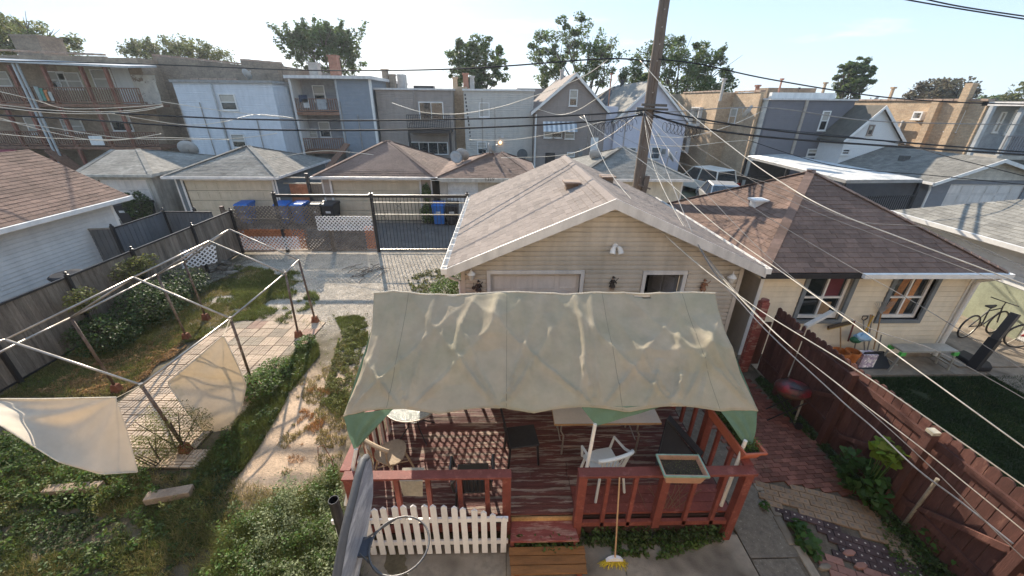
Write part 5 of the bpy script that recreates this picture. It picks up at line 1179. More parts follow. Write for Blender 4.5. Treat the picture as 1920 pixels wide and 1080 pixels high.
# ================================================================ BY THE CREAM GARAGE
# aluminium work platform
bx0, bx1, by0, by1 = 9.05, 10.35, 7.1, 7.42; bz = .55
t = T('work_platform', 'aluminium step platform with green corner brackets against the cream garage', 'bench', (9.7, 7.25, .03))
alu = mat('aluminium', (.42, .41, .38), .45, var=.2, metal=.4, bump=.1)
mb = MB(); mb.box(bx0, bx1, by0, by1, bz, bz+.035); mb.build('platform', alu, t); grn = mat('green_bracket', (.1, .42, .1), .5)
for x in (bx0+.03, bx1-.03):
    for y in (by0+.02, by1-.02):
        mb = MB(); o = -.12 if x < 9.5 else .06; mb.bar((x, y, bz), (x+o, y, .03), .04, .025); mb.build('leg', alu, t); mb = MB(); mb.box(x-.06, x+.06, y-.03, y+.03, bz-.09, bz-.0); mb.build('corner_bracket', grn, t)
    mb = MB(); mb.bar((x, by0, .2), (x, by1, .2), .03); mb.build('rung', alu, t)
# tools
def stick(name, label, a, b, r, m, head=None, group='garden tools leaning on the cream garage'):
    t = T(name, label, 'garden tool', (a[0], a[1], .03), group); mb = MB(); mb.tube([a, b], r, 7); mb.build('handle', m, t)
    if head: head(t, Vector(a), Vector(b))
whd = mat('wooden_handle', (.32, .2, .1), .7, var=.2); gsk = mat('grey_handle', (.2, .19, .18), .6)
def shovelhead(t, a, b): mb = MB(); mb.prism([a+Vector((-.17, -.02, .0)), a+Vector((.17, -.02, 0)), a+Vector((.19, -.07, .34)), a+Vector((-.19, -.07, .34))], (0, .02, 0)); mb.build('blade', bink, t)
def dhandle(t, a, b):
    shovelhead(t, a, b); mb = MB(); mb.tube([b, b+Vector((-.06, 0, .05)), b+Vector((-.06, 0, .12)), b+Vector((.06, 0, .12)), b+Vector((.06, 0, .05)), b], .012, 6); mb.build('grip', bink, t)
def broomhead(t, a, b):
    mb = MB(); mb.bar(b+Vector((-.32, -.06, -.05)), b+Vector((.25, 0, .06)), .05, .06); mb.build('brush_block', mat('brush_brown', (.1, .07, .045), .9), t); mb = MB(); mb.bar(b+Vector((-.32, -.06, -.09)), b+Vector((.25, 0, .02)), .04, .04); mb.build('brush_bristles', mat('brush_yellow', (.45, .3, .1), .9), t)
def rakehead(t, a, b):
    mb = MB()
    for k in range(11): u = (k-5)/5; mb.tube([b, b+Vector((u*.24-.03, 0, .32-abs(u)*.04))], .004, 4)
    for h in (.15, .3): mb.tube([b+Vector((-.26*h/.3, 0, h)), b+Vector((.2*h/.3, 0, h))], .004, 4)
    mb.build('tines', mat('rake_wire', (.3, .3, .3), .6), t)
stick('push_broom', 'upside down push broom with dark head leaning beside the left cream garage window', AY(1576, 655, 7.45), AY(1576, 608, 7.62), .014, whd, broomhead)
stick('snow_shovel', 'snow shovel with black D shaped grip left of the second window', AY(1622, 680, 7.3), AY(1619, 601, 7.62), .014, gsk, dhandle)
stick('garden_fork', 'tool with reddish painted handle leaning among the pots', AY(1590, 640, 7.5), AY(1603, 600, 7.62), .018, mat('maroon_handle', (.2, .05, .04), .6))
stick('hoe', 'tool with yellow handle crossing another behind the snow shovel', AY(1618, 628, 7.5), AY(1638, 592, 7.62), .016, mat('yellow_handle', (.5, .3, .05), .5))
stick('spade', 'brown wooden handled spade standing behind the yellow handle', AY(1622, 640, 7.5), AY(1633, 590, 7.64), .016, whd, None)
stick('dustpan_pole', 'grey metal pole upright beside the brown spade', AY(1628, 640, 7.5), AY(1636, 590, 7.64), .012, gsk, None)
stick('leaf_rake', 'wire leaf rake turned tines up beneath the second window', AY(1638, 655, 7.45), AY(1652, 588, 7.62), .014, whd, rakehead)
for k, (px, label) in enumerate([(1603, 'black snow shovel blade standing behind the red fence tops'), (1628, 'grey black shovel blade right of the other shovel blade'), (1648, 'rounded black scoop lying right of the shovels')]):
    a = AZ(px, 688, .03); t = T('shovel_blade', label, 'shovel', a, 'shovel blades on the concrete strip'); mb = MB(); w = .2
    mb.prism([a+Vector((-w, -.1, .02)), a+Vector((w, -.1, .02)), a+Vector((w*.85, .18, .3)), a+Vector((-w*.85, .18, .3))], (0, .02, .01)); mb.build('blade', bink, t); mb = MB(); mb.tube([a+Vector((0, .18, .3)), a+Vector((.03, .3, .7))], .015, 6); mb.build('handle', gsk, t)
for k, (px, py, r, label) in enumerate([(1581, 652, .17, 'orange clay pot with dark tools in it beside the fence'), (1601, 656, .15, 'second orange pot next to the tools')]):
    a = AY(px, py, 7.35); a.z = .03; t = T('clay_pot', label, 'pot', a, 'orange pots by the garage'); mb = MB(); mb.lathe(a, [(r*.7, 0), (r, .32), (r*1.08, .32), (r*1.08, .4), (r*.9, .4), (r*.85, .2)], 18, cap=False); mb.build('pot', mat('orange_clay', (.46, .15, .04), .7), t)
    mb = MB(); mb.lathe(a+Z_*.25, [(.01, 0), (r*.85, .01)], 14, cap=False); mb.build('soil', soilm, t)
a = AY(1618, 632, 7.4); mb = MB(); mb.ball(a, .2, 1, .6, .55, 10, 6); mb.v = [v+Vector((random.uniform(-.03, .03), 0, random.uniform(-.02, .02))) for v in mb.v]; tag(mb.build('blue_bag', mat('blue_plastic_bag', (.25, .42, .6), .3, spec=.6), bevel=0), 'crumpled pale blue plastic bag among the tools', 'bag')
a = AY(1605, 637, 7.4); mb = MB(); mb.ball(a, .14, 1, .6, .6, 10, 6); tag(mb.build('green_pot', mat('green_plastic', (.02, .12, .06), .4)), 'dark green plastic pot lying behind the orange pots', 'pot')
a = AY(1630, 660, 7.3); mb = MB(); mb.box(a.x-.2, a.x+.15, a.y-.1, a.y+.1, .03, .42); tag(mb.build('patterned_bag', mat('purple_pattern', (.42, .33, .42), .7, var=.5, scale=12, col2=(.7, .66, .66), c2pos=(.5, .55), c2scale=10)), 'white and purple patterned bag standing between the shovels', 'bag')
# fallen white downspout length
mb = MB(); a, b = AY(1560, 585, 7.55), AY(1510, 612, 7.3); mb.bar(a, b, .09, .07); tag(mb.build('loose_downspout', white), 'loose white downspout section leaning under the left cream garage window', 'pipe')
# black hoop stand
t = T('hoop_stand', 'black square basketball post tilted on a flat black base', 'hoop stand', (11.4, 6.8, .03))
a = AZ(1822, 690, .15); b = AY(1905, 588, 7.15)
mb = MB(); mb.bar(a, a.lerp(b, .55), .17, .17); mb.build('lower_post', bink, t); mb = MB(); mb.bar(a.lerp(b, .55), b, .13, .13); mb.build('upper_post', mat('dark_grey_post', (.05, .05, .055), .5), t)
q = [AZ(1786, 672, .0), AZ(1800, 666, 0), AZ(1850, 690, 0), AZ(1855, 700, 0), AZ(1830, 700, 0)]; q = [Vector((v.x, v.y, .04)) for v in q]; mb = MB(); mb.prism(q, (0, 0, .13)); mb.build('base', bink, t, bevel=.02)
# bicycles
def bicycle(cx, cy, cz, rz, m, label, scale=1.0):
    M = TM(cx, cy, cz, rz); t = T('bicycle', label, 'bicycle', (cx, cy, cz), 'bicycles by the white garage')
    r = .33
    for k, x in enumerate((-.52, .52)):
        mb = MB(); mb.tube([(x+r*math.cos(a*math.pi/14), 0, r+r*math.sin(a*math.pi/14)) for a in range(28)], .02, 7, closed=True); w = place(mb, M).build('tyre', bink, t)
        mb = MB(); mb.tube([(x+r*.93*math.cos(a*math.pi/14), 0, r+r*.93*math.sin(a*math.pi/14)) for a in range(28)], .009, 6, closed=True)
        for a in range(14): mb.bar((x, 0, r), (x+r*.92*math.cos(a*math.pi/7), 0, r+r*.92*math.sin(a*math.pi/7)), .003)
        place(mb, M).build('spoked_rim', alu, w)
    mb = MB(); S1, S2, B, H_, = Vector((-.12, 0, .75)), Vector((-.08, 0, .86)), Vector((-.05, 0, .3)), Vector((.36, 0, .78))
    for p, q in ((B, S1), (B, H_-Z_*.12), (S1, H_), (Vector((-.52, 0, r)), B), (Vector((-.52, 0, r)), S1)): mb.tube([p, q], .016, 7)
    mb.tube([H_+Vector((-.02, 0, .06)), Vector((.42, 0, .6)), Vector((.52, 0, r))], .016, 7); place(mb, M).build('frame', m, t)
    mb = MB(); mb.tube([H_+Z_*.06, H_+Z_*.16], .012); mb.tube([H_+Vector((-.08, -.27, .2)), H_+Vector((0, -.1, .17)), H_+Vector((0, .1, .17)), H_+Vector((-.08, .27, .2))], .013, 7); place(mb, M).build('handlebar', blacki, t)
    mb = MB(); mb.tube([S1, S2], .012); mb.prism([(-.22, -.07, .86), (-.22, .07, .86), (.05, .02, .87), (.05, -.02, .87)], (0, 0, .04)); place(mb, M).build('saddle', bink, t)
    mb = MB(); mb.lathe((-.05, .04, .3), [(.09, -.005), (.09, .005)], 16, 'y'); mb.bar((-.05, .06, .3), (.08, .06, .2), .02); mb.bar((-.05, -.06, .3), (-.18, -.06, .4), .02); place(mb, M).build('crank', galv, t)
p = AZ(1815, 632, .06); bicycle(p.x+.35, p.y+.1, .06, 12, mat('bike_black', (.03, .03, .035), .4), 'black bicycle parked between the cream garage corner and the black post')
p = AZ(1918, 655, .06); bicycle(p.x+.4, p.y, .06, -12, mat('bike_red', (.4, .02, .02), .35), 'red framed bicycle cut by the right edge of the photo')
mb = MB(); p = AZ(1850, 615, .06); mb.ball(p+Vector((.3, .6, .55)), .3, 1.3, .5, .7, 8, 5)
# own porch railing corner
t = T('porch_railing', 'white porch railing corner at the bottom right edge of the photo', 'railing', (.85, .35, 4.4))
a, b = AZ(2040, 1040, 4.95), AZ(1900, 1200, 4.95)
mb = MB(); mb.bar(a, b, .055, .03); mb.build('top_rail', white, t, bevel=.004); mb = MB(); mb.bar(a+Vector((.05, -.03, -.03)), b+Vector((.05, -.03, -.03)), .05, .05); mb.build('under_rail', white, t, bevel=.004)
# ================================================================ FAR GARAGES ALONG THE ALLEY
def hip_garage(label, x0, x1, y0, y1, ez, top, wallm, roofm, trimm, door=None, doorm=None, ov=.28, apex=None, cat='garage', brd=.13, expo=.15, siding=True):
    """apex: (xa, ya, xb, yb) ridge ends"""
    t = T('alley_garage', label, cat, ((x0+x1)/2, (y0+y1)/2, 0), 'garages across the alley')
    hol = [(door[0]-x0, door[1]-x0, 0, door[2])] if door else []
    wall(t, 'front_wall', (x0, y0, 0), X_, -Y_, x1-x0, ez, hol, wallm)
    mb = MB(); mb.box(x0, x0+.12, y0+.12, y1, 0, ez); mb.box(x1-.12, x1, y0+.12, y1, 0, ez); mb.box(x0+.12, x1-.12, y1-.12, y1, 0, ez); mb.build('side_wall', wallm, t)
    if siding: clad(t, (x0, y0, 0), X_, -Y_, [(0, 0), (x1-x0, 0), (x1-x0, ez-.05), (0, ez-.05)], [(door[0]-x0-.1, door[1]-x0+.1, 0, door[2]+.1)] if door else [], wallm, expo=brd, t=.014, stuff=True)
    if door:
        a, b, h = door; mb = MB()
        for k in range(4): mb.box(a, b, y0+.06, y0+.1, k*h/4+.008, (k+1)*h/4-.008)
        d = mb.build('garage_door', doorm or doorb, t)
        n = 8
        for k in range(4):
            for j in range(n):
                u0 = a+(b-a)*(j+.1)/n; u1 = a+(b-a)*(j+.9)/n; pm = MB(); pm.box(u0, u1, y0+.045, y0+.059, (k+.18)*h/4, (k+.82)*h/4); pm.build('door_panel', doorm or doorb, d)
        mb = MB(); mb.box(a-.1, a, y0-.03, y0+.1, 0, h+.1); mb.box(b, b+.1, y0-.03, y0+.1, 0, h+.1); mb.box(a, b, y0-.03, y0+.1, h, h+.1); mb.build('door_frame', trimm, t)
    xa, ya, xb, yb = apex; e = [(x0-ov, y0-ov, ez), (x1+ov, y0-ov, ez), (x1+ov, y1+ov, ez), (x0-ov, y1+ov, ez)]; A, B = (xa, ya, top), (xb, yb, top)
    mb = MB(); mb.add(e+[A, B], [(0, 1, 5, 4), (1, 2, 5), (2, 3, 4, 5), (3, 0, 4), (0, 3, 2, 1)]); mb.build('roof', roofm, t)
    u = lambda p: (p[0], p[1], p[2]+.004)
    shingles(t, [u(e[0]), u(e[1]), u(B), u(A)] if abs(xa-xb)+abs(ya-yb) > .05 else [u(e[0]), u(e[1]), u(A)], roofm, .3, expo)
    shingles(t, [u(e[3]), u(e[0]), u(A)], roofm, .3, expo); shingles(t, [u(e[1]), u(e[2]), u(B)], roofm, .3, expo)
    for p, q in ((e[0], A), (e[1], B), (e[2], B), (e[3], A)):
        mb = MB(); p = Vector(p); q = Vector(q)
        for k in range(22): a_ = p.lerp(q, k/22); b_ = p.lerp(q, (k+1.15)/22); mb.bar(a_+Z_*.01, b_+Z_*.024, .22, .014)
        tag(mb.build('hip_cap', roofm, t), kind='stuff')
    mb = MB(); mb.box(x0-ov-.08, x1+ov+.08, y0-ov-.09, y0-ov, ez-.12, ez+.0); mb.build('gutter', trimm, t)
    mb = MB(); mb.box(x1+ov, x1+ov+.03, y0-ov, y1+ov, ez-.12, ez-.0); mb.box(x0-ov-.03, x0-ov, y0-ov, y1+ov, ez-.12, ez-.0); mb.build('fascia', trimm, t)
    mb = MB(); mb.box(x0-.02, x0+.05, y0-.03, y0-.002, 0, ez); mb.box(x1-.05, x1+.02, y0-.03, y0-.002, 0, ez); mb.build('corner_board', trimm, t)
    return t
slate = mat('slate_siding', (.13, .15, .165), .7, var=.1, boards=.12, rand=0); taupe = mat('taupe_siding', (.33, .285, .255), .7, var=.08, rand=0)
oldw = mat('old_white_wood', (.44, .43, .4), .8, var=.15, stain=.3, rand=0); stucco = mat('stucco', (.56, .52, .44), .85, var=.1, stain=.2, rand=0)
y0 = 19.75
X = lambda px, py=330, y=19.45: AY(px, py, y).x
hip_garage('grey roofed alley garage with yellowish weathered door behind the black carts', X(150), X(272), y0, 25.6, 2.3, 3.05, oldw, warmgreys, oldw, (X(168), X(260), 2.0), doorw, apex=(X(240, 290, 22.5)-.8, 22.6, X(240, 290, 22.5)+.3, 22.9))
hip_garage('wide alley garage with beige door and greenish grey hipped roof, left of the lattice screen', X(316), X(508), y0, 25.6, 2.22, 3.28, slate, warmgreys, trimw, (X(330), X(500), 1.98), doorb, apex=(X(455, 278, 22.4), 22.6, X(455, 278, 22.4)+.15, 22.75))
hip_garage('taupe sided alley garage with beige door and brown hipped roof behind the iron gate', X(596), X(806), y0, 25.4, 2.25, 3.6, taupe, browns, trimw, (X(614), X(782), 2.0), doorb, apex=(X(722, 272, 22.4), 22.5, X(722, 272, 22.4)+.15, 22.7))
tg = hip_garage('old white alley garage numbered 1319 with dishes on its brown roof', X(822), X(1000), y0, 25.0, 2.2, 3.05, oldw, browns, oldw, (X(836), X(895), 1.95), mat('pale_blue_door', (.55, .6, .66), .5), apex=(X(915, 294, 22.4), 22.2, X(925, 294, 22.4)+.5, 22.7))
hip_garage('stucco walled alley garage with grey roof behind the utility pole', X(1085), X(1288), y0, 25.2, 2.2, 3.35, stucco, greys, trimw, None, apex=(X(1160, 286, 22.4), 22.4, X(1160, 286, 22.4)+.4, 22.8), siding=False)
# the house number
cu = bpy.data.curves.new('number', 'FONT'); cu.body = '1319'; cu.size = .24; cu.extrude = .004; cu.align_x = 'CENTER'
to = bpy.data.objects.new('tmp', cu); COL.objects.link(to); bpy.context.view_layer.update()
me = bpy.data.meshes.new_from_object(to.evaluated_get(bpy.context.evaluated_depsgraph_get())); me.materials.clear(); me.materials.append(blacki)
bpy.data.objects.remove(to); no = bpy.data.objects.new('house_number', me); link(no, tg)
pn = AY(918, 344, 19.36); no.matrix_local = Matrix.Translation(Vector((pn.x, 19.345, 2.1))-ORG[tg.name]) @ Matrix.Rotation(R(90), 4, 'X')
mb = MB(); mb.box(X(825), X(1000), 19.36, 19.4, 2.02, 2.19); mb.build('fascia_board', oldw, tg)
# big white garage on the left edge
t = T('white_garage', 'white sided garage with brown shingle roof at the left edge', 'garage', (-16.3, 9, 0)); wx = -13.05; wy1 = 13.2; ez = 2.6; ex = -12.65
mb = MB(); mb.box(-17.4, wx, 1.0, wy1, 0, ez); mb.prism([(-17.4, wy1, ez), (wx, wy1, ez), (-15.2, wy1, 3.9)], (0, -.2, 0)); mb.build('wall', wsiding, t)
clad(t, (wx, 1.0, .1), Y_, X_, [(0, 0), (wy1-1.0, 0), (wy1-1.0, ez-.15), (0, ez-.15)], [], wsiding, expo=.115, t=.016)
clad(t, (wx-4.3, wy1, .1), X_, Y_, [(0, 0), (4.3, 0), (4.3, ez-.15), (0, ez-.15)], [], wsiding, expo=.115, t=.016, stuff=True)
rz = 4.06; rxx = -15.2; ye = wy1+.35
E0, E1 = (ex, .8, ez), (ex, ye, ez); R0, R1 = (rxx, .8, rz), (rxx, ye, rz); E2, E3 = (-17.75, ye, ez), (-17.75, .8, ez)
mb = MB(); mb.add([E0, E1, E2, E3, R0, R1], [(0, 1, 5, 4), (1, 2, 5), (2, 3, 4, 5), (3, 0, 4), (0, 3, 2, 1)]); mb.build('roof', browns, t)
u = lambda p: (p[0], p[1], p[2]+.004)
shingles(t, [u(E0), u(E1), u(R1), u(R0)], browns, .3, .145, nparts=300); shingles(t, [u(E2), u(E3), u(R0), u(R1)], browns, .3, .145)
mb = MB(); mb.box(ex-.0, ex+.1, .8, ye+.02, ez-.12, ez+.0); mb.build('gutter', white, t); mb = MB(); mb.box(wx+.004, ex, .8, ye, ez-.16, ez-.13); mb.build('soffit', trimw, t)
mb = MB(); mb.box(wx-.05, wx+.03, wy1-.06, wy1+.03, 0, ez-.16); mb.build('corner_board', white, t)
# grey gable garage and carport at right
x0, x1 = AY(1752, 345, 19.6).x, AY(1752, 345, 19.6).x+6.6; ez, rz, rx_ = 2.2, 3.25, AY(1888, 300, 19.3).x
t = T('grey_gable_garage', 'long grey roofed gable garage with white door across the alley at right', 'garage', ((x0+x1)/2, 23, 0), 'garages across the alley')
gs = mat('grey_wall', (.2, .2, .215), .7, var=.08, boards=.12, rand=0)
wall(t, 'front_wall', (x0, 19.7, 0), X_, -Y_, x1-x0, ez, [(1.0, 5.0, 0, 1.98)], gs); mb = MB(); mb.box(x0, x0+.12, 19.82, 27.5, 0, ez); mb.build('side_wall', gs, t)
clad(t, (x0, 19.7, ez), X_, -Y_, [(0, 0), (x1-x0, 0), (rx_-x0, rz-ez-.05)], [], mat('pale_gable_siding', (.52, .48, .42), .6, stain=.15), expo=.16, t=.03)
mb = MB(); mb.prism([(x0, 19.82, ez), (x1, 19.82, ez), (rx_, 19.82, rz-.06)], (0, -.12, 0)); mb.build('gable_wall', gs, t)
mb = MB(); mb.box(x0+1.0, x0+5.0, 19.76, 19.8, 0, 1.98); d = mb.build('garage_door', doorw, t)
for k in range(4):
    for j in range(6): mb = MB(); mb.box(x0+1.06+j*.66, x0+1.6+j*.66, 19.745, 19.759, k*.49+.07, k*.49+.42); mb.build('door_panel', doorw, d)
yb = 28.0
for (ea, eb) in ((x0-.3, 1), (x1+.3, -1)):
    q = [(ea, 19.35, ez-.1), (ea, yb, ez-.1), (rx_, yb, rz), (rx_, 19.35, rz)]; mb = MB(); mb.prism(q, (0, 0, -.06)); mb.build('roof', greys, t)
    qq = [(a, b, c+.004) for a, b, c in q]
    shingles(t, [qq[1], qq[0], qq[3], qq[2]] if eb > 0 else [qq[0], qq[1], qq[2], qq[3]], greys, .3, .15)
mb = MB()
for (xa, za, xb, zb) in [(x0-.35, ez-.1, rx_, rz+.02), (rx_, rz+.02, x1+.35, ez-.1)]: mb.hexa([(xa, 19.3, za-.17), (xb, 19.3, zb-.17), (xb, 19.3, zb), (xa, 19.3, za)], [(xa, 19.34, za-.17), (xb, 19.34, zb-.17), (xb, 19.34, zb), (xa, 19.34, za)])
mb.build('rake_board', white, t); mb = MB(); mb.box(x0-.42, x0-.31, 19.3, yb, ez-.2, ez-.09); mb.tube([(x0-.36, 19.45, ez-.2), (x0-.1, 19.6, ez-.5), (x0-.06, 19.62, .1)], .05); mb.build('gutter', white, t)
v = AY(1698, 296, 23); mb = MB(); z = 2.85; mb.box(v.x-.18, v.x+.18, 22.9, 23.25, z-.2, z+.12); mb.build('vent', mat('dark_vent', (.08, .08, .08), .7), t)
# carport
cp = T('corrugated_carport', 'white corrugated carport roof on posts over dark railings', 'carport', (18, 22, 0)); C00, C10 = AZ(1588, 338, 2.3), AZ(1730, 337, 2.25); C01, C11 = AZ(1402, 293, 2.35), AZ(1470, 289, 2.45)
cm = mat('corrugated_white', (.68, .7, .72), .4, var=.1, stain=.15, transl=.25, col2=(.5, .55, .6), c2pos=(.55, .6), c2scale=.8)
n = 60; mb = MB(); V = []
for k in range(n*2+1):
    f = k/(2*n); p, q = C00.lerp(C10, f), C01.lerp(C11, f); z = .03*(k % 2); V += [p+Z_*z, q+Z_*z]
mb.add(V, [(2*k, 2*k+2, 2*k+3, 2*k+1) for k in range(2*n)]); o = mb.build('roof_sheet', cm, cp); md = o.modifiers.new('th', 'SOLIDIFY'); md.thickness = .01
mb = MB(); mb.bar(C00-Z_*.08, C10-Z_*.08, .06, .12); mb.bar(C01-Z_*.08, C11-Z_*.08, .06, .12); mb.bar(C00-Z_*.08, C01-Z_*.08, .06, .12); mb.build('beam', mat('grey_beam', (.3, .3, .3), .6), cp)
for p in (C00, C10, C01, C11, C00.lerp(C01, .5)): mb = MB(); mb.box(p.x-.06, p.x+.06, p.y, p.y+.12, 0, p.z-.14); mb.build('post', blacki, cp)
mb = MB()
for k in range(34): p = C00.lerp(C10, k/33); mb.box(p.x-.012, p.x+.012, p.y-.01, p.y+.014, .1, 1.5)
mb.bar(C00-Z_*.9, C10-Z_*.8, .04); rl = mb.build('railing_bars', blacki, cp); tag(rl, kind='stuff')
mb = MB(); a = C01; mb.box(C01.x, C11.x, C01.y-.6, C01.y-.5, 0, 2.1); mb.build('back_wall', mat('dark_back', (.05, .05, .055), .9), cp)
# white sided garage at the right edge
t = T('white_sided_garage', 'white lapped garage with grey shingle roof at the right edge', 'garage', (16, 9.5, 0)); x0, y1, ez = 13.5, 12.1, 2.45
hol = []
mb = MB(); mb.box(x0+.02, 20, 5.2, y1, 0, ez-.05); mb.build('wall', wsiding, t)
clad(t, (x0, 5.2, .12), Y_, -X_, [(0, 0), (y1-5.2, 0), (y1-5.2, ez-.2), (0, ez-.2)], [(3.1, 4.6, 0, 1.25), (.6, 2.7, 0, 1.5)], wsiding, expo=.15, t=.03)
mb = MB(); mb.box(x0-.02, x0+.015, 8.35, 9.75, .05, 1.35); mb.build('green_panel', mat('sage_panel', (.33, .36, .27), .7), t); mb = MB(); mb.box(x0-.05, x0+.015, 5.85, 7.85, .05, 1.65); mb.build('board_door', doorw, t)
ex = 12.95; rz = 3.9; rxx = 16.4; E0, E1 = (ex, 4.8, ez), (ex, y1+.35, ez); R0, R1 = (rxx, 4.8, rz), (rxx, y1-2.9, rz)
mb = MB(); mb.add([E0, E1, (20.2, y1+.35, ez), (20.2, 4.8, ez), R0, R1], [(0, 1, 5, 4), (1, 2, 5), (2, 3, 4, 5), (3, 0, 4), (0, 3, 2, 1)]); mb.build('roof', greys, t)
shingles(t, [u(E1), u(E0), u(R0), u(R1)], greys, .3, .145, nparts=150)
mb = MB(); mb.box(ex-.1, ex, 4.8, y1+.4, ez-.12, ez); mb.build('gutter', white, t); mb = MB(); mb.box(ex, x0-.004, 4.8, y1+.35, ez-.17, ez-.14); mb.build('soffit', trimw, t)

# ================================================================ HOUSES BEYOND THE ALLEY
def house(name, label, loc): return T(name, label, 'building', loc, 'buildings beyond the alley')
def bx(par, nm, x0, x1, y0, y1, z0, z1, m): mb = MB(); mb.box(x0, x1, y0, y1, z0, z1); return mb.build(nm, m, par)
def fwin(par, px0, py0, px1, py1, y, mf=white, mg=glassd, blind=True, fw=.07, **k):
    a = AY(px0, py1, y); b = AY((px0+px1)/2+(px1-px0)/2, py0, y); w = abs(b.x-a.x); 
    return window(par, (a.x, y-.01, a.z), X_, -Y_, w, b.z-a.z, mf, mg, fw=fw, blind=(random.choice([.4, .5, .0]), blinds) if blind else None, **k)
def railing(par, a, b, z0, z1, m, sp=.14):
    a, b = Vector(a), Vector(b); L_ = (b-a).length; n = int(L_/sp); mb = MB()
    for k in range(n+1): p = a.lerp(b, k/n); mb.box(p.x-.022, p.x+.022, p.y-.022, p.y+.022, z0, z1)
    mb.bar(a+Z_*z1, b+Z_*z1, .09, .05); mb.bar(a+Z_*(z0+.05), b+Z_*(z0+.05), .05, .07); return mb.build('railing', m, par)
coping = mat('coping_tile', (.34, .25, .2), .7, var=.3, scale=3)
def cope(par, p, q, m=None, w=.3, n=None):
    p, q = Vector(p), Vector(q); n = n or int((q-p).length/.6); mb = MB()
    for k in range(n): a = p.lerp(q, k/n); b = p.lerp(q, (k+.9)/n); mb.bar(a+Z_*(.05 if k % 2 else .04), b+Z_*.06, w, .1)
    tag(mb.build('coping', m or coping, par), kind='stuff')
def chimney(par, px, pyt, pyb, y, wpx, m, nm='chimney'):
    a = AY(px-wpx/2, pyb, y); b = AY(px+wpx/2, pyt, y); mb = MB(); w = b.x-a.x; cx_ = AY(px, (pyt+pyb)/2, y).x
    mb.box(cx_-w/2, cx_+w/2, y, y+w, a.z-.6, b.z-.08); mb.box(cx_-w/2-.06, cx_+w/2+.06, y-.06, y+w+.06, b.z-.08, b.z+.04); return mb.build(nm, m, par)
# B1 far-left brick three-flat with wooden porches
y = 31.5; xl, xr = -38, AY(290, 200, y).x; zt = 7.75
h = house('brick_three_flat', 'brown brick three storey building with wooden back porches at far left', (-30, 36, 0))
bx(h, 'wall', xl, xr, y, 46, 0, zt+.3, brk_brown); cope(h, (xl, y+.1, zt+.75), (xr-2.2, y+.1, zt+.42)); 
bx(h, 'parapet', xl, xr-2.2, y, y+.25, zt+.3, zt+.38, brk_brown)
py = 29.4; xpr = AY(258, 180, py).x
for z, nm in ((5.0, 'porch_floor'), (2.3, 'porch_floor')): bx(h, nm, xl, xpr+.3, py, y-.005, z, z+.18, woodp); railing(h, (xl, py+.05, 0), (xpr+.2, py+.05, 0), z+.25, z+1.15, woodp, .16)
mb = MB(); mb.hexa([(xl, py-.4, 7.75), (xpr+.3, py-.4, 7.3), (xpr+.3, y-.01, 7.5), (xl, y-.01, 7.95)], [(xl, py-.4, 7.87), (xpr+.3, py-.4, 7.42), (xpr+.3, y-.01, 7.62), (xl, y-.01, 8.07)]); mb.build('porch_roof', mat('pale_roof_edge', (.45, .46, .47), .6), h)
for px in (-20, 24, 85, 155, 199):
    x = AY(px+8, 165, py).x; bx(h, 'porch_post', x-.09, x+.09, py+.06, py+.24, 0, 7.4, mat('red_post', (.24, .1, .07), .8))
for px in (38, 46): x = AY(px, 150, 29.2).x; mb = MB(); mb.tube([(x, 29.2, 7.5), (x+.0, 29.2, 0)], .07); mb.build('downspout', mat('grey_pipe', (.4, .42, .44), .5), h)
bx(h, 'siding_panel', AY(108, 130, y).x, AY(205, 130, y).x, y-.02, y-.001, 5.2, 7.5, mat('cream_panel', (.42, .38, .28), .8, var=.15)); bx(h, 'siding_panel', AY(205, 130, y).x+.1, AY(240, 130, y).x, y-.02, y-.001, 5.2, 7.5, wsiding)
for (a, b, c, d) in ((98, 136, 118, 164), (120, 138, 146, 166), (183, 132, 205, 164), (-4, 136, 12, 160), (125, 225, 150, 248), (215, 212, 238, 244), (60, 222, 80, 250)): fwin(h, a, b, c, d, y-.03)
a, b = AY(243, 140, y), AY(298, 195, y); mb = MB(); pts = [(243, 140), (290, 141), (293, 160), (300, 178), (303, 195), (272, 196), (262, 180), (250, 162)]; mb.prism([AY(p[0], p[1], y-.012) for p in pts], (0, .008, 0)); mb.build('whitewash_patch', mat('flaking_whitewash', (.6, .58, .54), .9, var=.15, col2=(.26, .2, .16), c2pos=(.56, .6), c2scale=2.2, bump=.4), h)
chimney(h, 50, 66, 100, 38, 34, brk_grey)
mb = MB(); mb.bar((AY(150, 262, py).x, py-.3, 0), (AY(95, 262, py).x, py-.3, 2.3), .9, .06, up=(0, 0, 1)); mb.build('stair', woodp, h)
bx(h, 'white_cloth', AY(165, 256, 29.3).x, AY(190, 256, 29.3).x, 29.3, 29.32, 2.6, 3.2, white)
for k, (px, cl_) in enumerate([(72, (.3, .35, .34)), (79, (.1, .25, .2)), (86, (.5, .2, .08)), (92, (.45, .45, .42))]):
    x = AY(px, 175, 29.3).x; bx(h, 'hanging_laundry', x-.14, x+.14, 29.3, 29.33, 5.35, 6.2-.1*k, mat('laundry_%s' % 'abcd'[k], cl_, .9))
h = house('maroon_awning_shed', 'low shed with maroon roof between the far left garages', (-33, 27, 0)); bx(h, 'wall', -37, -32.6, 26.5, 28, 0, 1.9, greyw); mb = MB(); mb.hexa([(-37.2, 26, 1.9), (-32.4, 26, 1.9), (-32.4, 28.2, 2.3), (-37.2, 28.2, 2.3)], [(-37.2, 26, 2.0), (-32.4, 26, 2.0), (-32.4, 28.2, 2.4), (-37.2, 28.2, 2.4)]); mb.build('roof', mat('maroon_roof', (.25, .04, .06), .7), h)
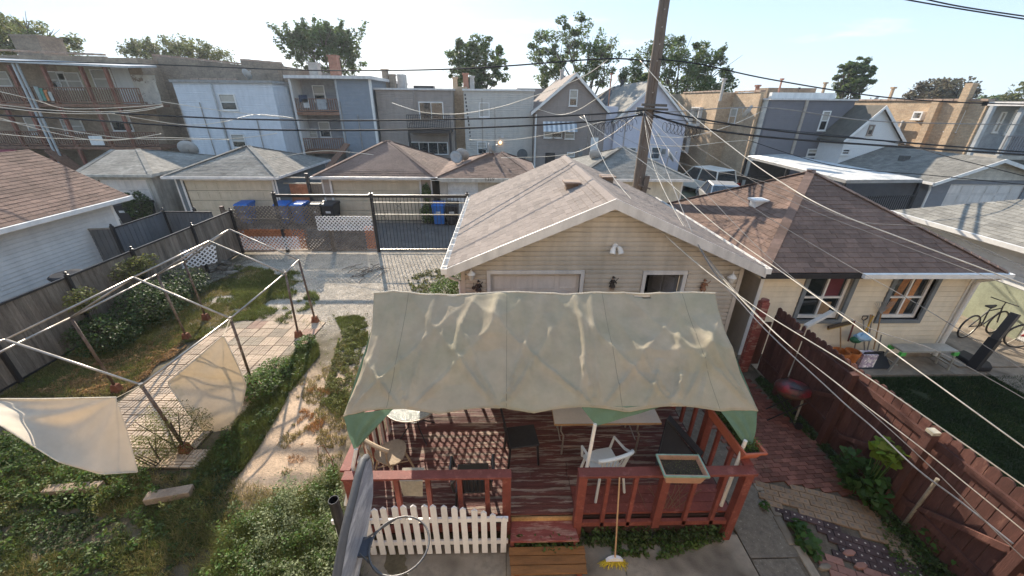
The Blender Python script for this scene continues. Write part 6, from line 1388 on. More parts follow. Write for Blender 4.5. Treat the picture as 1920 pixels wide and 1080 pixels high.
# B2 brick block and its siding annex
y = 33.2; xl, xr = AY(285, 105, y).x, AY(528, 122, y).x
h = house('brick_apartment', 'dark brown brick apartment block with stepped tile coping at left', (-20, 40, 0))
mb = MB(); zl, zr = AY(290, 104, y).z, AY(528, 124, y).z; zm = zl*.35+zr*.65
bx(h, 'wall', xl, xr, y, 48, 0, zr+.02, brk_grey); mb = MB(); mb.prism([(xl, y, zr), (AY(450, 115, y).x, y, zr), (AY(450, 115, y).x, y, zr+.05), (xl, y, zl)], (0, .3, 0)); mb.prism([(AY(450, 112, y).x, y+.001, zr), (xr, y+.001, zr), (xr, y+.001, zr+.15), (AY(450, 112, y).x, y+.001, zr+.35)], (0, .3, 0)); mb.build('parapet', brk_grey, h)
cope(h, (xl, y+.15, zl), (AY(448, 115, y).x, y+.15, zr+.08)); cope(h, (AY(450, 112, y).x, y+.15, zr+.35), (xr, y+.15, zr+.15))
fwin(h, 514, 181, 524, 200, y, blind=False); fwin(h, 534, 245, 541, 276, y, blind=False); bx(h, 'brick_pier', xr-.9, xr-.1, y-.5, y-.001, 0, zr-.3, brk_grey)
y = 30.2; xl, xr = AY(322, 152, y).x, AY(508, 153, y).x
h = house('white_annex', 'pale blue white sided two storey annex with central downspout', (-19, 32, 0)); lb = mat('pale_blue_siding', (.58, .61, .66), .6, var=.05, boards=.14, rand=0, stain=.08)
bx(h, 'wall', xl, xr, y, 33.15, 0, 6.55, lb); bx(h, 'roof_edge', xl-.1, xr+.1, y-.12, 33.1, 6.55, 6.72, mat('grey_edge', (.3, .3, .3), .7)); cope(h, (AY(358, 145, 31).x, 31, 6.75), (AY(445, 145, 31).x, 31, 6.75), w=.3)
x = AY(407, 200, y-.1).x; mb = MB(); mb.tube([(x, y-.08, 6.5), (x, y-.08, 0)], .06); mb.build('downspout', mat('grey_pipe', (.4, .42, .44), .5), h)
fwin(h, 419, 178, 438, 205, y); fwin(h, 440, 253, 456, 275, y); x = AY(335, 190, y).x; mb = MB(); mb.tube([(x, y-.05, 5.2), (x+.0, y-.05, .5)], .03); mb.build('conduit', galv, h)
# B3 porch building, slate right half
y = 32.2; xl, xr = AY(543, 146, y).x, AY(690, 148, y).x; xm = AY(630, 150, y).x
h = house('porch_building', 'slate grey three level building with open wooden porches on its left half', (-12.5, 38, 0)); sl_ = mat('slate_blue_siding', (.22, .245, .28), .7, var=.06, boards=.1, rand=0)
bx(h, 'wall', xm, xr, y, 44, 0, 6.95, sl_); bx(h, 'porch_back_wall', xl, xm, y+1.5, 44, 0, 6.95, mat('grey_inner_wall', (.3, .31, .34), .7, boards=.12, rand=0)); bx(h, 'side_wall', xl-.16, xl, y, 44, 0, 6.95, white); bx(h, 'corner_trim', xr, xr+.16, y-.02, y+.2, 0, 6.95, white); bx(h, 'centre_post', xm-.14, xm-.001, y-.02, y+.16, 0, 6.95, mat('grey_post', (.35, .37, .39), .7))
bx(h, 'roof_edge', xl-.3, xr+.3, y-.3, 44.1, 6.95, 7.15, trimw)
for pyz in (216, 288): z = AY(590, pyz, y).z; bx(h, 'porch_floor', xl, xm-.15, y, y+1.49, z, z+.22, woodp); railing(h, (xl+.05, y+.05, 0), (xm-.2, y+.05, 0), z+.28, z+1.1, woodp, .16)
for (a, b, c, d) in ((592, 162, 606, 190), (603, 230, 616, 256), (583, 243, 592, 257)): fwin(h, a, b, c, d, y+1.48)
for (a, b, c, d, c_) in ((562, 178, 575, 192, 'dark'), (570, 186, 578, 202, 'white'), (596, 186, 610, 205, 'grey')):
    p, q = AY(a, d, y-.02), AY(c, b, y-.02); bx(h, 'hanging_laundry', p.x, q.x, y-.02, y, p.z, q.z, mat('laundry_'+c_, {'dark': (.04, .05, .08), 'white': (.5, .5, .5), 'grey': (.3, .32, .34)}[c_], .9, var=.3, scale=4))
mb = MB(); a, b = AY(600, 300, 31), AY(645, 262, 31); mb.bar((b.x, 31.5, 2.6), (a.x, 29.5, 0), .9, .08); mb.build('stair', woodp, h)
chimney(h, 587, 118, 142, 36, 12, mat('pale_chimney', (.42, .4, .38), .9)); chimney(h, 625, 104, 145, 37, 9, brk_red)
# B4 taupe
y = 33; xl, xr = AY(703, 168, y).x, AY(848, 171, y).x; tps = mat('taupe_lap', (.31, .265, .235), .7, var=.06, boards=.13, rand=0, stain=.1)
h = house('taupe_building', 'taupe sided building with sliding doors and a small railed balcony', (-6.5, 38, 0)); bx(h, 'wall', xl, xr, y, 45, 0, 6.3, tps); bx(h, 'roof_edge', xl-.1, xr+.1, y-.1, 45.1, 6.3, 6.42, trimw); bx(h, 'brick_side', xr+.002, xr+.9, y+1.2, 45, 0, 6.6, brk_tan)
x = AY(777, 185, y).x; mb = MB(); mb.tube([(x, y-.06, 6.3), (x, y-.06, 4.4), (x-.5, y-.06, 4.0)], .06); mb.build('downspout', tps, h)
fwin(h, 789, 193, 829, 224, y, sash=False, bars_v=1, blind=False, sill=False); fwin(h, 770, 268, 838, 288, y+.0, sash=False, bars_v=3, blind=False, sill=False)
z = AY(800, 243, 31.6).z; bx(h, 'balcony_floor', AY(765, 245, 31.6).x, AY(845, 245, 31.6).x, 31.6, y-.005, z-.25, z, blacki); railing(h, (AY(765, 245, 31.6).x, 31.65, 0), (AY(845, 245, 31.6).x, 31.65, 0), z+.05, z+1.0, blacki, .13)
for px in (766, 843): x = AY(px, 245, 31.6).x; bx(h, 'balcony_post', x-.08, x+.08, 31.62, 31.78, 0, z-.25, blacki)
for px, w in ((722, 6), (735, 8)): chimney(h, px, 130 if px == 722 else 140, 165, 37, w, brk_grey)
bx(h, 'roof_unit', AY(745, 150, 38).x, AY(758, 150, 38).x, 38, 39, 6.4, 7.6, mat('unit_grey', (.4, .4, .4), .6)); bx(h, 'roof_unit', AY(775, 160, 38).x, AY(812, 160, 38).x, 38, 39, 6.4, 6.75, blacki)
# B5 pale grey
y = 33; xl, xr = AY(869, 171, y).x, AY(1001, 172, y).x; pg = mat('pale_grey_lap', (.50, .47, .43), .65, var=.05, boards=.15, rand=0, stain=.08)
h = house('pale_grey_building', 'pale grey sided two storey building with two white windows', (0, 38, 0)); bx(h, 'wall', xl, xr, y, 46, 0, 6.3, pg); bx(h, 'roof_edge', xl-.08, xr+.08, y-.1, 46, 6.3, 6.42, white)
fwin(h, 900, 194, 916, 218, y, mg=glassb, blind=False); fwin(h, 897, 267, 911, 288, y); bx(h, 'patch_panel', AY(880, 187, y).x, AY(935, 187, y).x, y-.03, y-.001, 2.4, 5.9, pg)
for px, a, b, w, m in ((853, 145, 170, 7, brk_tan), (873, 138, 170, 8, brk_red), (885, 143, 168, 7, mat('pale_chimney', (.42, .4, .38), .9))): chimney(h, px, a, b, 36, w, m)
mb = MB(); v = AY(979, 289, 32.7); mb.lathe((v.x, 32.7, v.z), [(.05, 0), (.4, -.15), (.42, -.18)], 16, 'y'); mb.build('round_cover', mat('grey_plastic', (.1, .11, .12), .5), h)
for k in range(14): v = AY(872+k*.9, 178+k*7, y-.03); bx(h, 'wall_mark', v.x-.05, v.x+.05, y-.02, y-.002, v.z-.07, v.z+.07, blacki)
v = AY(938, 267, y); mb = MB(); mb.ball((v.x, y-.12, v.z), .13, 1, 1, 1, 8, 6); lm_ = bpy.data.materials.new('lit_lamp'); lm_.use_nodes = True; b_ = lm_.node_tree.nodes['Principled BSDF']; b_.inputs['Emission Color'].default_value = (1, .6, .25, 1); b_.inputs['Emission Strength'].default_value = 1.6; mb.build('porch_lamp', lm_, h)
# B6 taupe gable
y = 32; xl, xr = AY(1003, 205, y).x, AY(1137, 215, y).x; ap = AY(1080, 141, y); ez = 4.95
h = house('taupe_gable_house', 'taupe gabled house with attic window and striped awning', (5, 37, 0)); tg2 = mat('taupe_gable_lap', (.29, .245, .22), .7, var=.05, boards=.13, rand=0, stain=.08)
bx(h, 'wall', xl, xr, y, 44, 0, ez-.02, tg2); mb = MB(); mb.prism([(xl, y, ez-.02), (xr, y, ez-.02), (ap.x, y, ap.z)], (0, 12, 0)); mb.build('gable', tg2, h)
for (ea) in (xl-.3, xr+.3):
    q = [(ea, y-.25, ez-.15), (ea, 44.2, ez-.15), (ap.x, 44.2, ap.z+.08), (ap.x, y-.25, ap.z+.08)]; mb = MB(); mb.prism(q, (0, 0, .1)); mb.build('roof', tans if ea < 4 else browns, h)
    mb = MB(); mb.hexa([(ea, y-.3, ez-.3), (ap.x, y-.3, ap.z-.08), (ap.x, y-.3, ap.z+.16), (ea, y-.3, ez-.07)], [(ea, y-.255, ez-.3), (ap.x, y-.255, ap.z-.08), (ap.x, y-.255, ap.z+.16), (ea, y-.255, ez-.07)]); mb.build('rake_board', white, h)
for (a, b, c, d) in ((1068, 170, 1082, 197), (1021, 240, 1037, 257), (1038, 242, 1053, 257), (1060, 246, 1076, 259), (1064, 287, 1076, 300)): fwin(h, a, b, c, d, y)
p, q = AY(1019, 247, y-.7), AY(1081, 229, y); mb = MB(); ns = 14
for k in range(ns): u0 = p.x+(q.x-p.x)*k/ns; u1 = p.x+(q.x-p.x)*(k+1)/ns; mb.mi = k % 2; mb.hexa([(u0, y-.75, p.z), (u1, y-.75, p.z), (u1, y-.02, q.z), (u0, y-.02, q.z)], [(u0, y-.75, p.z+.03), (u1, y-.75, p.z+.03), (u1, y-.02, q.z+.03), (u0, y-.02, q.z+.03)])
mb.build('awning', [mat('awning_white', (.62, .64, .66), .5), mat('awning_blue', (.3, .34, .38), .5)], h)
a, b = AY(1106, 284, y), AY(1122, 258, y); bx(h, 'back_door', a.x, b.x, y-.05, y-.001, a.z, b.z, white); bx(h, 'dark_door', AY(1022, 300, y).x, AY(1040, 300, y).x, y-.03, y-.001, .6, 2.0, blacki)
mb = MB(); mb.tube([(xl+.1, y-.05, ez-.2), (xl+.1, y-.05, 0)], .06); mb.build('downspout', white, h); railing(h, (AY(1102, 292, 31).x, 31, 0), (AY(1136, 292, 31).x, 31, 0), .9, 1.7, woodp); chimney(h, 1054, 131, 150, 38, 7, mat('pale_chimney', (.42, .4, .38), .9))
bx(h, 'rear_wing', AY(1003, 180, 40).x-1.5, AY(1003, 180, 40).x+4, 44.3, 50, 0, 6.8, tg2)
# grey roofed house behind
h = house('grey_roof_house', 'dark grey roofed house with brick chimney partly hidden behind the white gabled house', (11, 44, 0)); a = AY(1130, 190, 40).x; b = AY(1200, 165, 40).x
bx(h, 'wall', a, b+2, 40, 50, 0, 5.2, tg2); mb = MB(); mb.add([(a-.4, 39.6, 5.2), (b+3, 39.6, 5.2), (b+1.5, 45, 7.1), (a+2.2, 45, 7.1), (a-.4, 50, 5.2), (b+3, 50, 5.2)], [(0, 1, 2, 3), (0, 3, 4), (1, 5, 2), (3, 2, 5, 4)]); mb.build('roof', mat('dark_grey_roof', (.09, .09, .095), .9), h)
chimney(h, 1143, 138, 215, 36, 10, brk_red); chimney(h, 1167, 150, 170, 42, 8, mat('black_chimney', (.05, .05, .05), .8))
# B7 white gable
y = 33; xl, xr = AY(1157, 200, y).x, AY(1287, 230, y).x; ap = AY(1231, 154, y); ez = 4.3
h = house('white_gable_house', 'pale lilac white gabled house behind the utility pole', (12, 38, 0)); wv = mat('white_lilac_lap', (.56, .56, .64), .6, var=.04, boards=.11, rand=0)
bx(h, 'wall', xl, xr, y, 44, 0, ez-.01, wv); mb = MB(); mb.prism([(xl, y, ez-.01), (xr, y, ez-.01), (ap.x, y, ap.z)], (0, 11, 0)); mb.build('gable', wv, h)
for ea in (xl-.25, xr+.25):
    q = [(ea, y-.2, ez-.15), (ea, 44.2, ez-.15), (ap.x, 44.2, ap.z+.06), (ap.x, y-.2, ap.z+.06)]; mb = MB(); mb.prism(q, (0, 0, .1)); mb.build('roof', greys, h)
    mb = MB(); mb.hexa([(ea, y-.24, ez-.28), (ap.x, y-.24, ap.z-.06), (ap.x, y-.24, ap.z+.15), (ea, y-.24, ez-.07)], [(ea, y-.205, ez-.28), (ap.x, y-.205, ap.z-.06), (ap.x, y-.205, ap.z+.15), (ea, y-.205, ez-.07)]); mb.build('rake_board', white, h)
for (a, b, c, d) in ((1192, 202, 1206, 214), (1220, 277, 1238, 297), (1178, 278, 1192, 288)): fwin(h, a, b, c, d, y, mg=glassb, blind=False)
x = AY(1158, 230, y).x; bx(h, 'left_bay', x-1.1, x-.01, y+.3, 40, 0, 5.3, wv)
# B8 tan brick two-flat : its sunlit left side faces us in perspective
h = house('tan_brick_two_flat', 'tan brick two storey building with bay windows and tree shadow right of the pole', (19, 32, 0))
def ydist(px, x): 
    d = _ray(px, 200); return x*d.y/d.x
yA0, yA1 = ydist(1277, 16.2), ydist(1345, 16.2); yB1 = ydist(1421, 17.3)
bx(h, 'wall', 16.2, 17.55, yA1, yA0+4, 0, 6.35, brk_tan); bx(h, 'rear_wall', 17.3, 17.5, yB1, yA1-.004, 0, 6.3, brk_tan); cope(h, (16.3, yA1, 6.38), (16.3, yA0, 6.38), w=.35); cope(h, (17.4, yB1, 6.33), (17.4, yA1, 6.33), w=.35)
def swin(par, px0, px1, py0, py1, x, bay=False):
    y1_, y0_ = ydist(px0, x), ydist(px1, x); z0 = AX(px1, py1, x).z; z1 = AX((px0+px1)/2, py0, x).z
    f = window(par, (x+.01, y1_, z0), -Y_, -X_, y1_-y0_, z1-z0, white, glassd, fw=.09, proud=.3 if bay else .05, blind=(.5, blinds)); return f
swin(h, 1304, 1318, 203, 234, 16.2, True); swin(h, 1294, 1306, 260, 288, 16.2, True); swin(h, 1352, 1360, 205, 230, 17.3); swin(h, 1373, 1384, 205, 232, 17.3); swin(h, 1356, 1366, 290, 300, 17.3); swin(h, 1337, 1345, 272, 286, 17.3) if False else None; swin(h, 1358, 1368, 268, 292, 17.3)
chimney(h, 1357, 148, 172, 30.5, 9, mat('pale_chimney', (.42, .4, .38), .9)); chimney(h, 1421, 160, 175, 31, 9, brk_red)
# B9 dark grey
xg = 17.62; yg = ydist(1443, xg); h = house('dark_grey_building', 'dark grey sided two storey building with pale sunlit side wall', (21, 33, 0))
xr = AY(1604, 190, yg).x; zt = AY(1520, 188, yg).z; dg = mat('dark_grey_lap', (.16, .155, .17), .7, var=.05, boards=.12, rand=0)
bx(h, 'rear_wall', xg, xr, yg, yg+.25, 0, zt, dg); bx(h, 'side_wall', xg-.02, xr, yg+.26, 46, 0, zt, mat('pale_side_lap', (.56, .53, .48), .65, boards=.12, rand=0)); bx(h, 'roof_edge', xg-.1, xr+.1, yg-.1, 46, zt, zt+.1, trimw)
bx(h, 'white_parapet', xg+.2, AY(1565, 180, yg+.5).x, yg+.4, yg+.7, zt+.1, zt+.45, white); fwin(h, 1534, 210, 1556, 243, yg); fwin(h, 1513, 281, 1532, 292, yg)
x = AY(1513, 190, yg).x; mb = MB(); mb.box(x-.09, x+.09, yg-.08, yg-.002, 0, zt); mb.build('trim_strip', mat('tan_trim', (.36, .32, .28), .7), h)
chimney(h, 1463, 148, 180, 33, 11, brk_red); chimney(h, 1545, 155, 185, 35, 13, brk_tan); chimney(h, 1497, 165, 178, 36, 4, blacki)
bx(h, 'roof_shed', AY(1440, 170, 42).x, AY(1530, 170, 42).x, 42, 44, 6, AY(1500, 165, 42).z, brk_brown)
# B10 small white gable
y = 25.8; ap = AY(1655, 202, y); xl = AY(1583, 268, y).x; xr = AY(1686, 266, y).x; ez = AY(1686, 262, y).z
h = house('small_white_gable', 'small white gabled house with dark roof between the grey building and brick wall', (23, 28, 0)); ww = mat('bright_white_lap', (.68, .68, .68), .6, var=.03, boards=.11, rand=0)
bx(h, 'wall', xl, xr, y, 33, 0, ez, ww); mb = MB(); mb.prism([(xl, y, ez), (xr, y, ez), (ap.x, y, ap.z)], (0, 7, 0)); mb.build('gable', ww, h)
for ea in (xl-.25, xr+.25):
    q = [(ea, y-.2, ez-.18), (ea, 33.2, ez-.18), (ap.x, 33.2, ap.z+.05), (ap.x, y-.2, ap.z+.05)]; mb = MB(); mb.prism(q, (0, 0, .09)); mb.build('roof', mat('dark_brown_roof', (.11, .1, .085), .9), h)
    mb = MB(); mb.hexa([(ea, y-.24, ez-.3), (ap.x, y-.24, ap.z-.06), (ap.x, y-.24, ap.z+.14), (ea, y-.24, ez-.08)], [(ea, y-.205, ez-.3), (ap.x, y-.205, ap.z-.06), (ap.x, y-.205, ap.z+.14), (ea, y-.205, ez-.08)]); mb.build('rake_board', white, h)
fwin(h, 1626, 236, 1638, 251, y, mf=mat('taupe_frame', (.3, .25, .22), .7), blind=True); fwin(h, 1578, 281, 1592, 288, y, blind=False)
bx(h, 'low_flat_wing', xr+.3, xr+9, 24.5, 27.5, 0, 2.6, mat('dark_wing', (.16, .15, .16), .8))
# B11 long brick side wall
X11 = 27.0; ya, yb_ = ydist(1605, X11), ydist(1850, X11); zt = AX(1730, 189, X11).z
h = house('long_brick_building', 'long sunlit tan brick side wall with chimneys at right', (31, 28, 0)); bx(h, 'wall', X11, 36, yb_, ya+3, 0, zt, brk_tan); cope(h, (X11+.1, yb_, zt), (X11+.1, ya+3, zt), w=.4)
for (p0, p1, d) in ((1752, 1766, .35), (1800, 1815, .35)): y0_, y1_ = ydist(p1, X11), ydist(p0, X11); bx(h, 'brick_pier', X11-.3, X11-.001, y0_, y1_, 0, zt+(.0 if p0 < 1790 else .9), brk_tan)
swin(h, 1795, 1812, 210, 246, X11); swin(h, 1728, 1741, 212, 222, X11, True)
chimney(h, 1673, 164, 188, 31, 13, brk_tan)
zf = AX(1840, 265, X11).z
yr = yb_; zR = AY(1890, 196, yr-1.5).z
for z in (3.15,): bx(h, 'porch_floor', X11+.1, 35, yr-1.6, yr-.004, z-.2, z, mat('pale_porch', (.45, .42, .38), .8)); railing(h, (X11+.15, yr-1.55, 0), (35, yr-1.55, 0), z+.1, z+1.0, mat('grey_rail', (.2, .2, .22), .7), .15)
bx(h, 'rear_wall_panel', X11+.12, 35, yr-.03, yr-.003, 0, zt-.1, mat('grey_blue_lap', (.3, .32, .34), .7, boards=.12, rand=0)); bx(h, 'porch_roof', X11, 35.2, yr-1.8, yr+.3, zt-.25, zt-.05, trimw)
for px in (1848, 1905): x = AY(px, 230, yr-1.5).x; bx(h, 'porch_post', x-.09, x+.09, yr-1.58, yr-1.4, 0, zt-.26, mat('grey_post', (.35, .37, .39), .7))
fwin(h, 1862, 212, 1874, 246, yr-.03); fwin(h, 1884, 208, 1897, 250, yr-.03, blind=False)
# small grey annex with roof unit
y = 27.9; a, b = AY(1682, 232, y).x, AY(1728, 232, y).x
h = house('grey_annex', 'small flat roofed grey annex with white roof unit against the long brick wall', (26, 29, 0)); bx(h, 'wall', a, min(b, X11-.4), y, y+2.5, 0, 4.4, mat('mid_grey_wall', (.36, .36, .37), .7)); bx(h, 'roof_edge', a-.2, min(b+.2, X11-.35), y-.2, y+2.6, 4.4, 4.6, trimw); bx(h, 'roof_unit', a+.5, a+1.6, y+1, y+1.8, 4.6, 5.15, white); fwin(h, 1687, 228, 1698, 240, y)
# skyline blocks far behind so that the gaps end in roofs and greenery
h = house('skyline_houses', 'low dark roofs far behind the tan brick building', (10, 75, 0)); 
for a, b, z in ((30, 60, 6.0), (-60, -42, 6.2), (-12, -4, 5.6), (60, 110, 6.4)): bx(h, 'distant_block', a, b, 70, 80, 0, z, brk_brown)

# service clutter on the back walls: meters, vents, conduits
def clutter(px0, px1, pyt, y, n, seed):
    rs_ = random.Random(seed); hh = h_by[y, px0]
    for k in range(n):
        px = rs_.uniform(px0+6, px1-6); v = AY(px, 240, y); kind = rs_.choice(('meter', 'vent', 'conduit'))
        if kind == 'meter': bx(hh, 'meter_box', v.x-.14, v.x+.14, y-.14, y-.003, 1.6+rs_.random()*.5, 2.2+rs_.random()*.2, mat('meter_grey', (.25, .26, .26), .5))
        elif kind == 'vent': z = rs_.uniform(2.6, 5.2); bx(hh, 'wall_vent', v.x-.12, v.x+.12, y-.1, y-.003, z, z+.2, trimw)
        else: mb_ = MB(); z = rs_.uniform(4.2, 6); mb_.tube([(v.x, y-.05, z), (v.x+rs_.uniform(-.05, .05), y-.05, .4)], .028, 5); mb_.build('conduit', galv, hh)
hs_ = {o['label'][:14]: o for o in bpy.data.objects if o.get('category') == 'building'}
def hb_(s): return next(o for o in bpy.data.objects if o.get('category') == 'building' and s in o['label'])
h_by = {(30.2, 330): hb_('white sided two storey annex'), (33, 705): hb_('taupe sided building'), (33, 872): hb_('pale grey sided'), (32, 1008): hb_('taupe gabled'), (33, 1165): hb_('pale lilac'), (32.2, 634): hb_('slate grey three')}
for (y_, p0_), (p1_, n_) in zip(list(h_by), ((500, 5), (760, 3), (1000, 5), (1130, 3), (1275, 4), (688, 3))): clutter(p0_, p1_, 200, y_, n_, int(p0_))

# ================================================================ UTILITY POLE
up_ = T('utility_pole', 'tall weathered wooden utility pole leaning slightly left, with steps and cable hardware', 'utility pole', (5.2, 14.35, 0))
a, b = AY(1196, 352, 14.35), AY(1246, 0, 14.35); d = (b-a)/(b.z-a.z); p0 = a-d*a.z; p1 = a+d*(11-a.z)
mb = MB(); K = 40; mb.tube([p0.lerp(p1, k/K)+Vector((random.uniform(-.006, .006), 0, 0)) for k in range(K+1)], [.215-.0065*k*11/K for k in range(K+1)], 18); mb.build('shaft', polem, up_, smooth=True)
hx = AY(1205, 205, 14.1)
def at_z(z): return a+d*(z-a.z)
q = at_z(hx.z); mb = MB(); mb.tube([q+Vector((-.5, -.25, .03)), q+Vector((.55, -.25, -.0))], .035); mb.bar(q+Vector((-.35, -.22, .14)), q+Vector((.5, -.22, .12)), .07, .08); mb.build('cable_bracket', mat('hardware_grey', (.12, .11, .1), .7), up_)
q = at_z(2.9); mb = MB(); mb.bar(q+Vector((.12, -.25, -.55)), q+Vector((.2, -.25, .35)), .16, .1); mb.bar(q+Vector((-.1, -.3, .05)), q+Vector((.35, -.3, -.1)), .06, .05); mb.build('weathered_block', polem, up_)
mb = MB()
for z in np.arange(3.2, 9, .45): q = at_z(z); mb.tube([q+Vector((-.03, -.2, 0)), q+Vector((-.03, -.24, 0))], .018, 6)
mb.build('step_bolt', galv, up_)
# coiled ivy-like wire tangle
mb = MB()
for k in range(9):
    c = AY(1245+k*7, 236+k*1.5, 14.5); mb.tube([c+Vector((.12*math.cos(t_)+.02*t_, .05*math.sin(t_*1.3), .16*math.sin(t_)-.05)) for t_ in np.linspace(0, 9, 26)], .008, 4)
for k in range(9):
    c = AY(1190-k*9, 226+k*1.5, 14.5); mb.tube([c+Vector((.1*math.cos(t_)-.02*t_, .05*math.sin(t_*1.3), .2*math.sin(t_)-.12)) for t_ in np.linspace(0, 9, 26)], .008, 4)
mb.build('wire_tangle', cablek, up_)

# ================================================================ CABLES
def cable(pts, r, m, label, sag=.0, n=26, group=None):
    P = []
    for a_, b_ in zip(pts, pts[1:]):
        for k in range(n): f = k/n; P.append(a_.lerp(b_, f)-Z_*(4*f*(1-f)*sag))
    P.append(pts[-1]); mb = MB(); mb.tube(P, r, 6); o = mb.build('overhead_cable', m, smooth=True); tag(o, label, 'cable', group or 'overhead cables'); return o
def P14(*l): return [AY(px, py, 14.3 if len(x_) == 0 else x_[0]) for (px, py, *x_) in l]
def multi(l, r, m, label, **k):
    """smooth curve through survey points (pixel, pixel, depth)"""
    pts = [AY(*q) for q in l]; out = []
    for i in range(len(pts)-1):
        p0 = pts[max(i-1, 0)]; p1_, p2_ = pts[i], pts[i+1]; p3 = pts[min(i+2, len(pts)-1)]
        for j in range(10):
            t = j/10; out.append(.5*((2*p1_)+(p2_-p0)*t+(2*p0-5*p1_+4*p2_-p3)*t*t+(3*p1_-p0-3*p2_+p3)*t**3))
    out.append(pts[-1]); mb = MB(); mb.tube(out, r, 6); return tag(mb.build('overhead_cable', m, smooth=True), label, 'cable', 'overhead cables')
D = 14.1
multi([(-60, 112, 20), (287, 121, 20), (545, 131, 18), (720, 132, 16), (860, 129, 15), (960, 123, 14.6), (1140, 110, 14.4), (1225, 116, 14.4)], .022, cablek, 'top black cable running to the pole from the left above the roofs')
multi([(1225, 110, 14.4), (1310, 120, 13), (1440, 148, 12.6), (1640, 180, 12.5), (1800, 192, 12.5), (1960, 196, 12.5)], .018, cablek, 'top black cable leaving the pole to the right above the roofs')
multi([(-40, 203, D), (205, 212, D), (346, 219, D), (480, 224, D), (700, 226, D), (960, 221, D), (1120, 214, D), (1215, 206, D)], .024, cablek, 'upper of the two heavy black cables left of the pole')
multi([(-40, 214, D), (150, 224, D), (296, 234, D), (480, 243, D), (720, 244, D), (960, 237, D), (1130, 226, D), (1210, 214, D)], .027, cablek, 'lower of the two heavy black cables left of the pole')
multi([(1225, 208, D), (1440, 243, D), (1659, 264, D), (1920, 285, D), (2010, 290, D)], .026, cablek, 'upper heavy black cable right of the pole')
multi([(1225, 216, D), (1300, 238, D), (1440, 257, D), (1640, 272, D), (1920, 290, D-.5), (2010, 296, D-.5)], .033, cablek, 'lower thickest black cable right of the pole')
multi([(1205, 212, D), (1240, 222, D), (1640, 262, D), (1800, 300, 12), (1980, 345, 11)], .012, cablek, 'thin black cable drooping to the far right')
multi([(1225, 212, D), (1440, 202, 18), (1640, 227, 18), (1920, 234, 18), (1990, 236, 18)], .02, cableg, 'grey cable crossing level in front of the grey building')
multi([(1400, 262, 16), (1560, 310, 14), (1760, 330, 12), (1960, 350, 11)], .012, cablek, 'thin black cable over the corrugated carport')
pale = [([(-30, 165, 13), (60, 186, 13.5), (120, 203, 14), (200, 203, 14.5), (265, 199, 15), (305, 195, 15)], 'pale looping cable topmost at far left'),
 ([(-30, 193, 13), (90, 206, 13.5), (180, 210, 14), (255, 206, 14.5), (305, 198, 15)], 'second pale looping cable at far left below the topmost'),
 ([(-30, 197, 13.2), (90, 211, 13.6), (200, 213, 14), (270, 207, 14.5), (306, 199, 15)], 'third pale looping cable at far left, just under the second'),
 ([(-30, 212, 13), (75, 243, 13.5), (170, 262, 14), (230, 262, 14), (302, 251, 15)], 'pale beaded cable sagging lowest before the brick porches'),
 ([(-30, 248, 12), (80, 258, 13), (200, 262, 14), (300, 258, 15), (430, 262, 15.5)], 'pale cable running level below the brick porches'),
 ([(-30, 220, 12.6), (100, 240, 13), (250, 260, 14), (430, 260, 15), (520, 250, 16)], 'pale cable from the far left passing the white annex'),
 ([(205, 212, 14), (345, 234, 15), (420, 228, 16), (480, 215, 18), (550, 221, 20)], 'thin pale cable dipping in front of the white annex'),
 ([(300, 190, 16), (420, 208, 16), (550, 222, 16)], 'twisted pale cable from the brick wall to the porch building'),
 ([(735, 193, 18), (790, 210, 17), (850, 214, 16.5), (900, 208, 16), (960, 194, 15.5), (1080, 150, 14.8), (1140, 112, 14.5)], 'pale cable sagging before the taupe and pale grey buildings'),
 ([(1010, 205, 20), (1050, 215, 19), (1090, 203, 17), (1150, 160, 15), (1160, 140, 14.6)], 'thin pale cable on the taupe gable'),
 ([(880, 262, 18), (960, 262, 17), (1060, 246, 16), (1130, 228, 15), (1200, 210, 14.3)], 'thin pale cable passing below the striped awning'),
 ([(500, 300, 20), (600, 283, 19), (700, 290, 18)], 'thin pale cable above the brown roofed alley garage'),
 ([(940, 296, 18), (1060, 290, 17), (1130, 262, 15.5), (1200, 212, 14.3)], 'thin pale cable low before the taupe gable house'),
 ([(1165, 225, 14.3), (1220, 252, 16), (1290, 256, 18), (1370, 235, 22), (1430, 208, 27)], 'pale cable looping from pole to dish on tan brick wall'),
 ([(1205, 270, 14.3), (1290, 274, 18), (1360, 266, 24), (1420, 262, 28)], 'pale cable level across the tan brick building')]
for l, lab in pale: multi(l, .011, cablew, lab)
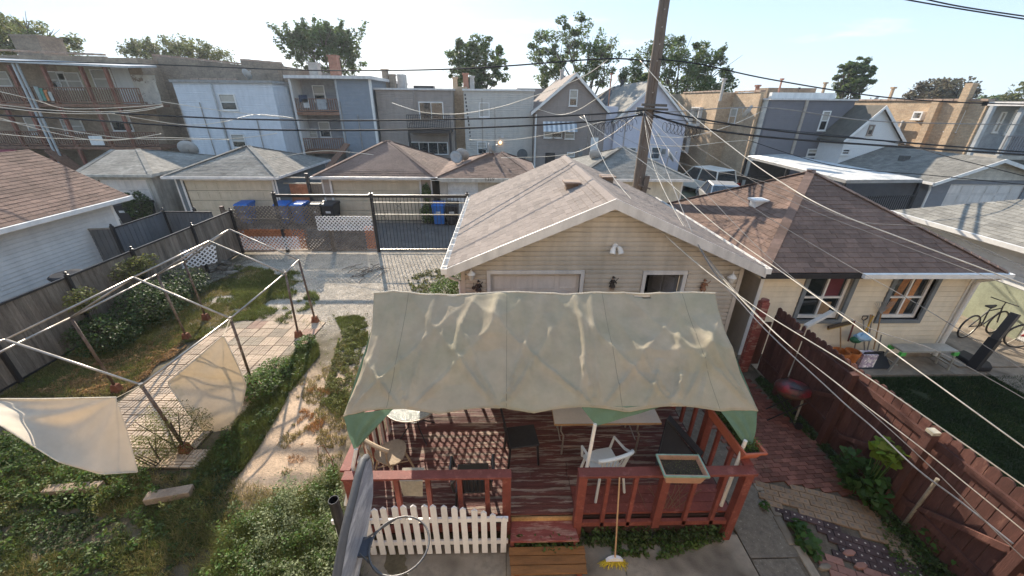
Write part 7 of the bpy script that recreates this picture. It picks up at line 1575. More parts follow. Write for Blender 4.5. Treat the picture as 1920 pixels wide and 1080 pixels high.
drops = [([(1200, 113, 14.2), (1280, 200, 11.5), (1387, 287, 9), (1470, 345, 7.5), (1560, 395, 6.3), (1700, 450, 5.4), (1960, 548, 4.2)], .011, cablew, 'pale service cable from the pole passing over the dark brown roof'),
 ([(1095, 216, 13.2), (1141, 318, 10.5), (1210, 402, 8.2), (1290, 480, 6.6), (1415, 575, 5.0), (1600, 690, 3.7), (1790, 820, 2.9), (1960, 940, 2.5)], .0085, cablew, 'long pale cable crossing the garage gable and the red fence, lower one'),
 ([(1087, 219, 13.5), (1227, 320, 10.5), (1340, 420, 8), (1480, 520, 5.9), (1640, 636, 4.2), (1800, 752, 3.2), (1960, 868, 2.6)], .0095, cablew, 'thickest pale cable crossing the lawn to the lower right'),
 ([(1207, 210, 14), (1260, 290, 10.8), (1340, 380, 8.2), (1450, 490, 6.2), (1600, 600, 4.6), (1760, 660, 3.8), (1960, 770, 3.0)], .006, cableg, 'thin grey cable passing the left cream garage window'),
 ([(1207, 210, 14), (1290, 290, 10.5), (1400, 380, 8), (1560, 480, 6), (1720, 570, 4.6), (1960, 720, 3.5)], .006, cableg, 'thin grey cable crossing the second cream garage window'),
 ([(1209, 207, 14), (1330, 290, 10.8), (1480, 375, 8), (1640, 440, 6.4), (1800, 500, 5.2), (1960, 560, 4.2)], .006, cableg, 'thin grey cable along the ridge of the dark brown roof'),
 ([(1205, 208, 14.1), (1235, 330, 10.8), (1270, 400, 8.8), (1340, 500, 6.6), (1450, 620, 4.6), (1600, 745, 3.3), (1750, 880, 2.6), (1880, 1010, 2.2), (1990, 1110, 1.9)], .006, cableg, 'thin grey cable falling steeply from the pole along the red fence'),
 ([(1206, 209, 14.1), (1222, 300, 11.5), (1262, 390, 9), (1330, 492, 6.8), (1440, 612, 4.7), (1590, 735, 3.4), (1740, 850, 2.7), (1940, 1012, 2.1)], .0065, cablew, 'pale cable just beside the steep grey one along the red fence'),
 ([(1090, 217, 15), (1260, 300, 12), (1430, 340, 9), (1590, 410, 6.9), (1750, 430, 5.8), (1960, 520, 4.6)], .006, cableg, 'thin grey cable passing the white roof vent')]
for l, r, m, lab in drops: multi(l, r*.8, m, lab)
multi([(1208, 209, 14), (1300, 440, 7.6), (1400, 580, 5.4), (1560, 735, 3.9), (1640, 805, 3.4), (1720, 880, 2.9), (1800, 940, 2.6), (1900, 1020, 2.2)], .009, mat('grey_conduit', (.2, .2, .21), .5), 'thick dark grey conduit strung along the top of the red fence')
multi([(1640, -12, 6), (1760, 10, 6), (1960, 42, 6)], .008, cablek, 'lower of two thin black cables at the top right corner'); multi([(1700, -10, 6), (1800, 12, 6), (1960, 36, 6)], .008, cablek, 'upper of two thin black cables at the top right corner')

# ================================================================ DISHES, CARTS, CARS
dm = mat('dish_grey', (.36, .36, .36), .5, var=.1)
def dish(px, py, y, r, az, label, base):
    c = AY(px, py, y); t = T('satellite_dish', label, 'satellite dish', (c.x, y, c.z-base), 'satellite dishes'); M = Matrix.Translation(c) @ Matrix.Rotation(R(az), 4, 'Z') @ Matrix.Rotation(R(62), 4, 'X')
    mb = MB(); mb.lathe((0, 0, 0), [(.01, 0), (r*.5, .03), (r, .11), (r, .12), (r*.5, .045), (.01, .015)], 20, cap=False); place(mb, M).build('reflector', dm, t, smooth=True)
    mb = MB(); mb.tube([(0, -r*.9, .1), (0, -r*.2, .42), (0, 0, .45)], .012, 6); mb.box(-.04, .04, -.03, .05, .42, .5); place(mb, M).build('feed_arm', dm, t)
    mb = MB(); mb.tube([c, c+Vector((0, .08, -.12)), c+Vector((0, .1, -base))], .022, 7); mb.build('mast', galv, t)
dish(1115, 293, 17.5 if False else 22, .36, 150, 'pale satellite dish on the grey alley garage roof left of the pole', .6)
dish(854, 296, 21.8, .34, 30, 'dark satellite dish leftmost of three on the brown garage roof', .5); dish(866, 292, 22.0, .38, 165, 'pale round satellite dish in the middle of the brown garage roof', .5); dish(918, 281, 22.2, .34, 100, 'narrow looking dark satellite dish right of the others on the brown garage roof', .6)
dish(352, 280, 24.5, .5, 200, 'large grey satellite dish behind the wide alley garage roof', .9); dish(1254, 293, 24.5, .42, 80, 'tilted white satellite dish in front of the white gabled house', .9); dish(1404, 211, 26.8, .42, 220, 'dark satellite dish on the tan brick wall', .3); dish(1642, 190, 34, .4, 210, 'white satellite dish on the long brick roof', .4); dish(461, 140, 31, .35, 160, 'small satellite dish on the white annex roof', .3)
def cart(x, y, m, label, rz=0, z=0):
    M = TM(x, y, z, rz); t = T('trash_cart', label, 'trash cart', (x, y, z), 'wheeled trash carts in the alley')
    mb = MB(); mb.hexa([(-.24, -.28, .06), (.24, -.28, .06), (.24, .26, .06), (-.24, .26, .06)], [(-.31, -.38, .98), (.31, -.38, .98), (.31, .36, .98), (-.31, .36, .98)]); place(mb, M).build('bin_body', m, t, bevel=.02)
    mb = MB(); mb.hexa([(-.33, -.41, .98), (.33, -.41, .98), (.33, .4, .98), (-.33, .4, .98)], [(-.29, -.35, 1.06), (.29, -.35, 1.06), (.31, .38, 1.09), (-.31, .38, 1.09)]); place(mb, M).build('lid', m, t, bevel=.015)
    for s in (-1, 1): mb = MB(); mb.lathe((.26*s, .3, .12), [(0, -.03), (.12, -.03), (.12, .03), (0, .03)], 14, 'x', cap=False); place(mb, M).build('wheel', bink, t)
    mb = MB(); mb.tube([(-.26, .43, .95), (.26, .43, .95)], .018); place(mb, M).build('handle', m, t)
    if m is binb or True: mb = MB(); mb.box(-.12, .12, -.352, -.335, .62, .72); place(mb, M).build('stamp', mat('bin_print', (.45, .5, .55), .6), t)
for px, py, m, lab, rz in ((300, 402, bink, 'left one of two black trash carts by the grey roofed garage', 4), (328, 402, bink, 'right one of two black trash carts by the grey roofed garage', -3), (492, 408, binb, 'blue trash cart at the right end of the wide beige door', 2), (550, 413, binb, 'blue trash cart left of the neighbouring blue one above the lattice screen', 5), (580, 413, binb, 'blue trash cart right of the other blue one above the lattice screen', -4), (610, 413, bink, 'black trash cart next to the blue pair above the lattice screen', 2), (634, 414, bink, 'black trash cart with white stamp at the left foot of the taupe garage door', -5), (828, 414, binb, 'blue trash cart seen through the gate beside the bush', 3), (852, 414, bink, 'black trash cart seen through the gate at the garage corner', 0)):
    p = AZ(px, py, 0); cart(p.x, min(p.y, 19.15), m, lab, rz)
# orange board and wood fence between garages
t = T('yard_fence', 'wooden yard fence with orange panel between the wide and the taupe alley garages', 'fence', (-11, 20.4, 0)); xa, xb = X(512)+.15, X(596)-.3
for k in range(int((xb-xa)/.15)): x = xa+k*.15; mb = MB(); mb.box(x, x+.14, 20.4, 20.425, 0, 1.7); mb.build('board', mat('orange_board', (.36, .15, .08), .85, var=.3) if k < 7 else greyw, t)
for z in (1.72, 2.0): mb = MB(); mb.box(xa-.3, xb, 20.36, 20.4, z, z+.05); mb.build('rail', gm, t)
mb = MB(); mb.box(xa+.95, xa+1.1, 20.28, 20.36, 0, 2.25); mb.build('post', blacki, t)
def car(x, y, rz, m, label, suv=False):
    M = TM(x, y, 0, rz); t = T('parked_car', label, 'car', (x, y, 0), 'cars parked behind the alley'); L_, w = 4.5, .88; hh = 1.72 if suv else 1.45; b0 = .95 if suv else .85
    prof = [(-L_/2, .35), (-L_/2+.02, .75), (-L_/2+.15, b0), (-.95 if not suv else -L_/2+.25, b0+.03), (.95, b0+.02), (L_/2-.3, b0-.12), (L_/2-.02, .62), (L_/2, .35)]
    mb = MB(); mb.prism([(a, -w, b) for a, b in prof], (0, 2*w, 0)); place(mb, M).build('body', m, t, bevel=.06)
    rf_ = [(-L_/2+.3 if suv else -1.7, b0), (-L_/2+.5 if suv else -1.1, hh-.02), (.35, hh), (1.15, b0)]; V0 = [(a, -w*(.8 if b > 1.2 else .97), b) for a, b in rf_]; V1 = [(a, w*(.8 if b > 1.2 else .97), b) for a, b in rf_]
    mb = MB(); mb.hexa(V0, V1); place(mb, M).build('cabin_glass', glassd, t); mb = MB(); mb.hexa([(rf_[1][0]-.03, -w*.8, hh-.02), (.38, -w*.8, hh-.02), (.38, w*.8, hh-.02), (rf_[1][0]-.03, w*.8, hh-.02)], [(rf_[1][0]+.06, -w*.74, hh+.04), (.3, -w*.74, hh+.04), (.3, w*.74, hh+.04), (rf_[1][0]+.06, w*.74, hh+.04)]); place(mb, M).build('roof_panel', m, t)
    mb = MB()
    for s in (-1, 1):
        for (p, q) in ((0, 1), (2, 3)): mb.bar((rf_[p][0], s*w*(.975 if rf_[p][1] < 1.2 else .81), rf_[p][1]), (rf_[q][0], s*w*(.975 if rf_[q][1] < 1.2 else .81), rf_[q][1]), .07, .06)
        mb.bar((-.35, s*w*.975, b0), (-.4, s*w*.81, hh), .07, .05)
    place(mb, M).build('pillar', m, t)
    for sx in (-1.4, 1.4):
        for s in (-1, 1):
            mb = MB(); mb.lathe((sx, s*.8, .33), [(0, -.1), (.33, -.1), (.34, 0), (.33, .1), (0, .1)], 20, 'y', cap=False); wo = place(mb, M).build('wheel', bink, t); mb = MB(); mb.lathe((sx, s*.905, .33), [(0, -.01), (.2, -.01), (.2, .01), (0, .01)], 14, 'y', cap=False); place(mb, M).build('hub_cap', galv, wo)
    for s in (-1, 1):
        mb = MB(); mb.box(L_/2-.1, L_/2+.01, s*.7-.14, s*.7+.14, .6, .72); place(mb, M).build('headlight', glassb, t); mb = MB(); mb.box(-L_/2-.012, -L_/2+.1, s*.74-.1, s*.74+.1, .7, 1.0); place(mb, M).build('tail_light', mat('red_lens', (.3, .01, .01), .2), t)
    mb = MB(); mb.box(-L_/2-.015, -L_/2+.02, -.25, .25, .62, .74); place(mb, M).build('number_plate', whitepk, t)
sv_ = mat('silver_paint', (.46, .46, .47), .3, var=.04, bump=0, metal=.4, spec=.6); wvp = mat('white_car_paint', (.62, .6, .56), .3, var=.04, bump=0, spec=.6)
q = AZ(1354, 341, 1.48); car(q.x, q.y, 75, sv_, 'silver car parked just beyond the stucco walled garage')
q = AZ(1324, 312, 1.75); car(q.x, q.y, 108, wvp, 'pale van like car parked beside the tan brick building', True)
mb = MB(); a, b = AZ(1300, 332, 1.0), AZ(1440, 334, 1.1); t = T('dark_rail_fence', 'low dark rail fence between the two parked cars', 'fence', (a.x, a.y, 0)); mb.bar(a, b, .06, .25); mb.build('rail', blacki, t)
mb = MB()
for k in range(12): p = a.lerp(b, k/11); mb.box(p.x-.03, p.x+.03, p.y, p.y+.05, 0, p.z)
tag(mb.build('pickets', blacki, t), kind='stuff')

# ================================================================ THE HOUSE THE PHOTO IS TAKEN FROM, AND ITS NEIGHBOURS' BACK WALLS (sunlit, behind the camera)
brk_home = brick_mat('home_brick', (.42, .36, .31), (.48, .42, .36), (.42, .39, .35))
for k, (a_, b_, zt_, m_, lab_) in enumerate([(-3.4, 4.6, 9.0, brk_home, 'tan brick back wall of the house the photo is taken from'), (-13.5, -5.2, 8.5, brk_home, 'tan brick back of the neighbouring house on the left'), (6.2, 13.5, 8.2, brk_home, 'tan brick back of the neighbouring house on the right')]):
    h = house('brick_house', lab_, ((a_+b_)/2, -1.6, 0)); bx(h, 'wall', a_, b_, -12, -1.6, 0, zt_, m_)
    for xx in (a_+1.2, b_-2.4):
        for zz in (1.2, 4.2): window(h, (xx, -1.6, zz), X_, Y_, 1.0, 1.4, white, glassd)
# ================================================================ TREES
def tree(label, px0, px1, pyt, pyb, y, lm, n, leaf=.33, holes=.35, seed=1, spiky=False, trunk_px=None, lobes=None):
    a, b = AY(px0, pyb, y), AY(px1, pyt, y); cx_, w, z0, z1 = (a.x+b.x)/2, b.x-a.x, a.z, b.z; rs = np.random.default_rng(seed); tx = AY(trunk_px, pyb, y).x if trunk_px else cx_
    t = T('tree', label, 'tree', (tx, y, 0), 'trees beyond the rooftops'); mb = MB(); segs = []; H_ = z1-z0; D_ = w*.75
    ends = []
    zc = max(z0-1.5, 2.0)
    mb.tube([(tx, y, 0), (tx+.1, y, zc*.6), (tx, y, zc)], [.32, .25, .2], 8)
    nb = 13
    for k in range(nb):
        an = 2*math.pi*k/nb+rs.uniform(-.3, .3); rad = rs.uniform(.25, .85); top = Vector((cx_+math.cos(an)*w*.5*rad, y+math.sin(an)*D_*.5*rad, z0+H_*rs.uniform(.25, .88)*(1-.25*rad)))
        mid = Vector((tx, y, zc)).lerp(top, .5)+Vector((rs.uniform(-.4, .4), rs.uniform(-.4, .4), H_*.08)); mb.tube([(tx, y, zc-.1), mid, top], [.13, .08, .03], 6); ends.append(top); ends.append(mid)
        for j in range(4): e = top+Vector((rs.uniform(-1, 1)*w*.16, rs.uniform(-1, 1)*w*.14, rs.uniform(-.1, 1)*H_*.2)); mb.tube([mid.lerp(top, .6), e], [.04, .015], 4); ends.append(e)
    mb.build('trunk', bark, t)
    # clumps in the crown
    C = []; nc = 150
    while len(C) < nc:
        p = rs.uniform(-1, 1, 3)
        if (p**2).sum() > 1: continue
        e = (p[2]+1)/2; 
        if lobes is not None:
            q = np.array([p[0], p[2]])
            if not any((q[0]-l[0])**2/l[2]**2+(q[1]-l[1])**2/l[3]**2 < 1 for l in lobes): continue
        C.append([cx_+p[0]*w*.5, y+p[1]*D_*.5, z0+e*H_])
    C = np.array(C); rad = rs.uniform(.035, .1, nc)*max(w, H_)*.9
    k = rs.integers(0, nc, n); u = rs.normal(size=(n, 3)); u /= np.linalg.norm(u, axis=1)[:, None]; r_ = rs.uniform(.2, 1, n)**.5
    P = C[k]+u*(rad[k]*r_)[:, None]*[1, 1, .7]
    if spiky:
        m = rs.uniform(0, 1, n) < .4; s_ = rs.integers(0, 60, n); sb = np.stack([cx_+rs.uniform(-.45, .35, 60)*w, y+rs.uniform(-.3, .3, 60)*D_, z0+H_*rs.uniform(.45, .72, 60)], 1); sd = np.stack([rs.normal(0, .16, 60), rs.normal(0, .1, 60), rs.uniform(.12, .33, 60)], 1)*H_
        f = rs.uniform(0, 1, n); P[m] = (sb[s_]+sd[s_]*f[:, None]+rs.normal(0, .12, (n, 3)))[m]
    nz_ = np.array([vnoise(P[:, 0]*1.0+seed*7, P[:, 2]*1.0+P[:, 1]*.5, .55)])[0]; P = P[nz_ > holes*.5]
    leafmesh('crown', P, leaf, lm, t, up=.3, aspect=.55, nrm=np.tile([0, 0, 0], (len(P), 1)))
tree('tree with dark ragged crown cut by the left edge of the photo', -60, 108, 5, 120, 46, treel[1], 13000, .3, seed=2, lobes=[(-.6, .1, .7, .95), (.2, -.3, .6, .7), (.6, -.7, .4, .4)])
tree('pointed leafed tree top showing over the brown brick parapet', 252, 418, 74, 135, 55, treel[1], 11000, .28, seed=3, spiky=True)
tree('large spiky willow like tree behind the slate porch building', 552, 676, 42, 160, 50, treel[0], 20000, .28, seed=4, spiky=True)
tree('rounded green tree behind the pale grey building', 835, 958, 68, 175, 46, treel[0], 15000, .26, seed=5, lobes=[(0, .1, .8, .9), (-.8, -.6, .3, .5), (.5, -.5, .5, .6)])
tree('tall open crowned tree behind the taupe gabled house', 980, 1182, 30, 190, 48, treel[0], 19000, .28, .8, seed=6, trunk_px=1100, lobes=[(.15, .35, .75, .65), (-.55, .1, .4, .5), (-.8, -.6, .3, .35), (.5, -.2, .4, .5)])
tree('broad green tree behind and right of the utility pole', 1150, 1385, 66, 215, 46, treel[0], 26000, .27, .6, seed=7, trunk_px=1270, lobes=[(-.1, .35, .6, .55), (.35, .4, .5, .5), (-.5, -.2, .5, .5), (.3, -.4, .6, .5), (.85, -.5, .2, .3)])
tree('dense dark tree standing alone above the white gabled roof', 1545, 1652, 107, 195, 52, treel[0], 12000, .3, seed=8, lobes=[(0, .4, .85, .55), (.2, -.4, .8, .6)])
tree('brownish leafed tree low above the long brick wall', 1700, 1842, 148, 195, 60, treel[2], 5500, .42, seed=9, lobes=[(.1, .1, .7, .9), (-.7, -.6, .3, .4), (.8, -.3, .25, .5)])
tree('small pale tree at the far right edge above the porches', 1880, 1990, 150, 205, 60, treel[1], 2600, .42, .8, seed=10)
tree('dark low tree on the far right horizon', 1830, 1900, 178, 200, 90, treel[0], 1500, .6, seed=12)
# ================================================================ PLANTS
def cloud(c, r, n, flat=.6):
    u = rng.normal(size=(n, 3)); u /= np.linalg.norm(u, axis=1)[:, None]; P = np.array(c)+u*(np.array(r)*(rng.uniform(.15, 1, n)**.45)[:, None]); return P[P[:, 2] > .02]
def shrub(label, centres, n, leaf, lm, up=.4, group=None, name='shrub', aspect=.6, stems=True, cat='shrub'):
    c0 = centres[0][0]; t = T(name, label, cat, (c0[0], c0[1], 0), group); P = np.concatenate([cloud(c, r, int(n*w)) for c, r, w in centres])
    keep = vnoise(P[:, 0]*1.0, P[:, 1]+P[:, 2], 6.0) > .25; leafmesh('foliage', P[keep], leaf, lm, t, up, aspect)
    if stems:
        for c, r, w in centres:
            mb = MB()
            for k in range(6): e = Vector((c[0]+random.uniform(-.7, .7)*r[0], c[1]+random.uniform(-.7, .7)*r[1], c[2]+r[2]*random.uniform(.0, .8))); mb.tube([(c[0]+random.uniform(-.1, .1), c[1]+random.uniform(-.1, .1), 0), e], [.012, .005], 4)
            mb.build('stems', bark, t)
    return t
V3 = lambda v, z: (v.x, v.y, z)
g0 = AZ
shrub('big dark green vine covered shrub against the grey board fence', [(V3(AZ(300, 600), .55), (.8, .9, .6), .4), (V3(AZ(210, 650), .4), (.75, .8, .45), .3), (V3(AZ(350, 560), .5), (.7, .8, .5), .2), (V3(AZ(255, 575), 1.1), (.5, .9, .4), .15)], 13000, .06, leafd, .5)
shrub('light leafed vine climbing over the grey board fence', [(V3(AX(262, 520, -10.2), 1.35), (.25, .8, .3), .6), (V3(AX(160, 575, -10.1), 1.2), (.25, .4, .35), .4)], 2200, .06, leafy, .5)
shrub('bush beside the far left garage above the metal fence', [(V3(AX(262, 395, -17.3), 1.0), (.6, .5, .7), 1)], 2200, .11, leafd)
shrub('bushy weed beside the blue alley cart', [(V3(AZ(806, 418), .5), (.45, .45, .6), .7), ((AY(800, 365, 19.4).x, 19.4, 1.5), (.25, .25, .5), .3)], 2600, .09, leafg)
shrub('shrub at the left corner of the beige garage', [((-1.75, 10.6, .4), (.45, .6, .45), .7), ((-1.5, 11.4, .6), (.35, .4, .5), .3)], 3800, .055, leafg)
shrub('tall feathery weed beside the tube frame front leg', [(V3(AZ(345, 840), .45), (.6, .45, .55), .7), (V3(AZ(290, 870), .3), (.4, .35, .4), .3)], 7500, .032, leafy, .3, aspect=.35)
shrub('leafy weeds growing round the second frame leg', [(V3(AZ(490, 735), .2), (.45, .45, .28), .6), (V3(AZ(520, 700), .15), (.4, .4, .2), .4)], 3500, .05, leafg)
shrub('weeds at the foot of the third frame leg', [(V3(AZ(575, 650), .12), (.25, .3, .18), 1)], 900, .05, leafg)
# long hedge of weeds between sand strip and pavers, front weeds: uncountable cover
def cover(name, label, poly, n, leaf, m, h, up=.4, aspect=.55, nf=1.4, th=.35, seed=0, cat='ground cover'):
    """low uncountable growth: ragged patches, each point's height from fine clumps, leaf sizes mixed"""
    P = scatter(poly, n); v = .5*fbm(P[:, 0], P[:, 1], nf, seed)+.5*vnoise(P[:, 0], P[:, 1], nf*5, seed+7); keep = v > th; P = P[keep]; v = v[keep]
    c = vnoise(P[:, 0], P[:, 1], 9, seed+3)**1.5; P[:, 2] = rng.uniform(0, 1, len(P))**1.6*h*(.25+1.2*c)*np.clip((v-th)*7, .2, 1)+.01
    P[:, 0] += P[:, 2]*rng.normal(0, .12, len(P)); return tag(tag(leafmesh(name, P, leaf, m, None, up, aspect, sizevar=.7), label, cat), kind='stuff')
strip = gp((560, 655), (596, 645), (600, 665), (545, 735), (505, 810), (450, 890), (395, 960), (330, 960), (370, 880), (430, 810), (490, 740))
cover('weeds', 'dense dark weeds between the pavers and the sandy strip', strip, 20000, .04, leafd, .13, th=.43, seed=3)
cover('weeds', 'dark creeping weeds along the lower left ground', gp((-200, 830), (60, 850), (260, 900), (420, 870), (460, 960), (330, 1080), (160, 1250), (-300, 1300)), 52000, .036, leafd, .12, th=.45, seed=5)
cover('weeds', 'tall bright weeds left of the steel pole at the bottom', gp((632, 880), (640, 960), (690, 1200), (380, 1300), (400, 1090), (440, 1000), (540, 940), (600, 920)), 70000, .034, leafg, .36, th=.36, seed=7)
cover('weeds', 'leafy weeds edging the left foot of the sagging tarp', gp((-100, 800), (60, 830), (140, 880), (280, 890), (300, 940), (100, 960), (-200, 900)), 26000, .042, leafg, .3, th=.34, seed=9)
cover('weeds', 'silvery seeding weeds at the bottom beside the picket fence', gp((520, 920), (640, 920), (668, 1100), (560, 1200), (470, 1080)), 22000, .026, mat('silver_leaf', (.2, .24, .13), .6, var=.3, transl=.35, island=.4), .55, th=.36, seed=12)
def grass(name, label, poly, n, h, m, th=.35, nf=1.2, seed=0, w=.01):
    P = scatter(poly, n, .0); v = fbm(P[:, 0], P[:, 1], nf, seed); P = P[v > th]; return tag(tag(blades(name, P, h, m, None, w), label, 'grass'), kind='stuff')
gA = mat('grass_green', (.12, .14, .04), .7, var=.35, scale=.9, bump=0, transl=.35, island=.35, hsvr=.02); gB = mat('grass_dry', (.26, .22, .09), .8, var=.3, scale=.9, bump=0, transl=.35, island=.35)
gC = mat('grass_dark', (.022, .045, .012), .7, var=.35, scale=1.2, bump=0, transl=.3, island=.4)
left = gp((0, 745), (60, 690), (330, 560), (470, 500), (560, 530), (420, 620), (330, 650), (225, 745))
grass('grass', 'patchy green grass along the board fence', left, 52000, .08, gA, .44, nf=2.2, seed=2, w=.014); grass('dry_grass', 'straw coloured dead grass by the board fence', left, 60000, .06, gB, .36, nf=1.8, seed=4, w=.014)
cover('dry_leaves', 'brown dead leaf litter beside the pavers at left', gp((60, 740), (130, 700), (330, 620), (350, 650), (230, 740)), 24000, .035, strawm, .05, th=.34, seed=6)
mid = gp((625, 592), (690, 585), (690, 640), (665, 760), (645, 800), (610, 760), (625, 700), (650, 640)); grass('grass', 'green grass tufts beside the gravel near the canopy', mid, 26000, .06, gA, .46, nf=2.0, seed=8, w=.012); grass('dry_grass', 'yellowed grass tufts on the sandy strip', gp((560, 690), (690, 620), (660, 780), (640, 860), (540, 900), (500, 860)), 16000, .06, gB, .56, nf=2.4, seed=15, w=.012)
grass('dry_grass', 'orange brown dead tufts on the lower sand', gp((560, 720), (660, 740), (650, 870), (540, 870), (540, 800)), 9000, .06, mat('rust_grass', (.34, .18, .07), .85, var=.3, transl=.3, island=.35), .56, nf=2.6, seed=17, w=.012)
cover('weeds', 'low weeds under the left canopy edge', gp((640, 620), (690, 600), (665, 720), (640, 780), (600, 760)), 15000, .03, leafy, .12, th=.42, nf=2.2, seed=19)
grass('grass', 'grass tufts on the gravel near the tube frame', gp((440, 500), (560, 510), (600, 560), (560, 610), (440, 605), (420, 560)), 26000, .1, gA, .50, nf=1.6, seed=21, w=.018)
cover('weeds', 'weeds on the gravel edge below the iron gate', gp((760, 520), (850, 500), (850, 560), (780, 560)), 6000, .05, leafy, .15, th=.48, nf=1.6, seed=23)
grass('grass', 'rough grass filling the lower left corner', gp((-300, 900), (200, 900), (420, 960), (560, 1100), (300, 1400), (-400, 1400)), 90000, .09, gA, .42, nf=1.8, seed=25, w=.009)
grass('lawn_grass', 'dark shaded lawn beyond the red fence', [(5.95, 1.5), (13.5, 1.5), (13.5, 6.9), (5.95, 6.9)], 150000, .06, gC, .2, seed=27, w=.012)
# vines and plants round the deck
cover('vine', 'ivy trailing along the foot of the front right railing', [(1.05, 3.3), (3.1, 3.3), (3.1, 3.5), (1.05, 3.5)], 2600, .04, leafd, .3, th=.3, nf=3, seed=31, cat='ivy')
cover('vine', 'leafy vine between the step shelf and the bench', [(.12, 3.12), (1.0, 3.12), (1.0, 3.3), (.12, 3.3)], 1500, .045, leafg, .28, th=.25, nf=4, seed=33, cat='ivy')
cover('vine', 'ivy spilling on the concrete at the railing foot', [(1.5, 3.18), (2.2, 3.12), (2.9, 3.28), (2.9, 3.4), (1.5, 3.4)], 1500, .045, leafg, .1, th=.35, nf=3, seed=35, cat='ivy')
t = T('dry_stalks', 'thin dry weed stalks behind the tan planter', 'weed', (2.4, 3.6, DZ)); mb = MB()
for k in range(16): p = Vector((2.3+random.uniform(-.3, .4), 3.55, DZ)); q = p+Vector((random.uniform(-.25, .25), random.uniform(-.1, .1), random.uniform(.3, .7))); mb.tube([p, p.lerp(q, .5)+X_*random.uniform(-.05, .05), q], .003, 4)
mb.build('stalk', mat('stalk', (.2, .14, .09), .9), t)
def bigleaf(label, c, r, n, size, m, up=.8):
    t = T('broadleaf_plant', label, 'plant', (c[0], c[1], 0), 'broad leaved plants beside the brick path'); P = cloud(c, r, n); P = P[P[:, 2] > .05]
    k = len(P); u = rng.normal(size=(k, 3)); u[:, 2] = -np.abs(u[:, 2])*.5; u /= np.linalg.norm(u, axis=1)[:, None]; N = rng.normal(size=(k, 3))*.5; N[:, 2] = up+.3; v = np.cross(N, u); v /= np.linalg.norm(v, axis=1)[:, None]; w = np.cross(u, v); s = (size*rng.uniform(.6, 1.2, k))[:, None]
    V = np.stack([P-u*s*.35, P-u*s*.5+v*s*.28, P-u*s*.15+v*s*.48, P+u*s*.25+v*s*.28-w*s*.05, P+u*s*.6-w*s*.12, P+u*s*.25-v*s*.28-w*s*.05, P-u*s*.15-v*s*.48, P-u*s*.5-v*s*.28], 1).reshape(-1, 3); npmesh('leaf_mass', V, np.arange(8*k).reshape(k, 8), m, t)
    mb = MB()
    for j in range(10): q = P[rng.integers(0, k)]; mb.tube([(c[0], c[1], 0), tuple(q)], .006, 4)
    mb.build('stems', leafg, t)
bm_ = mat('broad_leaf', (.05, .105, .022), .55, var=.25, scale=2, bump=0, transl=.35, island=.3)
c = AZ(1625, 900, .3); bigleaf('large dark broad leaved plant against the red fence', (5.58, 4.05, .35), (.26, .5, .4), 260, .11, bm_); bigleaf('bright yellow green leaves at the top of the plant on the red fence', (5.6, 3.95, 1.05), (.16, .2, .2), 70, .12, leafb)
p = AZ(1815, 1020, .3); bigleaf('bright leafed plant low at the fence near the bottom right', (p.x, p.y, .45), (.2, .2, .16), 80, .1, leafb); bigleaf('dark leafed plant under the bright one at bottom right', (p.x-.15, p.y+.05, .22), (.35, .35, .2), 140, .08, bm_)
p = AZ(1512, 1010, .1); bigleaf('small heart leaved plant in the bed beside the walkway', (p.x, p.y, .1), (.16, .3, .12), 60, .1, bm_); p = AZ(1435, 950, .05); bigleaf('tiny weed in the crack of the walkway edging', (p.x, p.y, .06), (.07, .08, .06), 22, .06, bm_)
cover('weeds', 'low dark weeds along the foot of the red fence', [(5.5, 2.6), (5.85, 2.2), (5.85, 6.9), (5.66, 6.9), (5.6, 5.6), (5.72, 4.9), (5.6, 3.6)], 5500, .04, leafd, .16, th=.28, nf=2, seed=41)
cover('weeds', 'creeping weeds over the lower end of the brick path', gp((1640, 985), (1700, 960), (1900, 1150), (1760, 1200), (1680, 1080)), 5000, .035, leafg, .12, th=.38, nf=3, seed=43)
# old timbers and stones in the weeds
t = T('landscape_timber', 'pale weathered timber edging half hidden in the lower left weeds', 'timber', V3(AZ(320, 930), 0)); a, b = AZ(275, 935, .12), AZ(360, 920, .12); mb = MB(); mb.bar(a, b, .16, .12); mb.build('beam', mat('old_timber', (.28, .22, .17), .9, var=.25, bump=.4), t, bevel=.01)
t = T('landscape_timber', 'second weathered timber further left in the dark weeds', 'timber', V3(AZ(120, 915), 0)); a, b = AZ(85, 920, .12), AZ(190, 912, .12); mb = MB(); mb.bar(a, b, .14, .1); mb.build('beam', MATS['old_timber'], t, bevel=.01)
for k, (px, py, w, m, lab) in enumerate([(1590, 1040, .13, 'pr', 'pink flat stone nearest the walkway at the bottom'), (1545, 1066, .12, 'ps', 'pale flat stone against the walkway edging'), (1612, 1064, .13, 'pr', 'second pink flat stone below the first')]):
    p = AZ(px, py, 0); mb = MB(); mb.lathe((p.x, p.y, 0), [(w*.6, 0), (w*.62, .05), (w*.5, .06)], 6); mb.v = [Vector((p.x+(v.x-p.x)*1.2+(v.y-p.y)*.3, p.y+(v.y-p.y)*.6, v.z)) for v in mb.v]; tag(mb.build('flat_stone', pr[3] if m == 'pr' else concrete, bevel=.008), lab, 'stone', 'flat stones by the path')

grass('grass', 'grass blades poking through the weed strip', strip, 26000, .13, gA, .3, nf=2.0, seed=51, w=.009)
grass('dry_grass', 'dry straw stems scattered in the lower left weeds', gp((-200, 860), (420, 900), (600, 930), (640, 1050), (560, 1250), (-200, 1300)), 42000, .13, gB, .5, nf=1.3, seed=53, w=.006)
grass('grass', 'sunlit grass stems over the tall weeds by the steel pole', gp((632, 880), (640, 960), (690, 1200), (380, 1300), (400, 1090), (440, 1000), (540, 940), (600, 920)), 30000, .3, gA, .4, nf=2.2, seed=55, w=.006)


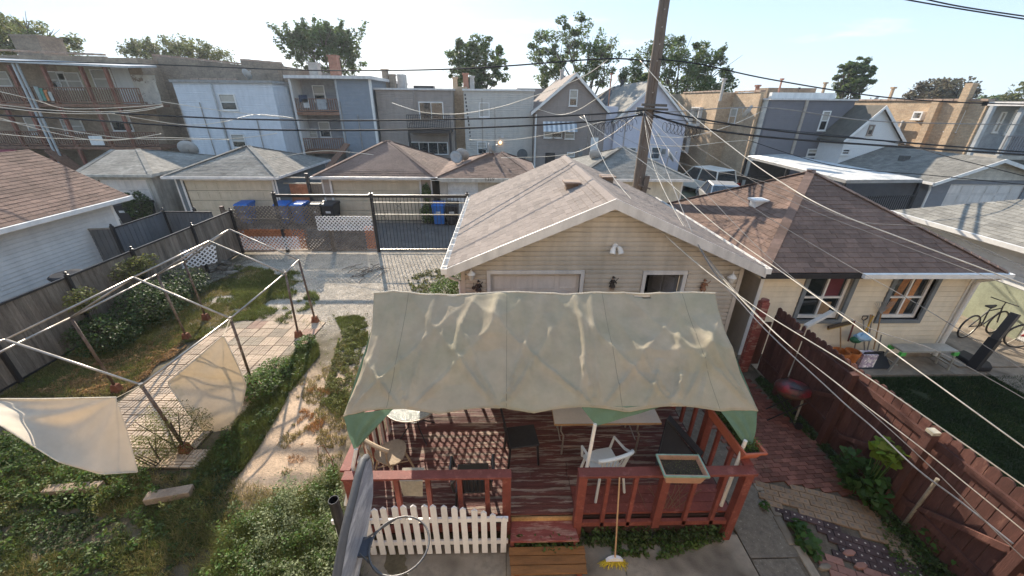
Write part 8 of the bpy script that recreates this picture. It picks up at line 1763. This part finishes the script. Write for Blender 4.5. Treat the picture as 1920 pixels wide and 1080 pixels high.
def stalks(label, poly, n, h, m, leaf=.03, seed=0, per=60):
    """tall weed stems: leaves strung along bent stalks"""
    B = scatter(poly, n); B = B[fbm(B[:, 0], B[:, 1], 1.6, seed) > .42]; P = []
    for b in B:
        hh = h*random.uniform(.4, 1.2); d = np.array([random.gauss(0, .25), random.gauss(0, .25), 1])*hh
        f = rng.uniform(.15, 1, per)[:, None]; w = (1-f)*.07+.015; P.append(b+d*f+rng.normal(0, 1, (per, 3))*w)
    tag(tag(leafmesh('tall_weeds', np.concatenate(P), leaf, m, None, .2, .4, .6), label, 'weeds'), kind='stuff')
low = gp((-150, 880), (200, 900), (430, 960), (560, 930), (632, 900), (645, 1000), (660, 1150), (300, 1250), (-250, 1200))
stalks('upright weed stems in the lower left corner', low, 110, .32, leafy, .03, 3); stalks('broader leafed weed clumps among the lower left grass', low, 90, .16, leafg, .06, 5, 34)
stalks('silvery seed stems near the steel pole', gp((480, 950), (620, 930), (655, 1100), (480, 1150)), 80, .5, MATS['silver_leaf'], .022, 7, 90)
stalks('weed stems along the edge of the pavers', strip, 70, .24, leafg, .04, 9, 40)
stalks('weed clumps on the gravel and sand edge', gp((570, 600), (690, 590), (690, 640), (660, 800), (600, 830), (590, 720)), 45, .12, leafy, .03, 11, 30)

grass('dry_grass', 'worn paler patches in the shaded lawn', [(5.95, 1.5), (13.5, 1.5), (13.5, 6.9), (5.95, 6.9)], 40000, .05, mat('lawn_pale', (.09, .1, .04), .8, var=.3, transl=.3, island=.4), .52, nf=.9, seed=61, w=.012)
# ================================================================ THIN HAZE VOLUME, ADDED TO LIFT THE FAR SHADOWS
hb = MB(); hb.box(-140, 140, -20, 110, -1.03, 22); hm = bpy.data.materials.new('haze'); hm.use_nodes = True; hn = hm.node_tree.nodes; hn.clear()
ho = hn.new('ShaderNodeOutputMaterial'); hv = hn.new('ShaderNodeVolumePrincipled'); hv.inputs['Density'].default_value = .00055; hv.inputs['Color'].default_value = (.84, .92, 1, 1); hv.inputs['Anisotropy'].default_value = .35
hm.node_tree.links.new(hv.outputs[0], ho.inputs['Volume']); tag(hb.build('haze', hm), kind='stuff')
